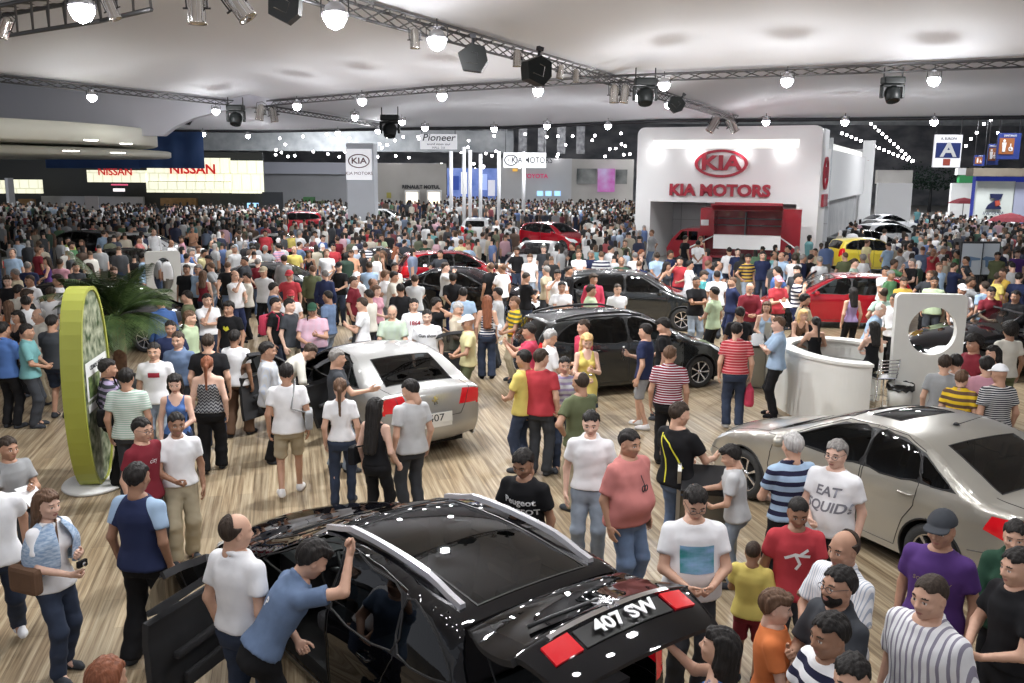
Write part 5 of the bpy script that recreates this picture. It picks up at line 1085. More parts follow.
s2 = empty('exhibition_stand', (20, 80, 0), label='white stand lit from above at the far end of the right aisle', cat='stand')
def sch(o): o.parent = s2; o.matrix_parent_inverse = Matrix.Translation((-20, -80, 0)); return o
sch(ground(878, 183, 913, 78, WHITE, 'back_wall')); sch(slab('header', 878, 170, 912, 184, 79, .5, BEIGEW)); sch(ground(952, 183, 975, 84, WHITE, 'back_wall')); sch(slab('header', 960, 175, 975, 183, 83, .5, mat('sign_green', (.03, .25, .08), .5))); sch(slab('header', 958, 168, 975, 175, 83, .5, WHITE))
tr_ = empty('indoor_tree', aty(930, 200, 105), label='dark leafy plants over a white panel at the far end of the aisle', cat='tree'); tr_.location.z = 0; rs = random.Random(2); mb = MB()
for k in range(900):
    a = Vector((rs.gauss(0, 2.4), rs.gauss(0, 1), 2.6 + abs(rs.gauss(0, 1.2)))); d = Vector((rs.uniform(-1, 1), rs.uniform(-1, 1), rs.uniform(-.5, 1))).normalized() * .3; e = d.orthogonal().normalized() * .12; mb.add([a, a + d * .5 + e, a + d, a + d * .5 - e], [(0, 1, 2, 3)])
mb.build('foliage', noisy('dark_leaf', (.01, .03, .02), (.03, .07, .04), 2, .7), tr_); MB().tube([(0, 0, 0), (0, 0, 3.4)], .2, 8, rr=[.22, .12]).build('trunk', DKGREY, tr_)
# roof beams over the right aisle and rear hall
mb = MB()
for i in range(10): mb.box((10, 50 + i * 7.5, 10.4), (75, 50.3 + i * 7.5, 10.9))
for i in range(7): mb.box((16 + i * 5, 48, 10.9), (16.25 + i * 5, 127, 11.2))
mb.box((-75, 96, 6.2), (0, 96.4, 8.4)); o = mb.build('ceiling', noisy('beam_grey', (.34, .36, .38), (.5, .52, .53), 1, .7)); struct(o)
mb = MB(); 
for i in range(26): mb.box((-50 + i * 2.3, 110, 6.4), (-49 + i * 2.3, 110.3, 9.6)); 
struct(mb.build('wall_back', noisy('clutter_grey', (.2, .2, .22), (.5, .5, .52), 2, .8)))

for x_, y_, w_ in ((-40, 60, 600), (-14, 62, 1100), (2, 64, 1300), (14, 92, 1500), (-18, 90, 1300), (30, 55, 1300), (34, 82, 1500), (48, 70, 900), (-20, 42, 500), (22, 38, 700)):
    l_ = area_light((x_, y_, 10.3), 3.0, w_, (.95, .97, 1))  # unseen area lights added to brighten the far hall and its crowd
# ------------------------------------------------------------------ stand furniture
PANW = noisy('moulded_white', (.74, .74, .7), (.78, .78, .74), 2, .4)
# oval green sign
sg = empty('oval_sign', at(96, 484), R(99), label='tall oval sign with lime green rim and garden photographs on a white foot', cat='sign')
def ov(a, b, n=40, cz=1.62): return [(a * math.copysign(abs(math.cos(2 * math.pi * k / n)) ** .8, math.cos(2 * math.pi * k / n)), cz + b * math.sin(2 * math.pi * k / n)) for k in range(n)]
mb = MB(); mb.prism(ov(.62, 1.34, cz=1.36), .26, Matrix.Translation((0, -.13, 0)), holes=[ov(.57, 1.29, cz=1.36)]); mb.build('rim', mat('lime_paint', (.32, .34, .05), .45, coat=.1), sg)
mb = MB(); mb.prism(ov(.57, 1.29, cz=1.36), .22, Matrix.Translation((0, -.11, 0))); mb.build('photo_panel', noisy('garden_photo', (.02, .05, .01), (.4, .42, .3), 9, .5), sg)
for s_ in (1,):
    for (za, zb, m) in ((1.25, 1.75, mat('notice_white', (.7, .7, .68), .5)), (1.1, 1.2, mat('notice_white', (.7, .7, .68), .5))): MB().box((-.45, -.125, za), (.45, -.12, zb)).build('notice', m, sg)
    MB().box((-.38, -.13, 1.28), (.1, -.126, 1.56)).build('picture', noisy('leaf_photo', (.03, .07, .01), (.2, .25, .1), 14, .5), sg); text('CIDADE VERDE', .085, Matrix.Translation((0, -.13, 1.66)) @ Matrix.Rotation(R(90), 4, 'X'), DKGREY, sg, depth=.004)
MB().lathe([(.001, 0), (.5, 0), (.52, .02), (.5, .05), (.001, .06)], 36, Matrix.Diagonal((1, .8, 1, 1))).build('base', mat('base_white', (.7, .7, .68), .35), sg)
# palm
pl = empty('potted_palm', at(122, 404), label='tall potted palm with feathery fronds behind the oval green sign', cat='palm'); rs = random.Random(4)
LEAF = noisy('palm_leaf', (.02, .045, .01), (.07, .11, .03), 6, .55); MB().lathe([(.001, 0), (.26, 0), (.34, .5), (.31, .52), (.28, .48), (.001, .46)], 20).build('pot', mat('pot_dark', (.03, .03, .03), .5), pl)
mb = MB(); pts = [(0, 0, .45), (.03, .02, 1.0), (.0, .04, 1.55)]; mb.tube(pts, .1, 10, rr=[.13, .11, .12]); 
for k in range(26): a = k * 2.4; z = .5 + k * .04; mb.add([(.1 * math.cos(a), .1 * math.sin(a), z), (.16 * math.cos(a + .2), .16 * math.sin(a + .2), z + .1), (.1 * math.cos(a + .45), .1 * math.sin(a + .45), z + .02)], [(0, 1, 2)])
mb.build('trunk', noisy('palm_trunk', (.12, .06, .035), (.2, .11, .06), 12, .9), pl)
for k in range(26):
    az = k * 2.399 + rs.uniform(-.2, .2); el = R(rs.uniform(25, 85)); L = rs.uniform(1.0, 1.45); P = Vector((0, .03, 1.55)); d = Vector((math.cos(az) * math.cos(el), math.sin(az) * math.cos(el), math.sin(el))); mb = MB(); pts = [P.copy()]
    for i in range(14): d = (d + Vector((0, 0, -.11))).normalized(); P = P + d * L / 14; pts.append(P.copy())
    mb.tube(pts, .01, 4, rr=[.014 - .0008 * i for i in range(15)])
    for i in range(2, 14):
        for t in (0, .33, .66):
            p = pts[i].lerp(pts[i + 1], t); dd = (pts[i + 1] - pts[i]).normalized(); sd = dd.cross(Vector((0, 0, 1))).normalized(); l = .42 * math.sin(math.pi * (i + t + 1) / 16) + .08
            for s_ in (-1, 1):
                e = p + (sd * s_ * .75 + dd * .6 + Vector((0, 0, -.25))).normalized() * l; m_ = p.lerp(e, .5) + Vector((0, 0, .03)); w_ = dd * .011; mb.add([p - w_, m_ - w_, e, m_ + w_, p + w_], [(0, 1, 2, 3, 4)])
    mb.build('frond', LEAF, pl)
# upright white panels with round openings
def hole_panel(px, py, rz, w, h, hole, label, parent=None, x0=0):
    r = empty('display_totem', at(px, py), R(rz), label=label, cat='panel'); mb = MB(); o = rrect(-w / 2, -.0, w / 2, h, .1, 5); mb.prism([(x * (1 - .03 * (1 - z / h)), z) for x, z in o], .16, None, holes=[oval(*hole)]); mb.build('board', PANW, r); MB().box((-w / 2 - .05, -.15, 0), (w / 2 + .05, .3, .03), bev=.01).build('foot', PANW, r); return r
hole_panel(922, 412, -7, 1.2, 2.14, (.05, 1.48, .41, .43), 'large white display panel with a round opening beside the reception desk'); hole_panel(167, 322, 28, .92, 1.98, (0, 1.3, .27, .5), 'white display panel with an oval opening on the left stand')
# reception desk
dc = Vector((5.95, 16.1, 0)); desk = empty('reception_desk', dc, label='curved white reception desk with raised counter top', cat='desk')
def arc_wall(r0, r1, a0, a1, z0, z1, n=28):
    mb = MB(); vs = []
    for k in range(n + 1):
        a = R(a0 + (a1 - a0) * k / n)
        for r, z in ((r0, z0), (r1, z0), (r1, z1), (r0, z1)): q_ = r - 1.6; vs.append(((1.08 + q_) * math.cos(a), ((1.68 if a > math.pi else 1.2) + q_) * math.sin(a), z))
    fs = [(0, 1, 2, 3), tuple(4 * n + i for i in (3, 2, 1, 0))]
    for k in range(n):
        for j in range(4): fs.append((4 * k + j, 4 * k + 4 + j, 4 * k + 4 + (j + 1) % 4, 4 * k + (j + 1) % 4))
    return mb.add(vs, fs)
arc_wall(1.45, 1.6, 180, 268, 0, 1.1).build('front_panel', PANW, desk); arc_wall(1.36, 1.64, 180, 268.5, 1.1, 1.15).build('counter_top', PANW, desk); arc_wall(1.2, 1.46, 182, 262, .7, .74).build('work_shelf', mat('shelf_grey', (.5, .5, .48), .5), desk)
arc_wall(1.45, 1.58, 20, 180, 0, 1.04).build('front_panel', PANW, desk); arc_wall(1.34, 1.63, 20, 180, 1.04, 1.09).build('counter_top', PANW, desk); arc_wall(1.2, 1.46, 30, 170, .7, .74).build('work_shelf', MATS['shelf_grey'], desk)
def stool(p, rz, label):
    r = empty('bar_stool', p, rz, label=label, cat='stool'); MB().box((-.19, -.18, .62), (.19, .18, .66), bev=.02).build('seat', CHROME, r)
    for sx in (-1, 1):
        for sy in (-1, 1): MB().tube([(sx * .17, sy * .16, .62), (sx * .22, sy * .21, 0)], .014, 8).build('leg', CHROME, r)
    MB().tube([(-.2, .19, .25), (.2, .19, .25), (.2, -.19, .25), (-.2, -.19, .25)], .01, 6, closed=True).build('footrest', CHROME, r); mb = MB()
    for sx in (-1, 1): mb.tube([(sx * .19, -.17, .64), (sx * .2, -.22, 1.0)], .013, 8)
    for k in range(5): mb.tube([(-.2, -.2 - .004 * k, .74 + .06 * k), (.2, -.2 - .004 * k, .74 + .06 * k)], .011, 6)
    mb.build('backrest', CHROME, r)
stool(Vector((5.6, 15.9, 0)), R(5), 'chrome bar stool behind the desk, below the woman with a ponytail'); stool(Vector((6.62, 15.75, 0)), R(12), 'chrome bar stool behind the desk, below the woman with loose hair')
b_ = empty('waste_bin', at(898, 414), label='white waste bin with a black liner beside the display panel', cat='bin'); MB().lathe([(.001, 0), (.17, 0), (.22, .55), (.2, .55), (.16, .03), (.001, .03)], 24).build('bin', PANW, b_)
mb = MB(); n = 24; vs = []
for k in range(n): a = 2 * math.pi * k / n; w_ = .012 * math.sin(k * 2.7); vs += [(.2 * math.cos(a), .2 * math.sin(a), .5), (.235 * math.cos(a), .235 * math.sin(a), .565 + w_), (.245 * math.cos(a), .245 * math.sin(a), .46 + w_ * 2), (.15 * math.cos(a), .15 * math.sin(a), .42)]
fs = []
for k in range(n): a = 4 * k; b = 4 * ((k + 1) % n); fs += [(a + 1, b + 1, b, a), (a + 2, b + 2, b + 1, a + 1), (a, b, b + 3, a + 3)]
fs.append(tuple(4 * k + 3 for k in range(n))); mb.add(vs, fs, True).build('liner', mat('bin_bag', (.01, .01, .01), .25), b_)
# information stands with sloping head
def info_stand(px, py, rz, label, z=1.12):
    r = empty('information_stand', at(px, py), R(rz), label=label, cat='information stand'); BR = mat('stand_bronze', (.22, .2, .16), .35, .5); FR = mat('stand_frame', (.42, .41, .38), .3, .7); prof = [(.22, 0), (-.12, 0), (-.14, .9), (-.3, z), (-.26, z + .06), (.06, z + .02), (.2, .8)]
    for s_ in (-1, 1): MB().prism(prof, .04, Matrix.Rotation(R(90), 4, 'Z') @ Matrix.Translation((0, s_ * .31 - .02, 0))).build('side_frame', FR, r)
    MB().box((-.29, -.1, .05), (.29, .15, .86), bev=.01).build('front_panel', BR, r)
    M = Matrix.Translation((0, -.1, .98)) @ Matrix.Rotation(R(28), 4, 'X'); MB().box((-.29, -.2, -.03), (.29, .2, .03), M, .01).build('screen_hood', mat('hood_black', (.012, .012, .014), .4), r); MB().box((-.29, .12, .8), (.29, .22, 1.02), bev=.01).build('front_panel', mat('stand_light', (.4, .37, .3), .35, .4), r); MB().lathe([(.001, .0), (.012, 0), (.012, .01), (.001, .012)], 10, Matrix.Translation((0, -.205, .93)) @ Matrix.Rotation(R(90), 4, 'X')).build('lock', DKGREY, r); return r
info_stand(704, 562, -10, 'bronze information stand with black sloping head beside the boy'); info_stand(748, 388, 2, 'bronze information stand in front of the bald man in dark red', 1.3)
# plants, boards, camera cube
o = MB().box((-.45, 0, 1.5), (.45, .04, 2.4)).tube([(0, .02, 0), (0, .02, 1.5)], .025, 6).build('placard', mat('placard_grey', (.5, .46, .45), .6), None, loc=at(94, 232)); tag(o, 'blank grey placard on a post above the far left crowd', 'placard')
for i, (px, lb) in enumerate(((972, 'left'), (989, 'right'))):
    p = at(px, 252, 1.7); r = empty('notice_board', (p.x, p.y, 0), R(-4), label='free-standing notice board with blue drawing, %s of the pair in the right crowd' % lb, cat='notice board'); MB().box((-.36, 0, .9), (.36, .06, 2.05)).build('frame', DKGREY, r); MB().box((-.32, -.02, .95), (.32, 0, 1.98)).build('sheet', mat('sheet_white', (.6, .66, .72), .5), r); MB().prism([(-.26, 1.45), (-.1, 1.56), (.28, 1.5), (.28, 1.44), (0, 1.42), (0, 1.2), (-.08, 1.2), (-.1, 1.42)], .01, Matrix.Translation((0, -.035, 0))).build('drawing', mat('drawing_blue', (.15, .25, .4), .5), r)
    for s_ in (-1, 1): MB().tube([(s_ * .3, .03, 0), (s_ * .3, .03, .95)], .02, 6).build('leg', DKGREY, r)
# ------------------------------------------------------------------ the cars
BLACK = paint('black', (.002, .002, .003), 0, .3, .0); SILVER = paint('silver', (.42, .42, .41), .55, .3); CHAMP = paint('champagne', (.43, .415, .37), .6, .28); DGREY = paint('graphite', (.02, .023, .024), .5, .25); REDP = paint('red', (.42, .008, .02), .3, .25); YELP = paint('yellow', (.75, .6, .05), .0, .3); WHP = paint('white', (.75, .76, .77), .0, .3)
CARBOX = []
def put(root, c, fwd, hl=2.3, hw=.95): place_car(root, c, fwd); CARBOX.append((Vector(c), Vector(fwd).normalized(), hl, hw))
c1, s1, gate, of1 = make_car('station_wagon', DSW, BLACK, glass=GLASS_D, open_doors=[(-1, 0, 58)], tailgate=1, label='glossy black station wagon in front with chrome roof rails and raised tailgate', g=.06)
# side index: -1 is the flank towards -y of the car
rails(c1, s1, of1, mat('rail_satin', (.72, .72, .76), .25, .6), 2.25, 4.1, .575, .055, .02)
put(c1, (-.94, 7.12), (-.629, .778), 2.4)
u0 = s1.u(13.0); hp = of1 @ s1.top(u0, 0); gate.matrix_local = Matrix.Translation(hp) @ Matrix.Rotation(-R(60), 4, 'Y') @ Matrix.Translation(-hp)
def gpt(t, y, o=.012):
    p = s1.top(s1.u(t), y); q = s1.top(s1.u(t) + .01, y); n = (q - p).cross(Vector((0, 1, 0))).normalized(); return of1 @ p, n, (q - p).normalized()
def gplate(nm, t0, t1, y0, y1, m, lift=.012):
    mb = MB(); n = 10; vs = []
    for i in range(n + 1):
        y = y0 + (y1 - y0) * i / n
        for t in (t0, t1): p, nr, tg = gpt(t, y); vs += [p + nr * lift, p]
    for i in range(n): a = 4 * i; mb.f += []
    fs = [];
    for i in range(n): a = 4 * i; b = a + 4; fs += [(a, b, b + 2, a + 2), (a + 1, a, b, b + 1)[::-1], (a + 2, a + 3, b + 3, b + 2)[::-1]]
    fs += [(0, 2, 3, 1), (4 * n, 4 * n + 1, 4 * n + 3, 4 * n + 2)]; return mb.add(vs, fs).build(nm, m, gate)
gplate('chrome_strip', 16.0, 16.22, -.52, .52, CHROME, .02); gplate('gate_lamp', 16.3, 17.0, .4, .6, REDL, .015); gplate('gate_lamp', 16.3, 17.0, -.6, -.4, REDL, .015); gplate('plaque', 16.35, 17.0, -.37, .37, mat('plaque_black', (.006, .006, .006), .3), .01)
def on_gate(t, y, s_):        # a frame on the gate: letters' x runs to the viewer's right, y up the gate
    p, n, tg = gpt(t, y); up = -tg; xr = up.cross(n).normalized(); return Matrix(((xr.x, up.x, n.x, p.x + n.x * .03), (xr.y, up.y, n.y, p.y + n.y * .03), (xr.z, up.z, n.z, p.z + n.z * .03), (0, 0, 0, 1)))
LETW = mat('letter_white', (.85, .85, .85), .4); text('407 SW', .14, on_gate(16.68, 0, 1), LETW, gate, bold=.004, depth=.006, sx=1.15)
LION = [(-.3, 1), (0, 1.1), (.25, .95), (.3, .7), (.1, .6), (.5, .62), (.75, .85), (.9, .75), (.7, .5), (.35, .4), (.6, .25), (.85, .35), (.95, .2), (.6, .05), (.3, .1), (.35, -.2), (.75, -.3), (.6, -.6), (.8, -.85), (.5, -.9), (.3, -.6), (.35, -.4), (.05, -.35), (-.1, -.6), (.0, -1), (-.35, -1), (-.3, -.6), (-.45, -.2), (-.8, -.1), (-.9, .25), (-.75, .5), (-.6, .2), (-.35, .15), (-.2, .45), (-.5, .7)]
def lion(M, s_, m, parent): MB().prism([(a * s_, b * s_) for a, b in LION], .008, M @ Matrix.Rotation(R(-90), 4, 'X')).build('emblem', m, parent)
lion(on_gate(15.62, 0, 1), .085, CHROME, gate)
mb = MB().tube([gpt(t, y)[0] + gpt(t, y)[1] * .03 for t, y in ((15.2, .0), (15.0, -.1), (14.8, -.33), (14.65, -.5))], .014, 6); mb.build('wiper', BLKP, gate)
# dark load bay, rear seat back
MB().box((1.55, -.62, .62), (2.1, .62, .66)).box((1.35, -.62, .62), (1.45, .62, 1.15), bev=.03).build('load_bay', LINING, c1)
c2, s2_, g2, of2 = make_car('saloon_car', D407, SILVER, open_doors=[(1, 0, 62), (-1, 0, 62), (-1, 1, 55)], label='silver saloon car seen from behind in the middle with doors open', g=.07); put(c2, (-2.42, 14.75), (-.56, .83))
def rear_badges(root, s_, of_, plate='407'):
    def fr(t, y):
        p = s_.top(s_.u(t), y); q = s_.top(s_.u(t) + .01, y); tg = (q - p).normalized(); n = tg.cross(Vector((0, 1, 0))).normalized(); up = -tg; xr = up.cross(n).normalized(); p = of_ @ p; return Matrix(((xr.x, up.x, n.x, p.x + n.x * .012), (xr.y, up.y, n.y, p.y + n.y * .012), (xr.z, up.z, n.z, p.z + n.z * .012), (0, 0, 0, 1)))
    MB().box((-.27, -.075, 0), (.27, .075, .012), fr(17.95, 0)).build('number_plate', mat('plate_white', (.75, .75, .72), .5), root); M = fr(17.95, 0) @ Matrix.Translation((0, 0, .014)); text(plate, .15, M, DKGREY, root, depth=.004, sx=1.2); lion(fr(16.8, 0), .06, CHROME, root)
rear_badges(c2, s2_, of2)
c3, s3, g3, of3 = make_car('saloon_car', dict(D407, top=dict(D407['top'], sunroof=[[(9.75, .42), (9.75, -.42), (10.55, -.42), (10.55, .42)]])), CHAMP, label='champagne silver saloon car at right with sunroof and roof aerial', g=.06, steer=0); put(c3, (4.5, 10.42), (-.449, .893)); c3.scale = (1.04,) * 3
p_ = of3 @ s3.top(s3.u(11.3), 0); MB().tube([p_, p_ + Vector((.28, 0, .16))], .006, 6, rr=[.006, .003]).lathe([(.001, 0), (.035, 0), (.02, .025), (.001, .03)], 12, Matrix.Translation(p_)).build('aerial', BLKP, c3)
D307 = scaled(DHB, 1.04, 1, 1.0); c4, s4, g4, of4 = make_car('estate_car', D307, DGREY, open_doors=[(-1, 0, 0.01)], label='dark grey estate car with black roof rails at the centre of the hall', g=.07); put(c4, (2.2, 17.75), (.93, .37)); rails(c4, s4, of4, BLKP, 2.1, 3.9, .55, .05, .02)
def car_copy(src, label, c, fwd, pm=None, group=None):
    o = copy_tree(src); o['label'] = label; put(o, c, fwd)
    if pm:
        for ch in o.children_recursive:
            if ch.type == 'MESH':
                for i, sl in enumerate(ch.material_slots):
                    if sl.material and sl.material.name.startswith('paint_'): sl.link = 'OBJECT'; sl.material = pm
    return o
base_h, _, _, _ = make_car('hatchback_car', DHB, REDP, tailgate=0, label='red hatchback in the middle distance beside the man in pale blue', g=.1); put(base_h, (-1.9, 31), (.92, .25))
base_s, _, _, _ = make_car('saloon_car', D407, SILVER, label='silver car seen from the front behind the red hatchback', g=.1); put(base_s, (1.0, 36.5), (-.25, -.97))
opn, _, _, _ = make_car('hatchback_car', scaled(DHB, 1.0, 1.0, .95), REDP, open_doors=[(1, 0, 60), (1, 1, 55)], label='red hatchback with opened side doors behind the reception desk', g=.08); put(opn, (9.1, 25.3), (-.985, .12))
car_copy(base_h, 'dark grey hatchback behind the dark estate car', (3.4, 24.9), (.98, -.1), DGREY)
car_copy(base_h, 'red off-road style car left of the white pavilion', (2.3, 49), (.7, -.7)); car_copy(base_h, 'white van-like car with dark rear window left of the tall red car', (-2.0, 54), (.1, 1), WHP); car_copy(base_h, 'white car roof just right of the tall white column', (-9.0, 65), (.96, -.2), WHP); car_copy(base_h, 'red car by the grey partition wall, left of the column', (-14.6, 60), (-.96, -.2))
py_, _, _, _ = make_car('small_car', scaled(DHB, .86, .93, .97, .9), YELP, label='small yellow hatchback beside the side wall of the pavilion', g=.09); put(py_, (15.7, 39.6), (.985, .12))
car_copy(base_s, 'dark saloon parked behind the small yellow hatchback', (18.3, 46.5), (.95, .3), DGREY); car_copy(base_h, 'white estate parked second behind the small yellow hatchback', (21.3, 51), (.95, .3), WHP); car_copy(base_s, 'silver saloon parked third behind the yellow hatchback', (23.8, 57.5), (.95, .3), SILVER); car_copy(base_s, 'white saloon farthest in the row behind the yellow hatchback', (27, 65), (.95, .3), WHP)
car_copy(base_h, 'dark hatchback on the far left stand behind the people in green', (-19.3, 40), (-.97, .2), DGREY); car_copy(base_s, 'grey saloon on the far left stand beside the oval-hole panel', (-13.4, 31.8), (.95, -.3), DGREY); car_copy(base_h, 'large white hatchback on the far left stand', (-15.5, 38.5), (.96, .2), WHP); car_copy(base_s, 'silver saloon cut by the left edge of the picture', (-20.0, 32.3), (-.99, .1), SILVER)
car_copy(base_s, 'dark saloon nose in the crowd left of the red cap wearer', (-7.0, 27.3), (.96, -.1), DGREY); car_copy(base_s, 'glossy black saloon in front of the red hatchback', (-1.2, 26.2), (.96, -.25), BLACK); car_copy(base_s, 'black saloon further back left of the red hatchback', (-4.6, 32.5), (.9, -.4), BLACK); car_copy(base_h, 'dark car behind the potted palm', (-9.6, 21.6), (.97, -.2), BLACK); car_copy(base_s, 'small red car glimpsed behind the people in orange and yellow', (-7.1, 33), (.96, .1), REDP); car_copy(base_s, 'silver car glimpsed behind the crowd near the column', (-10.0, 40), (.96, .1), SILVER)
for i, (px, lb, pm) in enumerate(((60, 'white car under the spotlights of the dark stand, left one', WHP), (130, 'white car under the spotlights of the dark stand, right one', WHP), (235, 'dark car in front of the glowing cream panels', DGREY))): p = at(px, 212, 1.45); car_copy(base_s, lb, (p.x, p.y), (-.98, .15), pm)
DC = dict(D407, prof=P407F + [(1.5, 1.02, .05), (1.9, 1.0, .04), (2.4, .98, .03), (3.0, .98, .03), (3.6, 1.02, .03), (4.0, 1.05, .04), (4.3, 1.04, .04), (4.5, 1.02, .04), (4.62, .98, .07), (4.66, .85, .1), (4.68, .62, .11), (4.69, .45, .12), (4.6, .26, .1)], side=dict(D407['side'], side_window=[], quarter_window=[], trim=[], door=[[(1.7, .3), (1.65, .9), (3.0, .92), (2.98, .3)]], handle=[(2.8, .8)], mirror=(1.85, .92)), top={k: v for k, v in D407['top'].items() if k in ('headlight', 'grille')} | dict(trim=[[(8.4, .6), (8.4, -.6), (12.2, -.6), (12.2, .6)]], tail_light=D407['top']['tail_light']))
cb, sb_, gb, ofb = make_car('convertible_car', DC, BLACK, label='black open-topped car behind the round-holed panel at right', seats=True, g=.09); put(cb, (10.9, 19.3), (-.99, -.1))
mb = MB().tube([ofb @ Vector((1.6, -.68, .98)), ofb @ Vector((2.15, -.56, 1.34)), ofb @ Vector((2.2, .56, 1.34)), ofb @ Vector((1.6, .68, .98))], .03, 8).build('windscreen_frame', BLKP, cb)
MB().add([ofb @ Vector(p) for p in ((1.6, -.67, .98), (2.14, -.55, 1.33), (2.19, .55, 1.33), (1.6, .67, .98))], [(0, 1, 2, 3)]).build('windscreen', GLASS_C, cb)
# red kiosk truck in the pavilion: x along its length, cab towards -x
tk = empty('kiosk_truck', (9.55, 39.6, 0), R(-18), label='red kiosk truck with raised side flap and lit white counter', cat='truck'); TRD = paint('truck_red', (.33, .008, .02), .1, .35); CARBOX.append((Vector((9.5, 39.6)), Vector((.95, -.3)).normalized(), 3.4, 1.3))
MB().box((-1.3, .0, .55), (2.9, 1.7, .65)).box((-1.3, 1.6, .65), (2.9, 1.7, 2.7)).box((-1.3, 0, 2.62), (2.9, 1.7, 2.72)).box((2.1, 0, .55), (2.9, 1.7, 2.7)).box((-1.35, 0, 1.5), (-.75, 1.7, 2.7)).build('box_body', TRD, tk)
mb = MB()
for i in range(6): mb.box((2.15 + i * .13, -.03, .6), (2.19 + i * .13, .0, 2.68))
mb.build('box_rib', TRD, tk); MB().box((-.75, -1.15, 0), (2.1, -1.1, .05), Matrix.Translation((0, 1.1, 2.68)) @ Matrix.Rotation(R(-12), 4, 'X') @ Matrix.Translation((0, 0, 0))).add([(-.8, 0, 2.7), (2.15, 0, 2.7), (2.15, -1.35, 2.95), (-.8, -1.35, 2.95), (-.8, 0, 2.64), (2.15, 0, 2.64), (2.15, -1.35, 2.89), (-.8, -1.35, 2.89)], [(0, 1, 2, 3), (7, 6, 5, 4), (0, 3, 7, 4), (1, 5, 6, 2), (3, 2, 6, 7)]).build('raised_flap', TRD, tk)
MB().box((-.75, .0, .95), (2.1, .5, 1.55), bev=.02).build('counter', mat('counter_lit', (.85, .85, .85), .4, emit=(1, 1, 1), es=.12), tk); MB().box((-.7, 1.2, 1.9), (2.05, 1.6, 1.93)).box((-.7, 1.2, 2.2), (2.05, 1.6, 2.23)).box((.5, .9, 1.0), (.55, 1.6, 2.5)).build('shelf', STEEL, tk)
cab = [(-2.75, .45), (-2.8, .9), (-2.6, 1.3), (-2.2, 1.72), (-1.9, 1.8), (-1.35, 1.82), (-1.3, .45)]; MB().prism(cab, 1.6, Matrix.Translation((0, .05, 0))).build('cab', TRD, tk); MB().prism([(-2.42, 1.28), (-2.12, 1.66), (-1.9, 1.68), (-1.9, 1.28)], -.02, Matrix.Translation((0, .05, 0))).build('window', GLASS_D, tk); MB().prism([(-1.84, 1.28), (-1.84, 1.68), (-1.45, 1.68), (-1.45, 1.28)], -.02, Matrix.Translation((0, .05, 0))).build('window', GLASS_D, tk)
MB().box((-2.72, 0, .35), (2.9, 1.7, .5)).build('chassis', DSTEEL, tk); MB().box((-1.32, -.02, 1.95), (-.98, 0, 2.2)).build('notice', WHITE, tk)
for x in (-2.1, 1.9):
    for sy, yy in ((-1, .12), (1, 1.55)): wheel(tk, (x, yy, .3), sy, .3, .18, .2, 6)
for x0, x1 in ((-.75, -1.9), (2.1, 3.0)): MB().tube([(x0, -.1, 1.5), (x1, -.5, .9)], .03, 6).build('handrail', WHITE, tk)
# ------------------------------------------------------------------ visitors in front, each one modelled in its own pose
PEOPLE = []      # (world xy, colour word, px)
def raglan():
    m = cloth_mat('navy').copy(); m.name = 'cloth_raglan'; b = bsdf(m); tc = nn(m, 'ShaderNodeTexCoord'); sp = nn(m, 'ShaderNodeSeparateXYZ'); ab = nn(m, 'ShaderNodeMath', operation='ABSOLUTE'); ma = nn(m, 'ShaderNodeMath', operation='MULTIPLY_ADD'); ma.inputs[1].default_value = -.45; ma.inputs[2].default_value = .78
    lk(m, tc, 'Object', sp, 0); lk(m, sp, 'X', ab, 0); lk(m, sp, 'Z', ma, 0); gt = nn(m, 'ShaderNodeMath', operation='GREATER_THAN'); lk(m, ab, 0, gt, 0); lk(m, ma, 0, gt, 1); mx = nn(m, 'ShaderNodeMix', data_type='RGBA'); lk(m, gt, 0, mx, 0); mx.inputs[6].default_value = (*CLOTH['navy'], 1); mx.inputs[7].default_value = (*CLOTH['lightblue'], 1); m.node_tree.links.new(mx.outputs[2], b.inputs['Base Color']); return m
RAG = raglan()
def locate(P, px, py, rz):
    t = P.HM @ Vector((0, -.01, .135)) * 1.0; t = t * P.k; c, s_ = math.cos(rz), math.sin(rz); w = at(px, py, t.z); return Vector((w.x - (t.x * c - t.y * s_), w.y - (t.x * s_ + t.y * c), 0))
def who(line):
    a = [q.strip() for q in line.split('|')]; px, py, h, rz = [float(v) for v in a[0].split(',')]; fem = a[1] == 'f'; hs, hc, sk = a[2].split(','); top = a[3].split(','); bot = a[4].split(',') if a[4] else None; arms = []
    for q in a[5].split(','): arms.append(ARMX.get(q, q))
    o = eval('dict(%s)' % a[7]) if len(a) > 7 else {}; hat = o.pop('hat', None); acc = o.pop('acc', None); spec = o.pop('mat', None); shoe = o.pop('shoe', 'charcoal'); z = o.pop('z', 0)
    P = Person(h=h, fem=fem, arms=tuple(arms), **o); loc = locate(P, px, py, R(rz)) if not z else locate(P, px, py, R(rz))
    b = dress_up(P, loc, R(rz), sk, (top[0], top[1], top[2] if len(top) > 2 and top[2] else None, spec), bot, (hs, hc), shoe, hat, a[6]); PEOPLE.append((loc, word(top[1]), px, py)); b['label'] = a[6]
    MW = Matrix.Translation(loc) @ Matrix.Rotation(R(rz), 4, 'Z') @ Matrix.Scale(P.k, 4)
    for q in (acc or []): accessory(q, P, MW)
    return b, P, MW
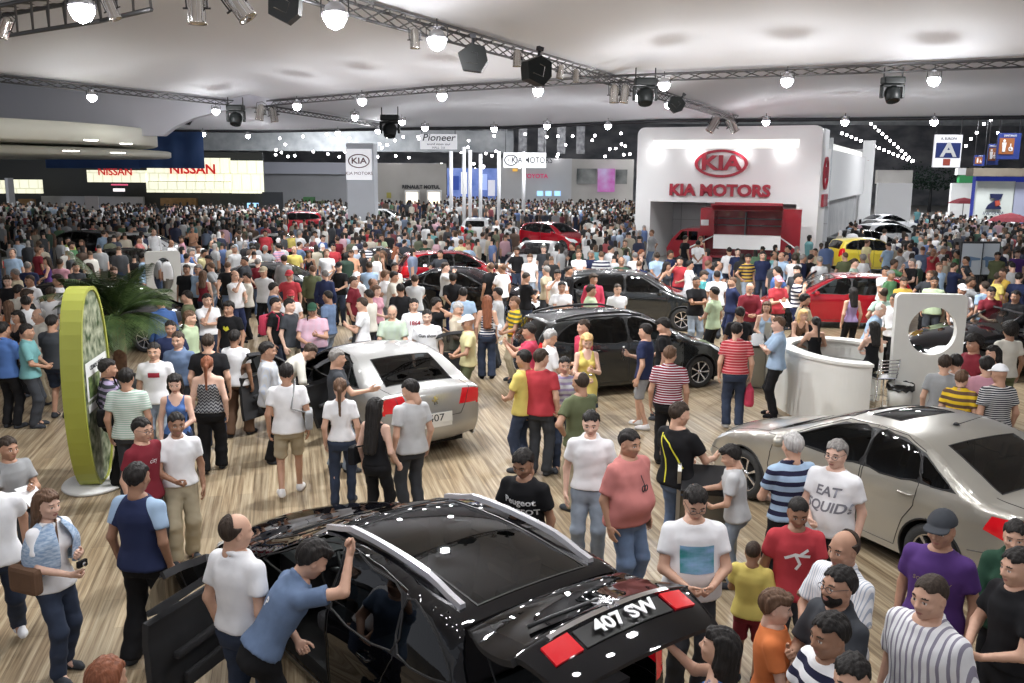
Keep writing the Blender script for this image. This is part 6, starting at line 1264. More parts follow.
ARMX = {'roof': ((.02, .34, .26), (1, .2, -1), 'grip'), 'desk': ((-.06, .26, -.3), (1, -.2, -.4), 'relax'), 'wide': ((.2, .3, -.15), (.5, -.5, -1), 'grip'), 'cam': ((-.1, .4, .0), (.8, 0, -1), 'grip'), 'touch': ((.06, .4, .04), (.6, 0, -1), 'flat'), 'hold': ((.1, .12, -.48), (.3, -1, 0), 'grip'), 'table': ((.02, .38, -.28), (.6, -.2, -1), 'flat')}
def accessory(q, P, MW):
    kind, lab, col = q[0], q[1], q[2] if len(q) > 2 else 'black'; m = cloth_mat(col) if col in CLOTH else MATS[col]; J = P.J; mb = MB(); nm = kind; cat = kind.replace('_', ' ')
    if kind in ('shoulder_bag', 'handbag'):
        sg = q[3] if len(q) > 3 else 1; c = (J['hipR'] if sg > 0 else J['hipL']) + Vector((sg * .17, -.02, .12)); sh = J['shL'] if kind == 'handbag' else (J['shR'] if sg > 0 else J['shL'])
        r = empty(nm, label=lab, cat=cat); r.matrix_world = MW; MB().box((c.x - .05, c.y - .16, c.z - .12), (c.x + .05, c.y + .16, c.z + .12), bev=.04).build('bag_body', m, r)
        o = P.TM @ Vector((-sg * .02 if kind == 'handbag' else sg * .1, -.0, 1.5)); f = P.TM @ Vector((sg * .05, .15, 1.25)); bk = P.TM @ Vector((sg * .05, -.16, 1.2)); MB().tube([c + Vector((0, .1, .1)), f, (o + Vector((0, .06, .03))), (o + Vector((0, -.06, .03))), bk, c + Vector((0, -.1, .1))], .012, 6).build('strap', m, r); return
    if kind == 'backpack':
        r = empty(nm, label=lab, cat=cat); r.matrix_world = MW; M = P.TM; MB().box((-.15, -.3, 1.02), (.15, -.135, 1.42), M, .06).box((-.11, -.34, 1.05), (.11, -.28, 1.22), M, .03).build('bag_body', m, r)
        for s_ in (-1, 1): MB().tube([M @ Vector(v) for v in ((s_ * .09, -.15, 1.4), (s_ * .1, -.02, 1.5), (s_ * .11, .12, 1.38), (s_ * .13, .09, 1.15), (s_ * .12, -.14, 1.05))], .016, 6).build('strap', m, r)
        return
    h = J['wrR'] + (J['wrR'] - J['elR']).normalized() * .1
    if kind == 'both': h = (J['wrR'] + J['wrL']) / 2
    if kind in ('camera', 'phone', 'brochure', 'magazine') and abs(J['wrR'].y - J['wrL'].y) < .2 and (J['wrR'] - J['wrL']).length < .35: h = (J['wrR'] + J['wrL']) / 2 + Vector((0, .09, .03))
    r = empty(nm, label=lab, cat=cat); r.matrix_world = MW @ Matrix.Translation(h)
    if kind == 'camera': MB().box((-.05, -.015, -.03), (.05, .015, .03), bev=.008).build('camera_body', m, r); MB().lathe([(.02, .0), (.02, .03), (.014, .03), (.001, .02)], 14, Matrix.Translation((0, .012, 0)), axis='Y').build('lens', CHROME, r)
    elif kind == 'phone': MB().box((-.024, -.05, -.006), (.024, .05, .006), bev=.005).build('phone_body', m, r); MB().box((-.019, -.04, .006), (.019, .03, .0075)).build('screen', MATS['white_screen'], r)
    elif kind == 'bottle': MB().lathe([(.001, -.1), (.032, -.1), (.033, .04), (.014, .09), (.014, .11), (.001, .11)], 16).build('bottle_body', glass_mat('clear_plastic', (.8, .85, .9)), r); MB().lathe([(.015, .105), (.015, .125), (.001, .125)], 12).build('lid', m, r)
    elif kind == 'plastic_bag': MB().lathe([(.02, .0), (.05, -.06), (.12, -.14), (.14, -.36), (.12, -.4), (.001, -.4)], 10, Matrix.Diagonal((.6, 1, 1, 1)), smooth=False).build('bag_body', m, r); MB().tube([(0, -.03, -.02), (0, -.02, .05), (0, .02, .05), (0, .03, -.02)], .006, 5).build('handle', m, r)
    else: MB().box((-.11, -.15, 0), (.11, .15, .012), Matrix.Rotation(R(-30), 4, 'X'), .004).build('pages', m, r)
W = who
W0_ = W("47,489,1.63,-112|f|long,brown,fair|tee,white|jeans,darkdenim|low,fwd|long-haired woman in blue shawl and jeans holding a camera at lower left|acc=[('camera','small dark camera in the hands of the woman in blue shawl'),('handbag','brown leather bag hanging at the hip of the woman in blue shawl','brown',1)],stride=.15")
W("137,461,1.78,-14|m|short,black,brown|tee,navy|wide,black|down,down|man seen from behind in navy shirt with pale blue sleeves near open car door|mat=RAG,stride=.2")
W("237,512,1.8,-28|m|bald,dark,light|polo,white|jeans,darkdenim|down,down|man with thinning hair in white polo, back turned, between open door and wagon|stride=.1,hyaw=-25")
PJ = W("322,541,1.76,-62|m|thick,black,light|polo,denimblue|jeans,black|roof,low|man in blue polo bending into the black wagon, hand on its roof rail|lean=32,hpitch=20")
W("106,655,1.72,-10|m|short,auburn,tan|tee,charcoal|jeans,black|down,down|man of whom only reddish-brown hair shows at bottom left edge|")
W("-14,462,1.75,-150|m|short,black,tan|tee,white|jeans,darkdenim|swing,swingb|man in white t-shirt, dark jeans and white trainers cut by left edge|stride=.6,shoe='white'")
W("8,436,1.72,-120|m|short,dark,tan|tee,grey|jeans,charcoal|low,fwd|seated man at left edge reading a magazine|sit=.5,acc=[('magazine','open magazine in hands of the seated man at left edge','white')]")
PD = W("142,417,1.68,-112|m|short,black,light|tee,darkred|jeans,charcoal|down,down|young man with glasses in dark red printed t-shirt behind pale-sleeved man|acc=None")
W("176,412,1.66,-150|m|short,black,brown|polo,white|wide,khaki|low,down|man in white shirt and loose khaki trousers standing alone on the planks|stride=.15")
W("126,367,1.74,8|m|short,black,tan|tee,mint,hfine|jeans,charcoal|down,down|man in pale green finely striped t-shirt seen from behind by oval sign|build=1.08")
W("108,358,1.74,-62|m|short,black,tan|long,charcoal,hl|jeans,black|down,low|man in charcoal and lilac striped jumper right beside the lime sign|acc=[('shoulder_bag','black shoulder bag of the man in striped jumper','black',1)]")
W("174,374,1.64,-165|f|long,black,fair|tank,blue|jeans,darkdenim|down,low|woman with long black hair in bright blue strap top|hpitch=18")
W("207,355,1.66,8|f|ponytail,auburn,fair|strap,grey,zig|wide,black|down,down|broad woman with auburn ponytail and zigzag-patterned strapless top, seen from behind|build=1.28,stride=.25")
PW = W("153,342,1.74,-170|m|short,black,light|tee,white|jeans,paledenim|down,down|young man in white t-shirt with red chest print, looking up|")
W("177,331,1.76,178|m|short,dark,light|polo,denimblue|jeans,charcoal|down,down|man in dusty blue polo over white undershirt, facing the camera|")
W("170,320,1.72,-160|m|short,black,tan|tee,navy|jeans,black|down,down|dark-haired man in navy behind the man in dusty blue polo|")
W("208,333,1.78,5|m|short,dark,light|tee,black|jeans,darkdenim|down,down|broad man in black t-shirt with his back turned behind the auburn ponytail|build=1.25")
W("235,329,1.72,-12|m|short,black,brown|tee,white|wide,brown|down,low|man in white t-shirt and brown trousers seen from behind, left of the grey shirt|stride=.25")
W("190,310,1.76,-95|m|short,brown,light|polo,palegreen|jeans,khaki|down,down|man in pale green shirt in profile, facing right|")
W("207,293,1.76,-140|m|short,black,light|polo,white|jeans,darkdenim|chin,cross|man in white polo with hand at his chin|")
PB = W("228,301,1.74,165|m|thick,black,tan|tee,black|jeans,darkdenim|down,down|man in black t-shirt with yellow chest emblem|build=1.1")
W("160,296,1.76,40|m|short,black,tan|long,blue|jeans,black|low,down|man in blue tracksuit jacket bending near the palm|lean=14")
W("186,290,1.76,95|m|short,black,light|tee,olive|jeans,charcoal|low,down|man in olive t-shirt facing left next to the oval-holed panel|")
W("268,341,1.78,-80|m|short,black,tan|long,lightgrey,vfine|wide,black|down,low|man in pale grey shirt and black trousers left of the silver saloon|")
W("286,362,1.77,12|m|short,black,tan|tee,white|shorts,khaki|down,down|man in white t-shirt and khaki shorts walking away with grey bag|stride=.35,shoe='white',acc=[('shoulder_bag','long grey shoulder bag of the man in khaki shorts','grey',1)]")
W("338,348,1.76,-75|m|short,grizzled,light|tee,charcoal|jeans,paledenim|reach,down|middle-aged man in dark t-shirt with a hand on the silver saloon|stride=.2")
W("316,345,1.74,-70|m|short,dark,light|long,offwhite|jeans,khaki|reach,low|man in off-white shirt bending into the silver saloon's open door|lean=48,hpitch=25")
W("340,377,1.66,6|f|ponytail,brown,light|tight,white|slim,darkdenim|down,down|woman with brown ponytail, white t-shirt and dark jeans, back turned|stride=.15")
W("376,397,1.64,-25|f|verylong,black,fair|tank,black|slim,black|hold,down|woman with long black hair and black sleeveless top holding a hand|stride=.1,acc=[('handbag','black bag carried by the woman with long black hair','black',-1)]")
W("407,379,1.74,38|m|short,black,light|tee,lightgrey|jeans,charcoal|down,down|young man in light grey t-shirt behind the saloon's rear lamp, looking down|hyaw=35,hpitch=22")
W("276,297,1.76,-100|m|short,black,light|tee,black|jeans,darkdenim|down,low|man in black t-shirt carrying a red backpack|acc=[('backpack','red backpack on the back of the man in black','crimson')]")
W("290,298,1.8,-110|m|short,black,fair|tee,charcoal|jeans,khaki|down,down|tall slim youth in charcoal t-shirt beside the red backpack|build=.85")
W("312,303,1.74,-170|m|none,black,tan|polo,pink,vfine|jeans,darkdenim|low,fwd|stout man in pale pink polo and dark cap|build=1.35,belly=.09,hat='darkgreen',acc=[('shoulder_bag','dark bag of the stout man in pale pink polo','black',1)]")
W("327,290,1.76,70|m|buzz,black,brown|tee,denimblue|jeans,paledenim|fwd,down|man with shaved head in blue t-shirt and faded jeans, facing left|")
W("289,270,1.76,178|m|none,black,tan|tee,red|jeans,darkdenim|hip,down|man in red cap and red t-shirt looking at the camera|hat='red'")
W("290.5,290,1.6,-160|m|none,black,tan|tee,white|jeans,darkdenim|low,low|boy in red cap and white t-shirt beside the charcoal t-shirt|hat='red'")
W("274,282,1.74,-60|m|short,black,light|tee,denimblue|jeans,darkdenim|down,down|man in slate blue t-shirt behind the red backpack|")
W("354,276,1.76,-100|m|short,dark,light|shirt,darkred|jeans,charcoal|down,low|man in dark red shirt in profile|")
PC2 = W("361,297,1.76,95|m|short,dark,light|tee,white|jeans,darkdenim|fwd,fwd|man in white printed t-shirt clapping his hands|")
W("368,289,1.74,60|m|short,black,tan|tee,offwhite|jeans,charcoal|low,down|man in off-white t-shirt just behind the clapping man|")
W("377,285,1.66,-120|f|long,brown,fair|tee,pink|slim,darkdenim|low,down|brown-haired woman in pink t-shirt behind the clapping man|")
W("392,306,1.74,-175|m|bald,grizzled,light|shirt,palegreen,vfine|jeans,charcoal|low,low|bald man in pale striped shirt looking down at the silver roof|build=1.1,hpitch=26")
W("395,271,1.76,-90|m|short,black,tan|tee,offwhite|jeans,khaki|low,down|man in cream t-shirt in profile left of the glossy black car|lean=6")
W("400,283,1.74,20|m|short,black,brown|tee,black|jeans,black|down,down|man in black t-shirt, back turned, left of the glossy black car|")
PN = W("414,298,1.74,-170|m|short,black,light|tee,white|jeans,darkdenim|down,down|young man in white t-shirt with dark red numerals|")
PT = W("427,309,1.76,-175|m|short,black,fair|tee,white|jeans,khaki|down,down|man in white t-shirt with black chest word behind the silver saloon|build=1.08")
W("437,297,1.74,-80|m|short,black,tan|tee,black|jeans,black|ear,low|man in black t-shirt with a hand raised to his ear|")
W("463,287,1.77,10|m|short,black,tan|tee,lightblue|jeans,charcoal|down,down|man in pale blue t-shirt seen from behind above the open right door|build=1.12")
W("460,302,1.76,-120|m|short,grey,light|shirt,beige|jeans,khaki|low,down|grey-haired man in beige shirt behind the white cap|hpitch=20")
W("467,315,1.72,105|m|none,black,tan|tee,paleyellow|jeans,olive|low,low|man in white cap and pale yellow t-shirt behind the open car door|hat='white'")
W("487,295,1.72,4|f|verylong,auburn,light|strap,navy,hw|wide,darkdenim|down,down|woman with very long auburn hair and flared jeans carrying white bag|shoe='black',acc=[('handbag','white shoulder bag of the woman in flared jeans','white',1)]")
W("497,287,1.74,80|m|short,black,tan|tee,lightgrey|jeans,charcoal|low,low|man in light grey t-shirt right of the woman in flared jeans|")
W("514,296,1.74,110|m|short,brown,tan|polo,olive,hy|jeans,khaki|low,low|man in olive striped polo and khaki trousers facing left|")
W("528,323,1.74,85|m|short,black,tan|tee,crimson|jeans,khaki|cam,cam|man in raspberry red t-shirt aiming a camera to the left|lean=5,acc=[('camera','silver camera held out by the man in raspberry red','lightgrey')]")
W("523,349,1.76,60|m|short,black,tan|tee,yellow|jeans,darkdenim|down,low|man in yellow t-shirt behind the man in bright red|")
W("542,348,1.8,-22|m|short,dark,light|tee,red|jeans,charcoal|down,down|man in bright red t-shirt seen from behind, next to yellow t-shirt|hyaw=-30")
W("553,329,1.74,-75|m|short,grey,light|shirt,white|jeans,khaki|low,low|grey-haired man in white shirt by the dark estate's rear window|hpitch=20")
PGH = W("565,356,1.66,-175|f|short,black,light|tee,lightgrey,hl|slim,darkdenim|low,down|person in grey striped t-shirt with glasses on their head|")
W("588,334,1.7,-172|f|long,blond,fair|dress,yellow|shorts,darkdenim|low,fwd|blonde woman in yellow dress looking at her phone|hpitch=28,acc=[('phone','small dark phone in the hands of the blonde woman')]")
W("583,319,1.76,115|m|short,dark,light|tee,crimson|jeans,charcoal|down,low|man in red t-shirt behind the blonde woman|")
PSU = W("580,371,1.78,35|m|bald,dark,tan|tee,olive|jeans,khaki|cross,hip|man in olive green t-shirt with sunglasses pushed up, back turned|build=1.1")
W("612,312,1.5,-160|m|short,black,brown|tee,black|jeans,black|low,low|man in black sitting sideways in the dark estate's doorway|sit=.52")
W("645,323,1.76,62|m|short,black,light|tee,navy|shorts,grey|fwd,down|man in navy t-shirt and grey shorts holding a water bottle|shoe='white',acc=[('bottle','clear water bottle held by the man in navy','white')],stride=.2")
W("661,318,1.76,75|m|thick,black,light|tee,black|jeans,charcoal|low,down|man with thick black hair in black next to the estate's bonnet|hpitch=22")
W("671,345,1.76,-12|m|short,brown,tan|polo,darkred,multi|jeans,black|down,down|man in dark red finely striped polo seen from behind|build=1.08,hyaw=-20,shoe='black'")
W("738,322,1.78,-8|m|short,black,light|polo,red,hr|jeans,darkdenim|down,down|man in red polo with thin white stripes standing with his back turned|hyaw=-30,shoe='lightgrey',build=1.08,acc=[('plastic_bag','thin red plastic bag held by the man in red striped polo','crimson')]")
W("778,316,1.77,82|m|short,brown,fair|shirt,lightblue|jeans,black|cross,cross|man in light blue shirt and black trousers with folded arms by the desk|shoe='black'")
W("740,306,1.74,4|m|short,black,brown|tee,black|jeans,black|low,low|man in black t-shirt leaning over the far information stand|")
W("714,286,1.78,50|m|short,black,tan|tee,palegreen|jeans,black|down,low|man in grey-green t-shirt behind the dark estate's bonnet|build=.95")
W("697,276,1.8,-170|m|buzz,black,brown|tee,black|jeans,paledenim|cross,cross|man with shaved head and folded arms in black t-shirt|")
W("751,283,1.74,-175|m|bald2,dark,light|long,darkred|jeans,charcoal|low,low|bald man in dark red jumper behind the far information stand|hpitch=25")
W("767,301,1.62,160|f|long,brown,light|tank,lightblue|jeans,paledenim|low,down|woman with long brown hair right of the far information stand|")
W("717,270,1.76,5|m|buzz,black,brown|tee,white|jeans,charcoal|down,down|man with cropped hair in wide white t-shirt|build=1.15")
W("779,276,1.76,-165|m|none,black,light|tee,red|jeans,charcoal|fwd,low|man in red t-shirt and pink cap holding white paper|hat='pink',acc=[('brochure','white paper held by the man in red t-shirt and pink cap','white')]")
W("799,273,1.76,-130|m|short,black,light|polo,white,hwide|jeans,navy|chin,cross|man in white and navy polo with hand near his mouth|")
W("806,293,1.76,-85|m|short,black,tan|tee,khaki|jeans,charcoal|low,down|man in khaki t-shirt with shoulder strap behind the desk|acc=[('shoulder_bag','dark shoulder bag of the man in khaki by the desk','black',1)]")
W("853,287,1.66,5|f|long,black,light|tank,lilac|slim,black|down,down|woman in lilac top seen from behind at the open red hatchback|")
W("883,287,1.78,15|m|bald,dark,tan|tee,mint|jeans,khaki|down,hip|balding man in grey-green t-shirt, back turned, by the red hatchback|build=1.15")
W("885,304,1.74,-110|m|bald,white,fair|shirt,lightblue|jeans,khaki|low,low|bald old man in pale blue shirt bending over the desk|lean=16,hpitch=25")
W("895,293,1.76,110|m|short,black,tan|long,white|jeans,black|low,low|man in white long-sleeved shirt partly behind the display panel|")
W("816,316,1.66,8|f|ponytail,black,light|strap,black|wide,black|desk,desk|seated woman in black strapless top with ponytail inside the desk|sit=.76")
W("874,321,1.66,12|f|long,black,fair|strap,black|wide,black|desk,chin|seated woman in black with long loose hair inside the desk|sit=.76")
W("804,309,1.6,-165|f|long,blond,light|tank,brown|slim,brown|table,low|fair-haired woman leaning on the outer side of the desk|lean=26,hpitch=-4")
PG = W("520,451,1.76,150|m|short,black,brown|tee,black|jeans,black|low,down|man in black t-shirt with white chest lettering behind the wagon's roof|hpitch=26,lean=6")
W("591,411,1.76,172|m|short,black,fair|polo,white|jeans,paledenim|down,down|young man in white polo looking down, left of the salmon shirt|hpitch=16")
PSA = W("631,429,1.78,-138|m|short,black,tan|shirt,salmon|jeans,denimblue|down,down|stout man in salmon shirt with sunglasses hanging at his chest|build=1.32,belly=.1")
PY = W("681,401,1.78,-48|m|short,dark,light|tee,black|jeans,denimblue|table,low|man in black shirt with curved yellow lines at the information stand|build=1.1,hyaw=-25")
W("727,445,1.5,75|m|thick,black,light|tee,lightgrey|jeans,paledenim|table,low|boy in pale clothes leaning on the near information stand|lean=8,hpitch=20")
PL = W("698,489,1.78,-178|m|short,black,light|tee,white|jeans,charcoal|low,low|man with glasses in white t-shirt printed with a blue landscape|build=1.15,belly=.06,hpitch=28")
W("754,540,1.25,-25|m|buzz,dark,brown|tee,yellow|shorts,darkred|down,low|small boy in yellow football shirt and red shorts|")
W("724,627,1.62,62|f|long,black,light|tank,blue|jeans,darkdenim|touch,low|dark-haired woman in blue top reaching to the raised tailgate|hpitch=-6")
W("793,431,1.78,14|m|short,grey,light|polo,lightblue,hwide|jeans,black|down,low|grey-haired man in light blue polo with dark stripes, back turned|build=1.08")
PE = W("837,439,1.78,135|m|short,grizzled,fair|tee,white|jeans,black|low,down|older man with glasses in white t-shirt with grey scrawled print|belly=.05,build=1.12")
PR = W("800,499,1.64,172|m|buzz,black,brown|tee,red|jeans,charcoal|down,low|boy in red t-shirt with white swoosh bird emblem|hpitch=22")
W("844,530,1.76,118|m|bald,dark,tan|shirt,white,vfine|jeans,charcoal|low,low|balding man in white shirt behind the bearded man|build=1.1")
PBD = W("842,565,1.76,112|m|short,black,tan|shirt,charcoal|jeans,black|fwd,low|bearded man with glasses in dark grey shirt|hpitch=-2")
W("830,612,1.76,108|m|short,black,brown|polo,white,hwide|jeans,darkdenim|low,down|man in white polo with navy and green bands near the bottom edge|")
W("853,655,1.74,150|m|short,black,light|tee,grey|jeans,black|down,down|man of whom mostly dark hair shows at the bottom edge, left of striped shirt|")
PO = W("779,590,1.52,-108|m|thick,brown,fair|tee,orange|jeans,darkdenim|low,low|boy in orange football shirt in profile|")
W("931,574,1.82,118|m|buzz,dark,light|shirt,white,v|jeans,charcoal|down,down|big man in white vertically striped shirt at lower right|build=1.22")
PU2 = W("943,511,1.78,135|m|none,black,tan|tee,purple|jeans,black|down,down|man in purple t-shirt and dark patterned cap|hat='charcoal',build=1.1")
W("1017,520,1.66,150|f|bun,black,light|jacket,darkgreen|jeans,black|low,low|woman in dark green jacket at the right edge|")
W("1019,547,1.76,98|m|short,black,light|polo,black|jeans,black|low,low|man in black polo cut by the right edge|")
W("963,369,1.62,-40|m|short,brown,light|polo,brown,hy|jeans,darkdenim|down,down|boy in black and mustard striped shirt right of the display panel|")
W("1000,364,1.74,5|m|none,black,tan|tee,charcoal,hfine|jeans,charcoal|down,down|man in white cap and charcoal striped t-shirt behind the champagne saloon|hat='white',build=1.1")
W("974,335,1.76,100|m|curly,black,tan|tee,darkred|jeans,charcoal|low,down|man with bushy black hair in dark red t-shirt|")
PK = W("956,353,1.7,4|m|short,black,light|tee,white|jeans,charcoal|down,down|youth in white t-shirt with black scribbled back print|")
W("946,354,1.7,-30|m|short,dark,light|tee,grey|jeans,charcoal|down,down|youth in grey t-shirt right against the display panel|")
W("987,356,1.7,-10|m|thick,black,light|tee,pink|jeans,charcoal|down,down|person in pale pink t-shirt left of the white cap|")
W("1010,322,1.78,2|m|curly,black,brown|tee,offwhite|jeans,olive|down,down|tall curly-haired man in long off-white t-shirt seen from behind|build=.9")
W("993,345,1.66,100|f|long,black,light|tank,black|jeans,black|down,low|woman with long black hair beside the bushy-haired man|")
W("993,287,1.76,172|m|short,black,light|polo,darkred|jeans,charcoal|low,low|man in dark red polo behind the black open-topped car|hpitch=25")
W("1016,290,1.76,120|m|short,black,tan|jacket,black|jeans,black|low,low|man in black top at the right edge behind the open-topped car|")
W("963,284,1.74,175|m|none,black,tan|tee,white|jeans,charcoal|down,low|man in white cap above the display panel's right corner|hat='white'")
W("985,281,1.76,20|m|short,dark,light|tee,lightblue|jeans,khaki|down,down|man in light blue-grey t-shirt, back turned, near the open-topped car|")
W("52,314,1.78,-6|m|short,black,tan|tee,charcoal|shorts,darkdenim|down,low|big man in charcoal t-shirt and shorts left of the lime sign|build=1.15")
W("27,323,1.72,-75|m|short,black,tan|shirt,turquoise|jeans,charcoal|low,low|man in turquoise shirt facing right between blue shirt and charcoal t-shirt|")
W("3,321,1.76,-15|m|short,black,tan|shirt,blue|jeans,black|low,down|man in blue shirt at the left edge above the dark trousers|")
W("37,308,1.74,130|m|bald,grey,light|shirt,offwhite|jeans,khaki|low,down|older man with receding grey hair in off-white shirt|")
W("16,310,1.62,150|f|long,black,tan|tank,black|slim,black|low,low|dark-haired woman between blue and turquoise shirts|")
# prints on clothing: pressed against the cloth
def printed(b, P, MW, what, z, front=True, **kw):
    sh = [c for c in b.children if c.name.startswith('shirt')][0]; me = sh.data; bv = BVHTree.FromPolygons([v.co for v in me.vertices], [p.vertices for p in me.polygons]); s_ = 1 if front else -1; base = P.TM @ Vector((0, 0, z)) * P.k
    X = (P.TM.to_3x3() @ Vector((-s_, 0, 0))); U = (P.TM.to_3x3() @ Vector((0, 0, 1))); D = (P.TM.to_3x3() @ Vector((0, -s_, 0)))
    V = [v.co.copy() for v in what.vertices]; m2 = what.copy()
    for v, c in zip(m2.vertices, V):
        p = P.TM @ Vector((0, 0, z)) * P.k + X * c.x + U * c.y - D * .6; h = bv.ray_cast(p, D, 1.2); v.co = (h[0] - D * (.004 + c.z)) if h[0] else p + D * .45
    m2.materials.clear(); m2.materials.append(kw.get('m', LETW)); o = link(kw.get('name', 'print'), m2, b); return o
def grid_me(w, h, n=10):
    me = bpy.data.meshes.new('print'); vs = [(w * (i / n - .5), h * (j / n - .5), 0) for j in range(n + 1) for i in range(n + 1)]; me.from_pydata(vs, [], [(j * (n + 1) + i, j * (n + 1) + i + 1, (j + 1) * (n + 1) + i + 1, (j + 1) * (n + 1) + i) for j in range(n) for i in range(n)]); return me
def stroke_me(lines, w):
    me = bpy.data.meshes.new('print'); vs = []; fs = []
    for L in lines:
        L = [Vector(p) for p in dens(L, .02, False)]; n = len(vs)
        for i, p in enumerate(L):
            t = (L[min(i + 1, len(L) - 1)] - L[max(i - 1, 0)]).normalized(); q = Vector((-t.y, t.x)) * w; vs += [(*(p + q), 0), (*(p - q), 0)]
        fs += [(n + 2 * i, n + 2 * i + 1, n + 2 * i + 3, n + 2 * i + 2) for i in range(len(L) - 1)]
    me.from_pydata(vs, [], fs); return me
tm = lambda s_, z, **k: text_mesh(s_, z, depth=.0, **k)
for i, (t_, q) in enumerate((('Peugeot', .085), ('PEUGEOT', .075), ('PEUGEOT', .075))): printed(*PG, tm(t_, q, bold=.002, sx=1.1), 1.3 - i * .095)
printed(*PL, grid_me(.27, .21), 1.22, m=noisy('landscape_print', (.03, .25, .25), (.25, .42, .65), 14, .6, (.25, 1, 1)), name='picture_print')
for i, t_ in enumerate(('EAT', 'SQUID!')): printed(*PE, tm(t_, .13, bold=.003, shear=.2), 1.3 - i * .14, m=mat('print_grey', (.2, .2, .23), .8))
printed(*PR, stroke_me([[(-.1, .0), (-.02, .04), (.1, .02)], [(-.02, .04), (.02, -.04), (-.01, -.09)], [(.02, .04), (.08, .08)]], .012), 1.25); printed(*PY, stroke_me([[(-.14, .22), (-.11, .1), (-.05, -.05), (-.03, -.3)], [(-.11, .2), (.0, .14), (.09, .0), (.15, -.12)]], .009), 1.2, False, m=mat('print_yellow', (.75, .7, .05), .7))
printed(*PT, tm('Gun show', .075, bold=.003), 1.3, m=DKGREY); printed(*PN, tm('1864', .11, bold=.004), 1.28, m=mat('print_red', (.35, .02, .04), .8)); printed(*PB, stroke_me([[(-.06, .02), (0, -.02), (.06, .02)], [(-.05, .05), (0, .01), (.05, .05)]], .018), 1.24, m=MATS['print_yellow']); printed(*PW, grid_me(.16, .07), 1.3, m=MATS['print_red']); printed(*PK, tm('BRSC', .1, bold=.004), 1.3, False, m=DKGREY); printed(*PD, tm('city', .07), 1.3, m=LETW)
printed(*PO, tm('S', .09, bold=.004), 1.2, m=DKGREY); printed(*PJ, tm('P', .09, bold=.003), 1.25, False); printed(*PU2, tm('south bay', .07, shear=.2), 1.27, m=mat('print_tan', (.3, .22, .12), .8)); printed(*PC2, tm('*', .14), 1.25, m=mat('print_grey', (.2, .2, .23), .8))
# sunglasses and spectacles
def specs(b, P, up=False, m=None):
    M = P.HM; mb = MB(); z = .006 if not up else .105; y = .102 if not up else .075
    for s_ in (-1, 1):
        pts = [M @ Vector((s_ * .033 + .024 * math.cos(2 * math.pi * k / 14), y, z + .017 * math.sin(2 * math.pi * k / 14))) * P.k for k in range(14)]; mb.tube(pts, .0022, 4, closed=True); mb.tube([M @ Vector((s_ * .056, y, z + .005)) * P.k, M @ Vector((s_ * .084, 0, z + .01)) * P.k], .002, 4)
    mb.tube([M @ Vector((-.01, y + .004, z)) * P.k, M @ Vector((.01, y + .004, z)) * P.k], .002, 4); mb.build('glasses', DKGREY, b)
for q in (PL, PE, PD, PBD): specs(q[0], q[1])
for q in (PGH, PSU): specs(q[0], q[1], True)
F = Field((-.1, -.03, -.15), (.1, .13, .02), .007); F.ell((0, .03, -.05), (.066, .072, .066)); F.cap((0, .05, -.092), (0, .06, -.088), .03, .026, .02); F.ell((0, .1, -.056), (.03, .03, .012), .006, 's'); X, Y, Z = np.meshgrid(*F.ax, indexing='ij'); F.D = np.maximum(F.D, np.maximum(Z + .03 - .35 * np.abs(X) * 1.2, .0 - Y + .0)).astype(np.float32); v_, q_ = F.mesh()
me = np_mesh('beard', xf(v_, PBD[1].HM) * PBD[1].k, q_, None, [hair_mat('black')]); link('beard', me, PBD[0])
mb = MB(); _c = PSA[1].TM @ Vector((0, .215, 1.24))
for s_ in (-1, 1): mb.tube([(_c + Vector((s_ * .02 + .018 * math.cos(2 * math.pi * k / 12), 0, .028 * math.sin(2 * math.pi * k / 12)))) * PSA[1].k for k in range(12)], .006, 5, closed=True)
mb.tube([(_c + Vector((0, 0, .02))) * PSA[1].k, (_c + Vector((0, -.07, .14))) * PSA[1].k], .004, 5); o = mb.build('sunglasses', DKGREY, None); o.matrix_world = PSA[2] @ Matrix.Scale(1 / PSA[1].k, 4); tag(o, 'dark sunglasses hanging from the salmon shirt', 'sunglasses')
# shawl of the woman at lower left
b_, P_, MW_ = W0_
mb = MB(); n = 22; rows = []
for j, (z, rr, fr) in enumerate(((1.47, .085, 1), (1.4, .17, 1), (1.3, .215, 1), (1.18, .225, .9), (1.05, .22, .8), (.98, .215, .75))):
    rows.append([P_.TM @ Vector((rr * math.sin(R(-165 + 330 * i / n)) * 1.12, -rr * .82 * math.cos(R(-165 + 330 * i / n)) + .02 * math.sin(i * 1.9 + j) + (.02 if j < 3 else 0), z + .02 * math.sin(i * 1.3) - .10 * (abs(i - n / 2) / (n / 2)) ** 2 * -1 * (j > 2))) * P_.k for i in range(n + 1)])
mb.add([v for r_ in rows for v in r_], [(j * (n + 1) + i, j * (n + 1) + i + 1, (j + 1) * (n + 1) + i + 1, (j + 1) * (n + 1) + i) for j in range(5) for i in range(n)], True); o = mb.build('shawl', noisy('shawl_blue', (.22, .32, .48), (.5, .6, .72), 22, .9, (1, 1, 3)), b_); md = o.modifiers.new('t', 'SOLIDIFY'); md.thickness = .012; md = o.modifiers.new('s', 'SUBSURF'); md.levels = md.render_levels = 1
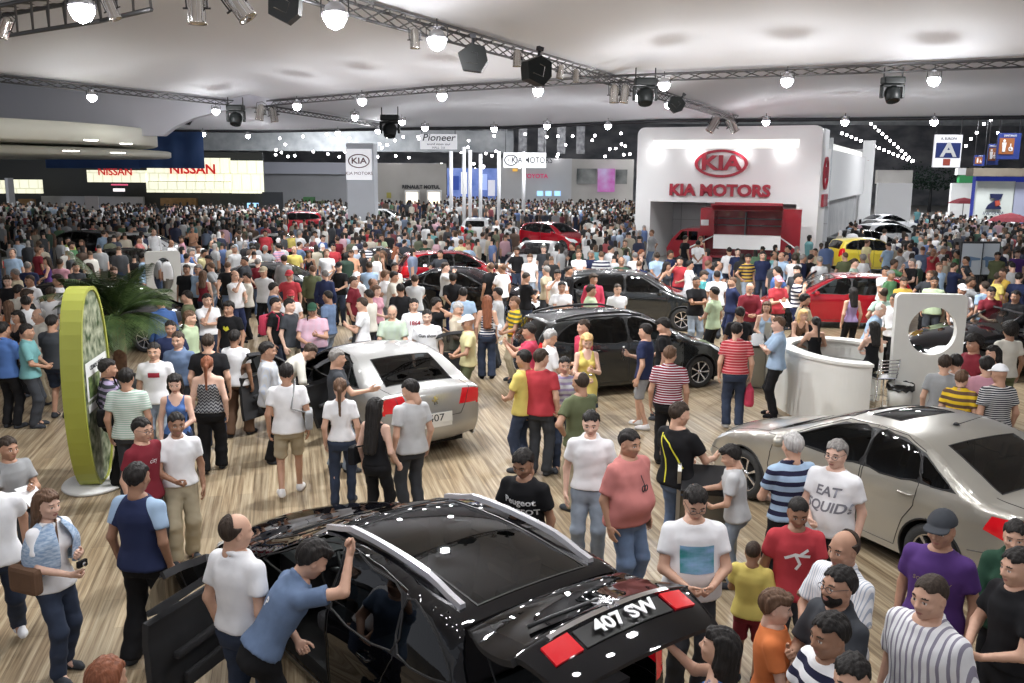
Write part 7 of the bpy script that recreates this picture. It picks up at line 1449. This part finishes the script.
# ------------------------------------------------------------------ visitors further back: shared figures, own clothes
rs = random.Random(11)
TPL = []
for kw, sh, bt in ((dict(), 'tee', 'jeans'), (dict(arms=('down', 'low'), hyaw=25), 'tee', 'jeans'), (dict(arms=('cross', 'cross')), 'tee', 'jeans'), (dict(arms=('hip', 'down'), hyaw=-25), 'polo', 'jeans'), (dict(arms=('fwd', 'low'), hpitch=20), 'tee', 'jeans'), (dict(stride=.4, arms=('swing', 'swingb')), 'tee', 'shorts'), (dict(build=1.22, belly=.06), 'polo', 'jeans'), (dict(arms=('down', 'down'), build=.9, hyaw=40), 'long', 'jeans'), (dict(arms=('back', 'back'), build=1.05), 'shirt', 'jeans'), (dict(arms=('face', 'low')), 'tee', 'jeans')):
    TPL.append((False, sh, bt, Person(low=True, res=.024, **kw), {}))
for kw, sh, bt in ((dict(arms=('down', 'low')), 'tank', 'slim'), (dict(arms=('low', 'fwd'), hyaw=-20), 'tight', 'slim'), (dict(arms=('hip', 'down'), hyaw=20), 'tank', 'jeans')):
    TPL.append((True, sh, bt, Person(low=True, res=.024, fem=True, h=1.66, **kw), {}))
GARM = dict(tee='t-shirt', polo='polo shirt', long='long-sleeved shirt', shirt='loose shirt', tank='sleeveless top', tight='fitted top')
HAIRW = dict(short='short', thick='thick', buzz='cropped', bald='receding', long='long', ponytail='tied-back', spiky='spiky', bun='pinned-up')
LM = [('the lime oval sign', 80, 330), ('the potted palm', 122, 330), ('the oval-holed panel', 166, 270), ('the dark stand on the far left', 60, 215), ('the silver saloon', 385, 370), ('the dark estate car', 620, 340), ('the red hatchback with pale-blue man', 465, 262), ('the glossy black saloon', 430, 285), ('the silver front-facing car', 520, 255), ('the tall red car', 548, 228), ('the tall white column', 361, 215), ('the red kiosk truck', 715, 235), ('the pavilion corner', 632, 240), ('the pavilion side wall', 830, 235), ('the yellow hatchback', 862, 250), ('the open red hatchback', 860, 300), ('the reception desk', 820, 350), ('the round-holed panel', 925, 330), ('the notice boards', 980, 240), ('the open-topped black car', 1000, 330), ('the red car by the partition', 303, 217), ('the glowing cream panels', 200, 200), ('the far information stand', 750, 340), ('the blank placard', 94, 225), ('the near information stand', 706, 500), ('the dark saloon nose at left centre', 290, 268)]
CROWD = []
def crowd(px, py, top, bot=None, rz=None, fem=None, h=None, tpl=None, pat=None, hair=None, hat=None, loc=None, lab=None):
    if fem is None: fem = rs.random() < .2
    if tpl is None: tpl = rs.choice([i for i, t in enumerate(TPL) if t[0] == fem])
    fem, sh, bt, P, me = TPL[tpl]; hh = h or (rs.uniform(1.56, 1.68) if fem else rs.uniform(1.68, 1.8)); sc = hh / P.h
    if rz is None: rz = rs.uniform(-180, 180)
    rr = R(rz)
    if loc is None:
        t = (P.HM @ Vector((0, -.01, .135))) * P.k * sc; c, s_ = math.cos(rr), math.sin(rr); w = at(px, py, t.z); loc = Vector((w.x - (t.x * c - t.y * s_), w.y - (t.x * s_ + t.y * c), 0))
    for (c_, f_, hl, hw) in CARBOX:
        d = Vector((loc.x - c_.x, loc.y - c_.y)); l = d.dot(f_); q = d.dot(Vector((-f_.y, f_.x)))
        if abs(l) < hl + .15 and abs(q) < hw + .2: loc = loc + Vector((-f_.y, f_.x, 0)) * ((hw + .22) * (1 if q > 0 else -1) - q)
    if len(PEOPLE) >= 322 or any((p[0] - loc).length < .36 for p in PEOPLE): return None
    bot = bot or rs.choice(['darkdenim', 'darkdenim', 'black', 'charcoal', 'paledenim', 'khaki', 'navy', 'denimblue']); hs = hair or (rs.choice(['long', 'ponytail', 'long']) if fem else rs.choice(['short', 'short', 'thick', 'buzz', 'short', 'bald'])); hc = rs.choice(['black', 'black', 'dark', 'dark', 'brown', 'grizzled'] if not fem else ['black', 'dark', 'brown', 'auburn'])
    sk = rs.choice(['light', 'tan', 'tan', 'brown', 'fair']); b = dress_up(P, loc, rr, sk, (sh, top, pat), (bt, bot), (hs, hc), rs.choice(['charcoal', 'black', 'white']), hat, 'x', meshes=me); b.scale = (sc,) * 3
    for c in b.children: pass
    PEOPLE.append((loc, word(top), px, py)); CROWD.append((b, fem, top, pat, sh, bot, hs, hc, hat, loc, px, py, rz, lab)); return b
MID = """651.5,229.6,grey;657,252,lightblue,0;671,250,navy,-140;680,256.5,red,150;686,235,black;701,236,darkred;698,240,white,0;729,247,white,0;738,248,navy;748.5,254,mustard,-160;763,251,navy,175;774.6,251,turquoise;786,252,lightblue;694,263.5,white,-90;703,268,teal,-120;709,260,denimblue;721.5,263,lightblue;732,276.5,navy,100;642,249,black;668,262,charcoal
517,247,black,-150;530,254,white,180;544,245,charcoal,170;572,242,black,90;571,262,black,-90;579,250,white,-170;591,250,navy;601.5,251,lightgrey,0;611,245,white,-60;621.5,256.5,darkgreen,150;625,239.6,olive;635,252,white,0;557.7,269.6,white,180;562,281,white,180;594,273.5,crimson,180;592,284,palegreen,-90;618,283.5,white,-170;626,279,lightblue,100;527.7,272,black,-60;503,261,white,-60;600,219.6,black;613,222.7,lightgrey;622,223.5,grey;627.7,204,yellow;506,215,navy;640,262,navy;548,262,khaki;535,270,denimblue
474,244,lightblue,140;432,229,turquoise,0;454,230,blue,180;470,224,green,0;497,220,white,180;503,215,black;461,239,paleyellow;468,235,red;453,272.7,black,0;415,274,lightgrey,0;395,262,offwhite;411.5,246,white;501.5,263,white;490,262,black;446,262,lightgrey;440,250,charcoal;483,232,lightgrey;489,226,navy;425,240,darkgreen;418,232,grey;405,232,lightblue;398,240,charcoal
315,231,white,180;291.5,231,yellow,0;300,230.5,white;323,235,blue;367.7,228,red;381.5,234,palegreen,-140;325,249,white,180;333,243.5,red,-170;350.8,249.6,peach,170;366,242,white,0;374.6,242,black;369,261,lightblue;386,270,white,-60;277.7,242.7,pink;293.8,245.8,yellow,180;309,250,black,180;312,265,olive,0;324.6,269.6,navy,0;338.5,262,black,170;356,272,white,150;373.8,278,black,-90;263,266.5,lightgrey,170;346,260,grey;337,236,darkred;345,228,pink;356,232,white;330,262,charcoal;350,268,khaki;382,250,black;392,240,white;302,240,denimblue;286,254,grey
192,226.5,peach,180;139,236,salmon,-90;222,231,lightgrey,-60;237.7,230,white;250,232,white,0;265,230,red,180;265.4,245,grey;253,246,white,-170;234.6,245,lightgrey;217.7,253.5,black,-90;227.7,261,black,0;235,270,white,-120;203,270,darkred,0;197.7,264,lightblue,150;186,264,black,180;179,265.8,darkgreen,-60;205,249,paleyellow;199,245,white;187,252.7,white;191.5,248,blue;144,252,lightblue,-90;212,240,navy;244,256,charcoal;210,262,grey;246,272,offwhite;258,258,darkred;170,240,white;181,236,pink;156,228,white
11.5,249,lightblue,180;67.7,237,lime,180;81,239.6,grey,170;92,239.6,green;103,230,lightblue,0;27.7,261,navy,0;46,256.5,purple;30,272,black,180;44.6,272,white,170;57.7,274,white;51.5,286.6,white,0;87.7,262.7,black,150;93.8,269.6,charcoal,-150;18.5,284,offwhite;27.7,289,black;4.6,290,yellow;130.8,225.8,grey,-60;110,229,white;118,232,brown;38,247,darkred;76,262,charcoal;60,258,pink;14,268,khaki;8,300,orange;25,295,white;38,290,charcoal;70,286,grey;11,297,paleyellow,150;32,295,black
840.7,222.6,black;850.7,224,white;860,223,lightblue;821.5,242.6,beige,0;815,248,khaki;811.5,254,black,-60;820,255.7,lightgrey,0;803.8,254,navy;794.6,254,white,0;781.5,252,lightblue;845,252,olive,0;868,239,paleyellow;880,263.4,white,-170;857.7,259,mint;863,254,white;777,266,blue;885,229,white;830,262,charcoal;790,262,charcoal;788,245,navy
905,262,green;912,258,black;920,266,teal;930,270,charcoal;940,262,lightblue;948,270,offwhite;955,262,navy;935,276,palegreen;945,278,beige;972,276,grey;1003,268,mustard;1012,262,lightgrey;1020,272,navy;998,252,olive;1006,246,white;1018,250,purple;900,248,lightgrey;910,243,white;923,246,denimblue;934,248,red;945,246,white;957,250,green;966,256,charcoal;1000,272,yellow;888,242,lightblue;896,236,white;909,232,navy;921,235,grey;933,233,white;946,235,olive;958,232,white;970,236,red;984,232,white;996,238,green;1008,232,lightgrey;1020,235,white;892,270,green,-150;905,277,mustard,180;917,283,navy;928,287,khaki;949,290,black;938,284,grey;958,272,blue;985,268,charcoal"""
PATS = {(601.5, 251.0): 'hwide', (366.0, 242.0): 'hwide', (748.5, 254.0): 'hwide', (250.0, 232.0): 'hl', (81.0, 239.6): 'zig', (277.7, 242.7): 'hl'}
for ln in MID.replace('\n', ';').split(';'):
    q = ln.split(','); x, y = float(q[0]), float(q[1]); fem = True if (x, y) in ((411.5, 246.), (309., 250.), (203., 270.), (821.5, 242.6), (46., 256.5), (87.7, 262.7), (81., 239.6)) else (None if len(q) < 4 and rs.random() < .3 else False)
    crowd(x, y, q[2], rz=float(q[3]) if len(q) > 3 else None, fem=fem, pat=PATS.get((x, y)), hat={(289., 0): 'red', (356., 272.): 'white', (338.5, 262.): 'black', (263., 266.5): 'khaki', (217.7, 253.5): 'black'}.get((x, y)), hair='none' if (x, y) in ((356., 272.), (338.5, 262.), (263., 266.5), (217.7, 253.5)) else None)
NCOL = ['white', 'white', 'white', 'lightgrey', 'grey', 'charcoal', 'black', 'black', 'navy', 'blue', 'lightblue', 'red', 'darkred', 'green', 'olive', 'khaki', 'beige', 'pink', 'teal', 'offwhite', 'brown', 'denimblue', 'charcoal', 'navy', 'black', 'grey']
def blocked(x, y):
    if y > 40 and (Vector((x, y, 0)) - PC).dot(PV) > .4 and (Vector((x, y, 0)) - PC).dot(PU) > -.6 and (Vector((x, y, 0)) - PC).dot(PU) < WP + .5 and (Vector((x, y, 0)) - PC).dot(PV) < 30: return True
    if (y > 59.5 and x > 30.5) or (y > 77.5 and 31 < x < 36) or (y > 77 and x > 38): return True
    return (Vector((x, y)) - Vector((-8.9, 56.5))).length < 1.7
CLEAR = [(515, 212, 584, 243), (455, 206, 502, 224), (376, 203, 430, 212), (285, 208, 322, 219), (495, 236, 545, 255), (418, 248, 500, 272), (832, 234, 892, 262), (862, 203, 915, 232), (50, 226, 108, 240), (145, 224, 205, 240), (0, 243, 40, 254), (440, 264, 480, 288), (590, 283, 690, 322), (800, 275, 905, 330), (700, 215, 800, 240), (655, 225, 700, 240)]
def clear(x, y): return any(a <= x <= c and b <= y <= d for a, b, c, d in CLEAR)
tries = 0
zones = [(0, 285, 200, 300, 1.2), (285, 520, 238, 292, 1.2), (500, 640, 240, 285, 1), (890, 1024, 200, 300, 1.4), (0, 60, 290, 330, .6)]
while len(CROWD) + 118 < 300 and tries < 6000:
    tries += 1; z = rs.choices(zones, [q[4] for q in zones])[0]; x = rs.uniform(z[0], z[1]); y = rs.uniform(z[2], z[3]); y = z[3] - (z[3] - y) ** 1.0; w = at(x, y, 1.6)
    if clear(x, y) or blocked(w.x, w.y) or (150 < x < 185 and 225 < y < 320) or (105 < x < 150 and 285 < y < 330) or w.y > 48: continue
    crowd(x, y, rs.choice(NCOL))
def near_lm(px, py):
    n, x, y = min(LM, key=lambda q: (q[1] - px) ** 2 + 2.2 * (q[2] - py) ** 2); dx, dy = px - x, py - y
    if abs(dx) > 14 and abs(dx) > 1.4 * abs(dy): return ('left of ' if dx < 0 else 'right of ') + n
    return ('beyond ' if dy < 0 else 'in front of ') + n
labs = {}
for q in CROWD:
    b, fem, top, pat, sh, bot, hs, hc, hat, loc, px, py, rz, lab = q; oth = sorted([p for p in PEOPLE if (p[0] - loc).length > .01], key=lambda p: (p[2] - px) ** 2 + (p[3] - py) ** 2)[0]; nbr = oth[1]
    col = word(top) + (' patterned' if pat else ''); base = '%s in %s %s' % ('woman' if fem else 'man', col, GARM[sh]); near = near_lm(px, py); sd = 'right' if px > oth[2] else 'left'
    cand = ['%s %s' % (base, near), '%s next to someone in %s, %s' % (base, nbr, near), '%s and %s trousers, %s' % (base, word(bot), near), '%s with %s hair, %s of someone in %s, %s' % (base, HAIRW.get(hs, 'capped'), sd, nbr, near)]
    labs.setdefault(cand[0], []).append((q, cand))
used_l = set()
for k, L in labs.items():
    for q, cand in L:
        opts = cand if len(L) == 1 else cand[1:]
        for c in opts:
            if c not in used_l and len(c.split()) <= 16: break
        else:
            for m_ in ('tallest', 'lower', 'upper', 'outer', 'inner'):
                c = '%s, %s one, %s' % (cand[1].split(',')[0], 'nearer' if q[11] > 250 else 'farther', cand[0].split(' ', 4)[-1]); c = ' '.join(c.split()[:16]); break
        if c in used_l:
            n_, x_, y_ = min(LM, key=lambda v: -((v[1] - q[10]) ** 2 + (v[2] - q[11]) ** 2) * 0 + abs(v[1] - q[10])); c = ' '.join(('%s with %s %s hair, below or above %s' % (cand[2].split(',')[0], word(q[7]), HAIRW.get(q[6], 'capped'), n_)).split()[:16])
        used_l.add(c); q[0]['label'] = c
# ------------------------------------------------------------------ the uncountable crowd behind them: one object
def lowpoly():
    F = Field((-.34, -.24, 0), (.34, .26, 1.8), .075); F.ell((0, 0, 1.63), (.09, .11, .13), 0); F.cap((0, 0, 1.35), (0, 0, 1.05), .17, .15, .02); F.cap((-.19, 0, 1.4), (-.24, .03, .9), .075, .06, .03); F.cap((.19, 0, 1.4), (.24, .03, .9), .075, .06, .03); F.cap((-.1, 0, .95), (-.11, 0, .06), .1, .08, .02); F.cap((.1, 0, .95), (.11, 0, .06), .1, .08, .02)
    V, Q = F.mesh(); c = V[Q].mean(1); part = np.where(c[:, 2] > 1.5, np.where((c[:, 2] > 1.63) | (c[:, 1] < -.01), 0, 1), np.where(c[:, 2] > .9, 2, 3)); part[(np.abs(c[:, 0]) > .2) & (c[:, 2] < 1.2)] = 1; return V, Q, part
LV, LQ, LP = lowpoly(); rn = np.random.RandomState(8); VS = []; QS = []; CS = []; off_ = 0; grid_ = {}
for p in PEOPLE: grid_.setdefault((int(p[0].x / .6), int(p[0].y / .6)), []).append((p[0].x, p[0].y))
cols = [CLOTH[c] for c in NCOL + ['black', 'charcoal', 'navy', 'brown', 'darkgreen', 'darkdenim', 'grey', 'charcoal', 'khaki']]; cols = [tuple(.7 * v + .3 * sum(c) / 3 for v in c) for c in cols]; skins = [(.6, .37, .27), (.45, .26, .18), (.3, .16, .1)]; hairs = [(.015, .012, .01)] * 5 + [(.08, .05, .03), (.3, .28, .26), (.7, .7, .7)]
npe = 0
for tr_i in range(15000):
    y = 27 + 84 * rn.rand() ** .8; x = (rn.rand() * 2 - 1) * y * .64
    px_, py_, _ = to_px((x, y, 1.7))
    if not (-30 < px_ < 1054) or blocked(x, y): continue
    dens_ = .95 if y > 40 else .62
    if px_ > 640 and px_ < 850 and y < 44: dens_ = .12
    if clear(px_, py_): continue
    if px_ < 285 and y > 70: continue
    if 285 <= px_ < 640 and y > (81 if px_ < 446 else 89 if px_ > 500 else 110): continue
    if rn.rand() > dens_: continue
    key = (int(x / .6), int(y / .6)); ok = True
    for a in (-1, 0, 1):
        for b in (-1, 0, 1):
            for q in grid_.get((key[0] + a, key[1] + b), ()):
                if (q[0] - x) ** 2 + (q[1] - y) ** 2 < .3: ok = False
    if not ok: continue
    for (c_, f_, hl, hw) in CARBOX:
        d = Vector((x - c_.x, y - c_.y))
        if abs(d.dot(f_)) < hl + .2 and abs(d.dot(Vector((-f_.y, f_.x)))) < hw + .25: ok = False; break
    if not ok: continue
    grid_.setdefault(key, []).append((x, y)); a = rn.rand() * 6.28; s_ = rn.uniform(.92, 1.04); c, s2 = math.cos(a), math.sin(a); v = LV * s_; v = np.stack([v[:, 0] * c - v[:, 1] * s2 + x, v[:, 0] * s2 + v[:, 1] * c + y, v[:, 2]], 1); VS.append(v); QS.append(LQ + off_); off_ += len(LV)
    pal = np.array([hairs[rn.randint(len(hairs))], skins[rn.randint(3)], cols[rn.randint(len(cols))], [(.02, .025, .04), (.03, .05, .1), (.15, .14, .12), (.01, .01, .01)][rn.randint(4)]]); CS.append(pal[LP]); npe += 1
me = np_mesh('crowd', np.concatenate(VS), np.concatenate(QS)); at_ = me.attributes.new('tint', 'FLOAT_COLOR', 'FACE'); cc = np.concatenate(CS); at_.data.foreach_set('color', np.concatenate([cc, np.ones((len(cc), 1))], 1).astype(np.float32).ravel())
mc = mat('crowd_clothes', (.5, .5, .5), .85); an = nn(mc, 'ShaderNodeAttribute', attribute_name='tint'); lk(mc, an, 'Color', bsdf(mc), 'Base Color'); me.materials.append(mc); o = link('crowd', me); tag(o, 'dense distant crowd of visitors filling the hall behind the cars', 'crowd', kind='stuff')
print('CROWD', len(CROWD), 'far', npe, 'people', len(PEOPLE))
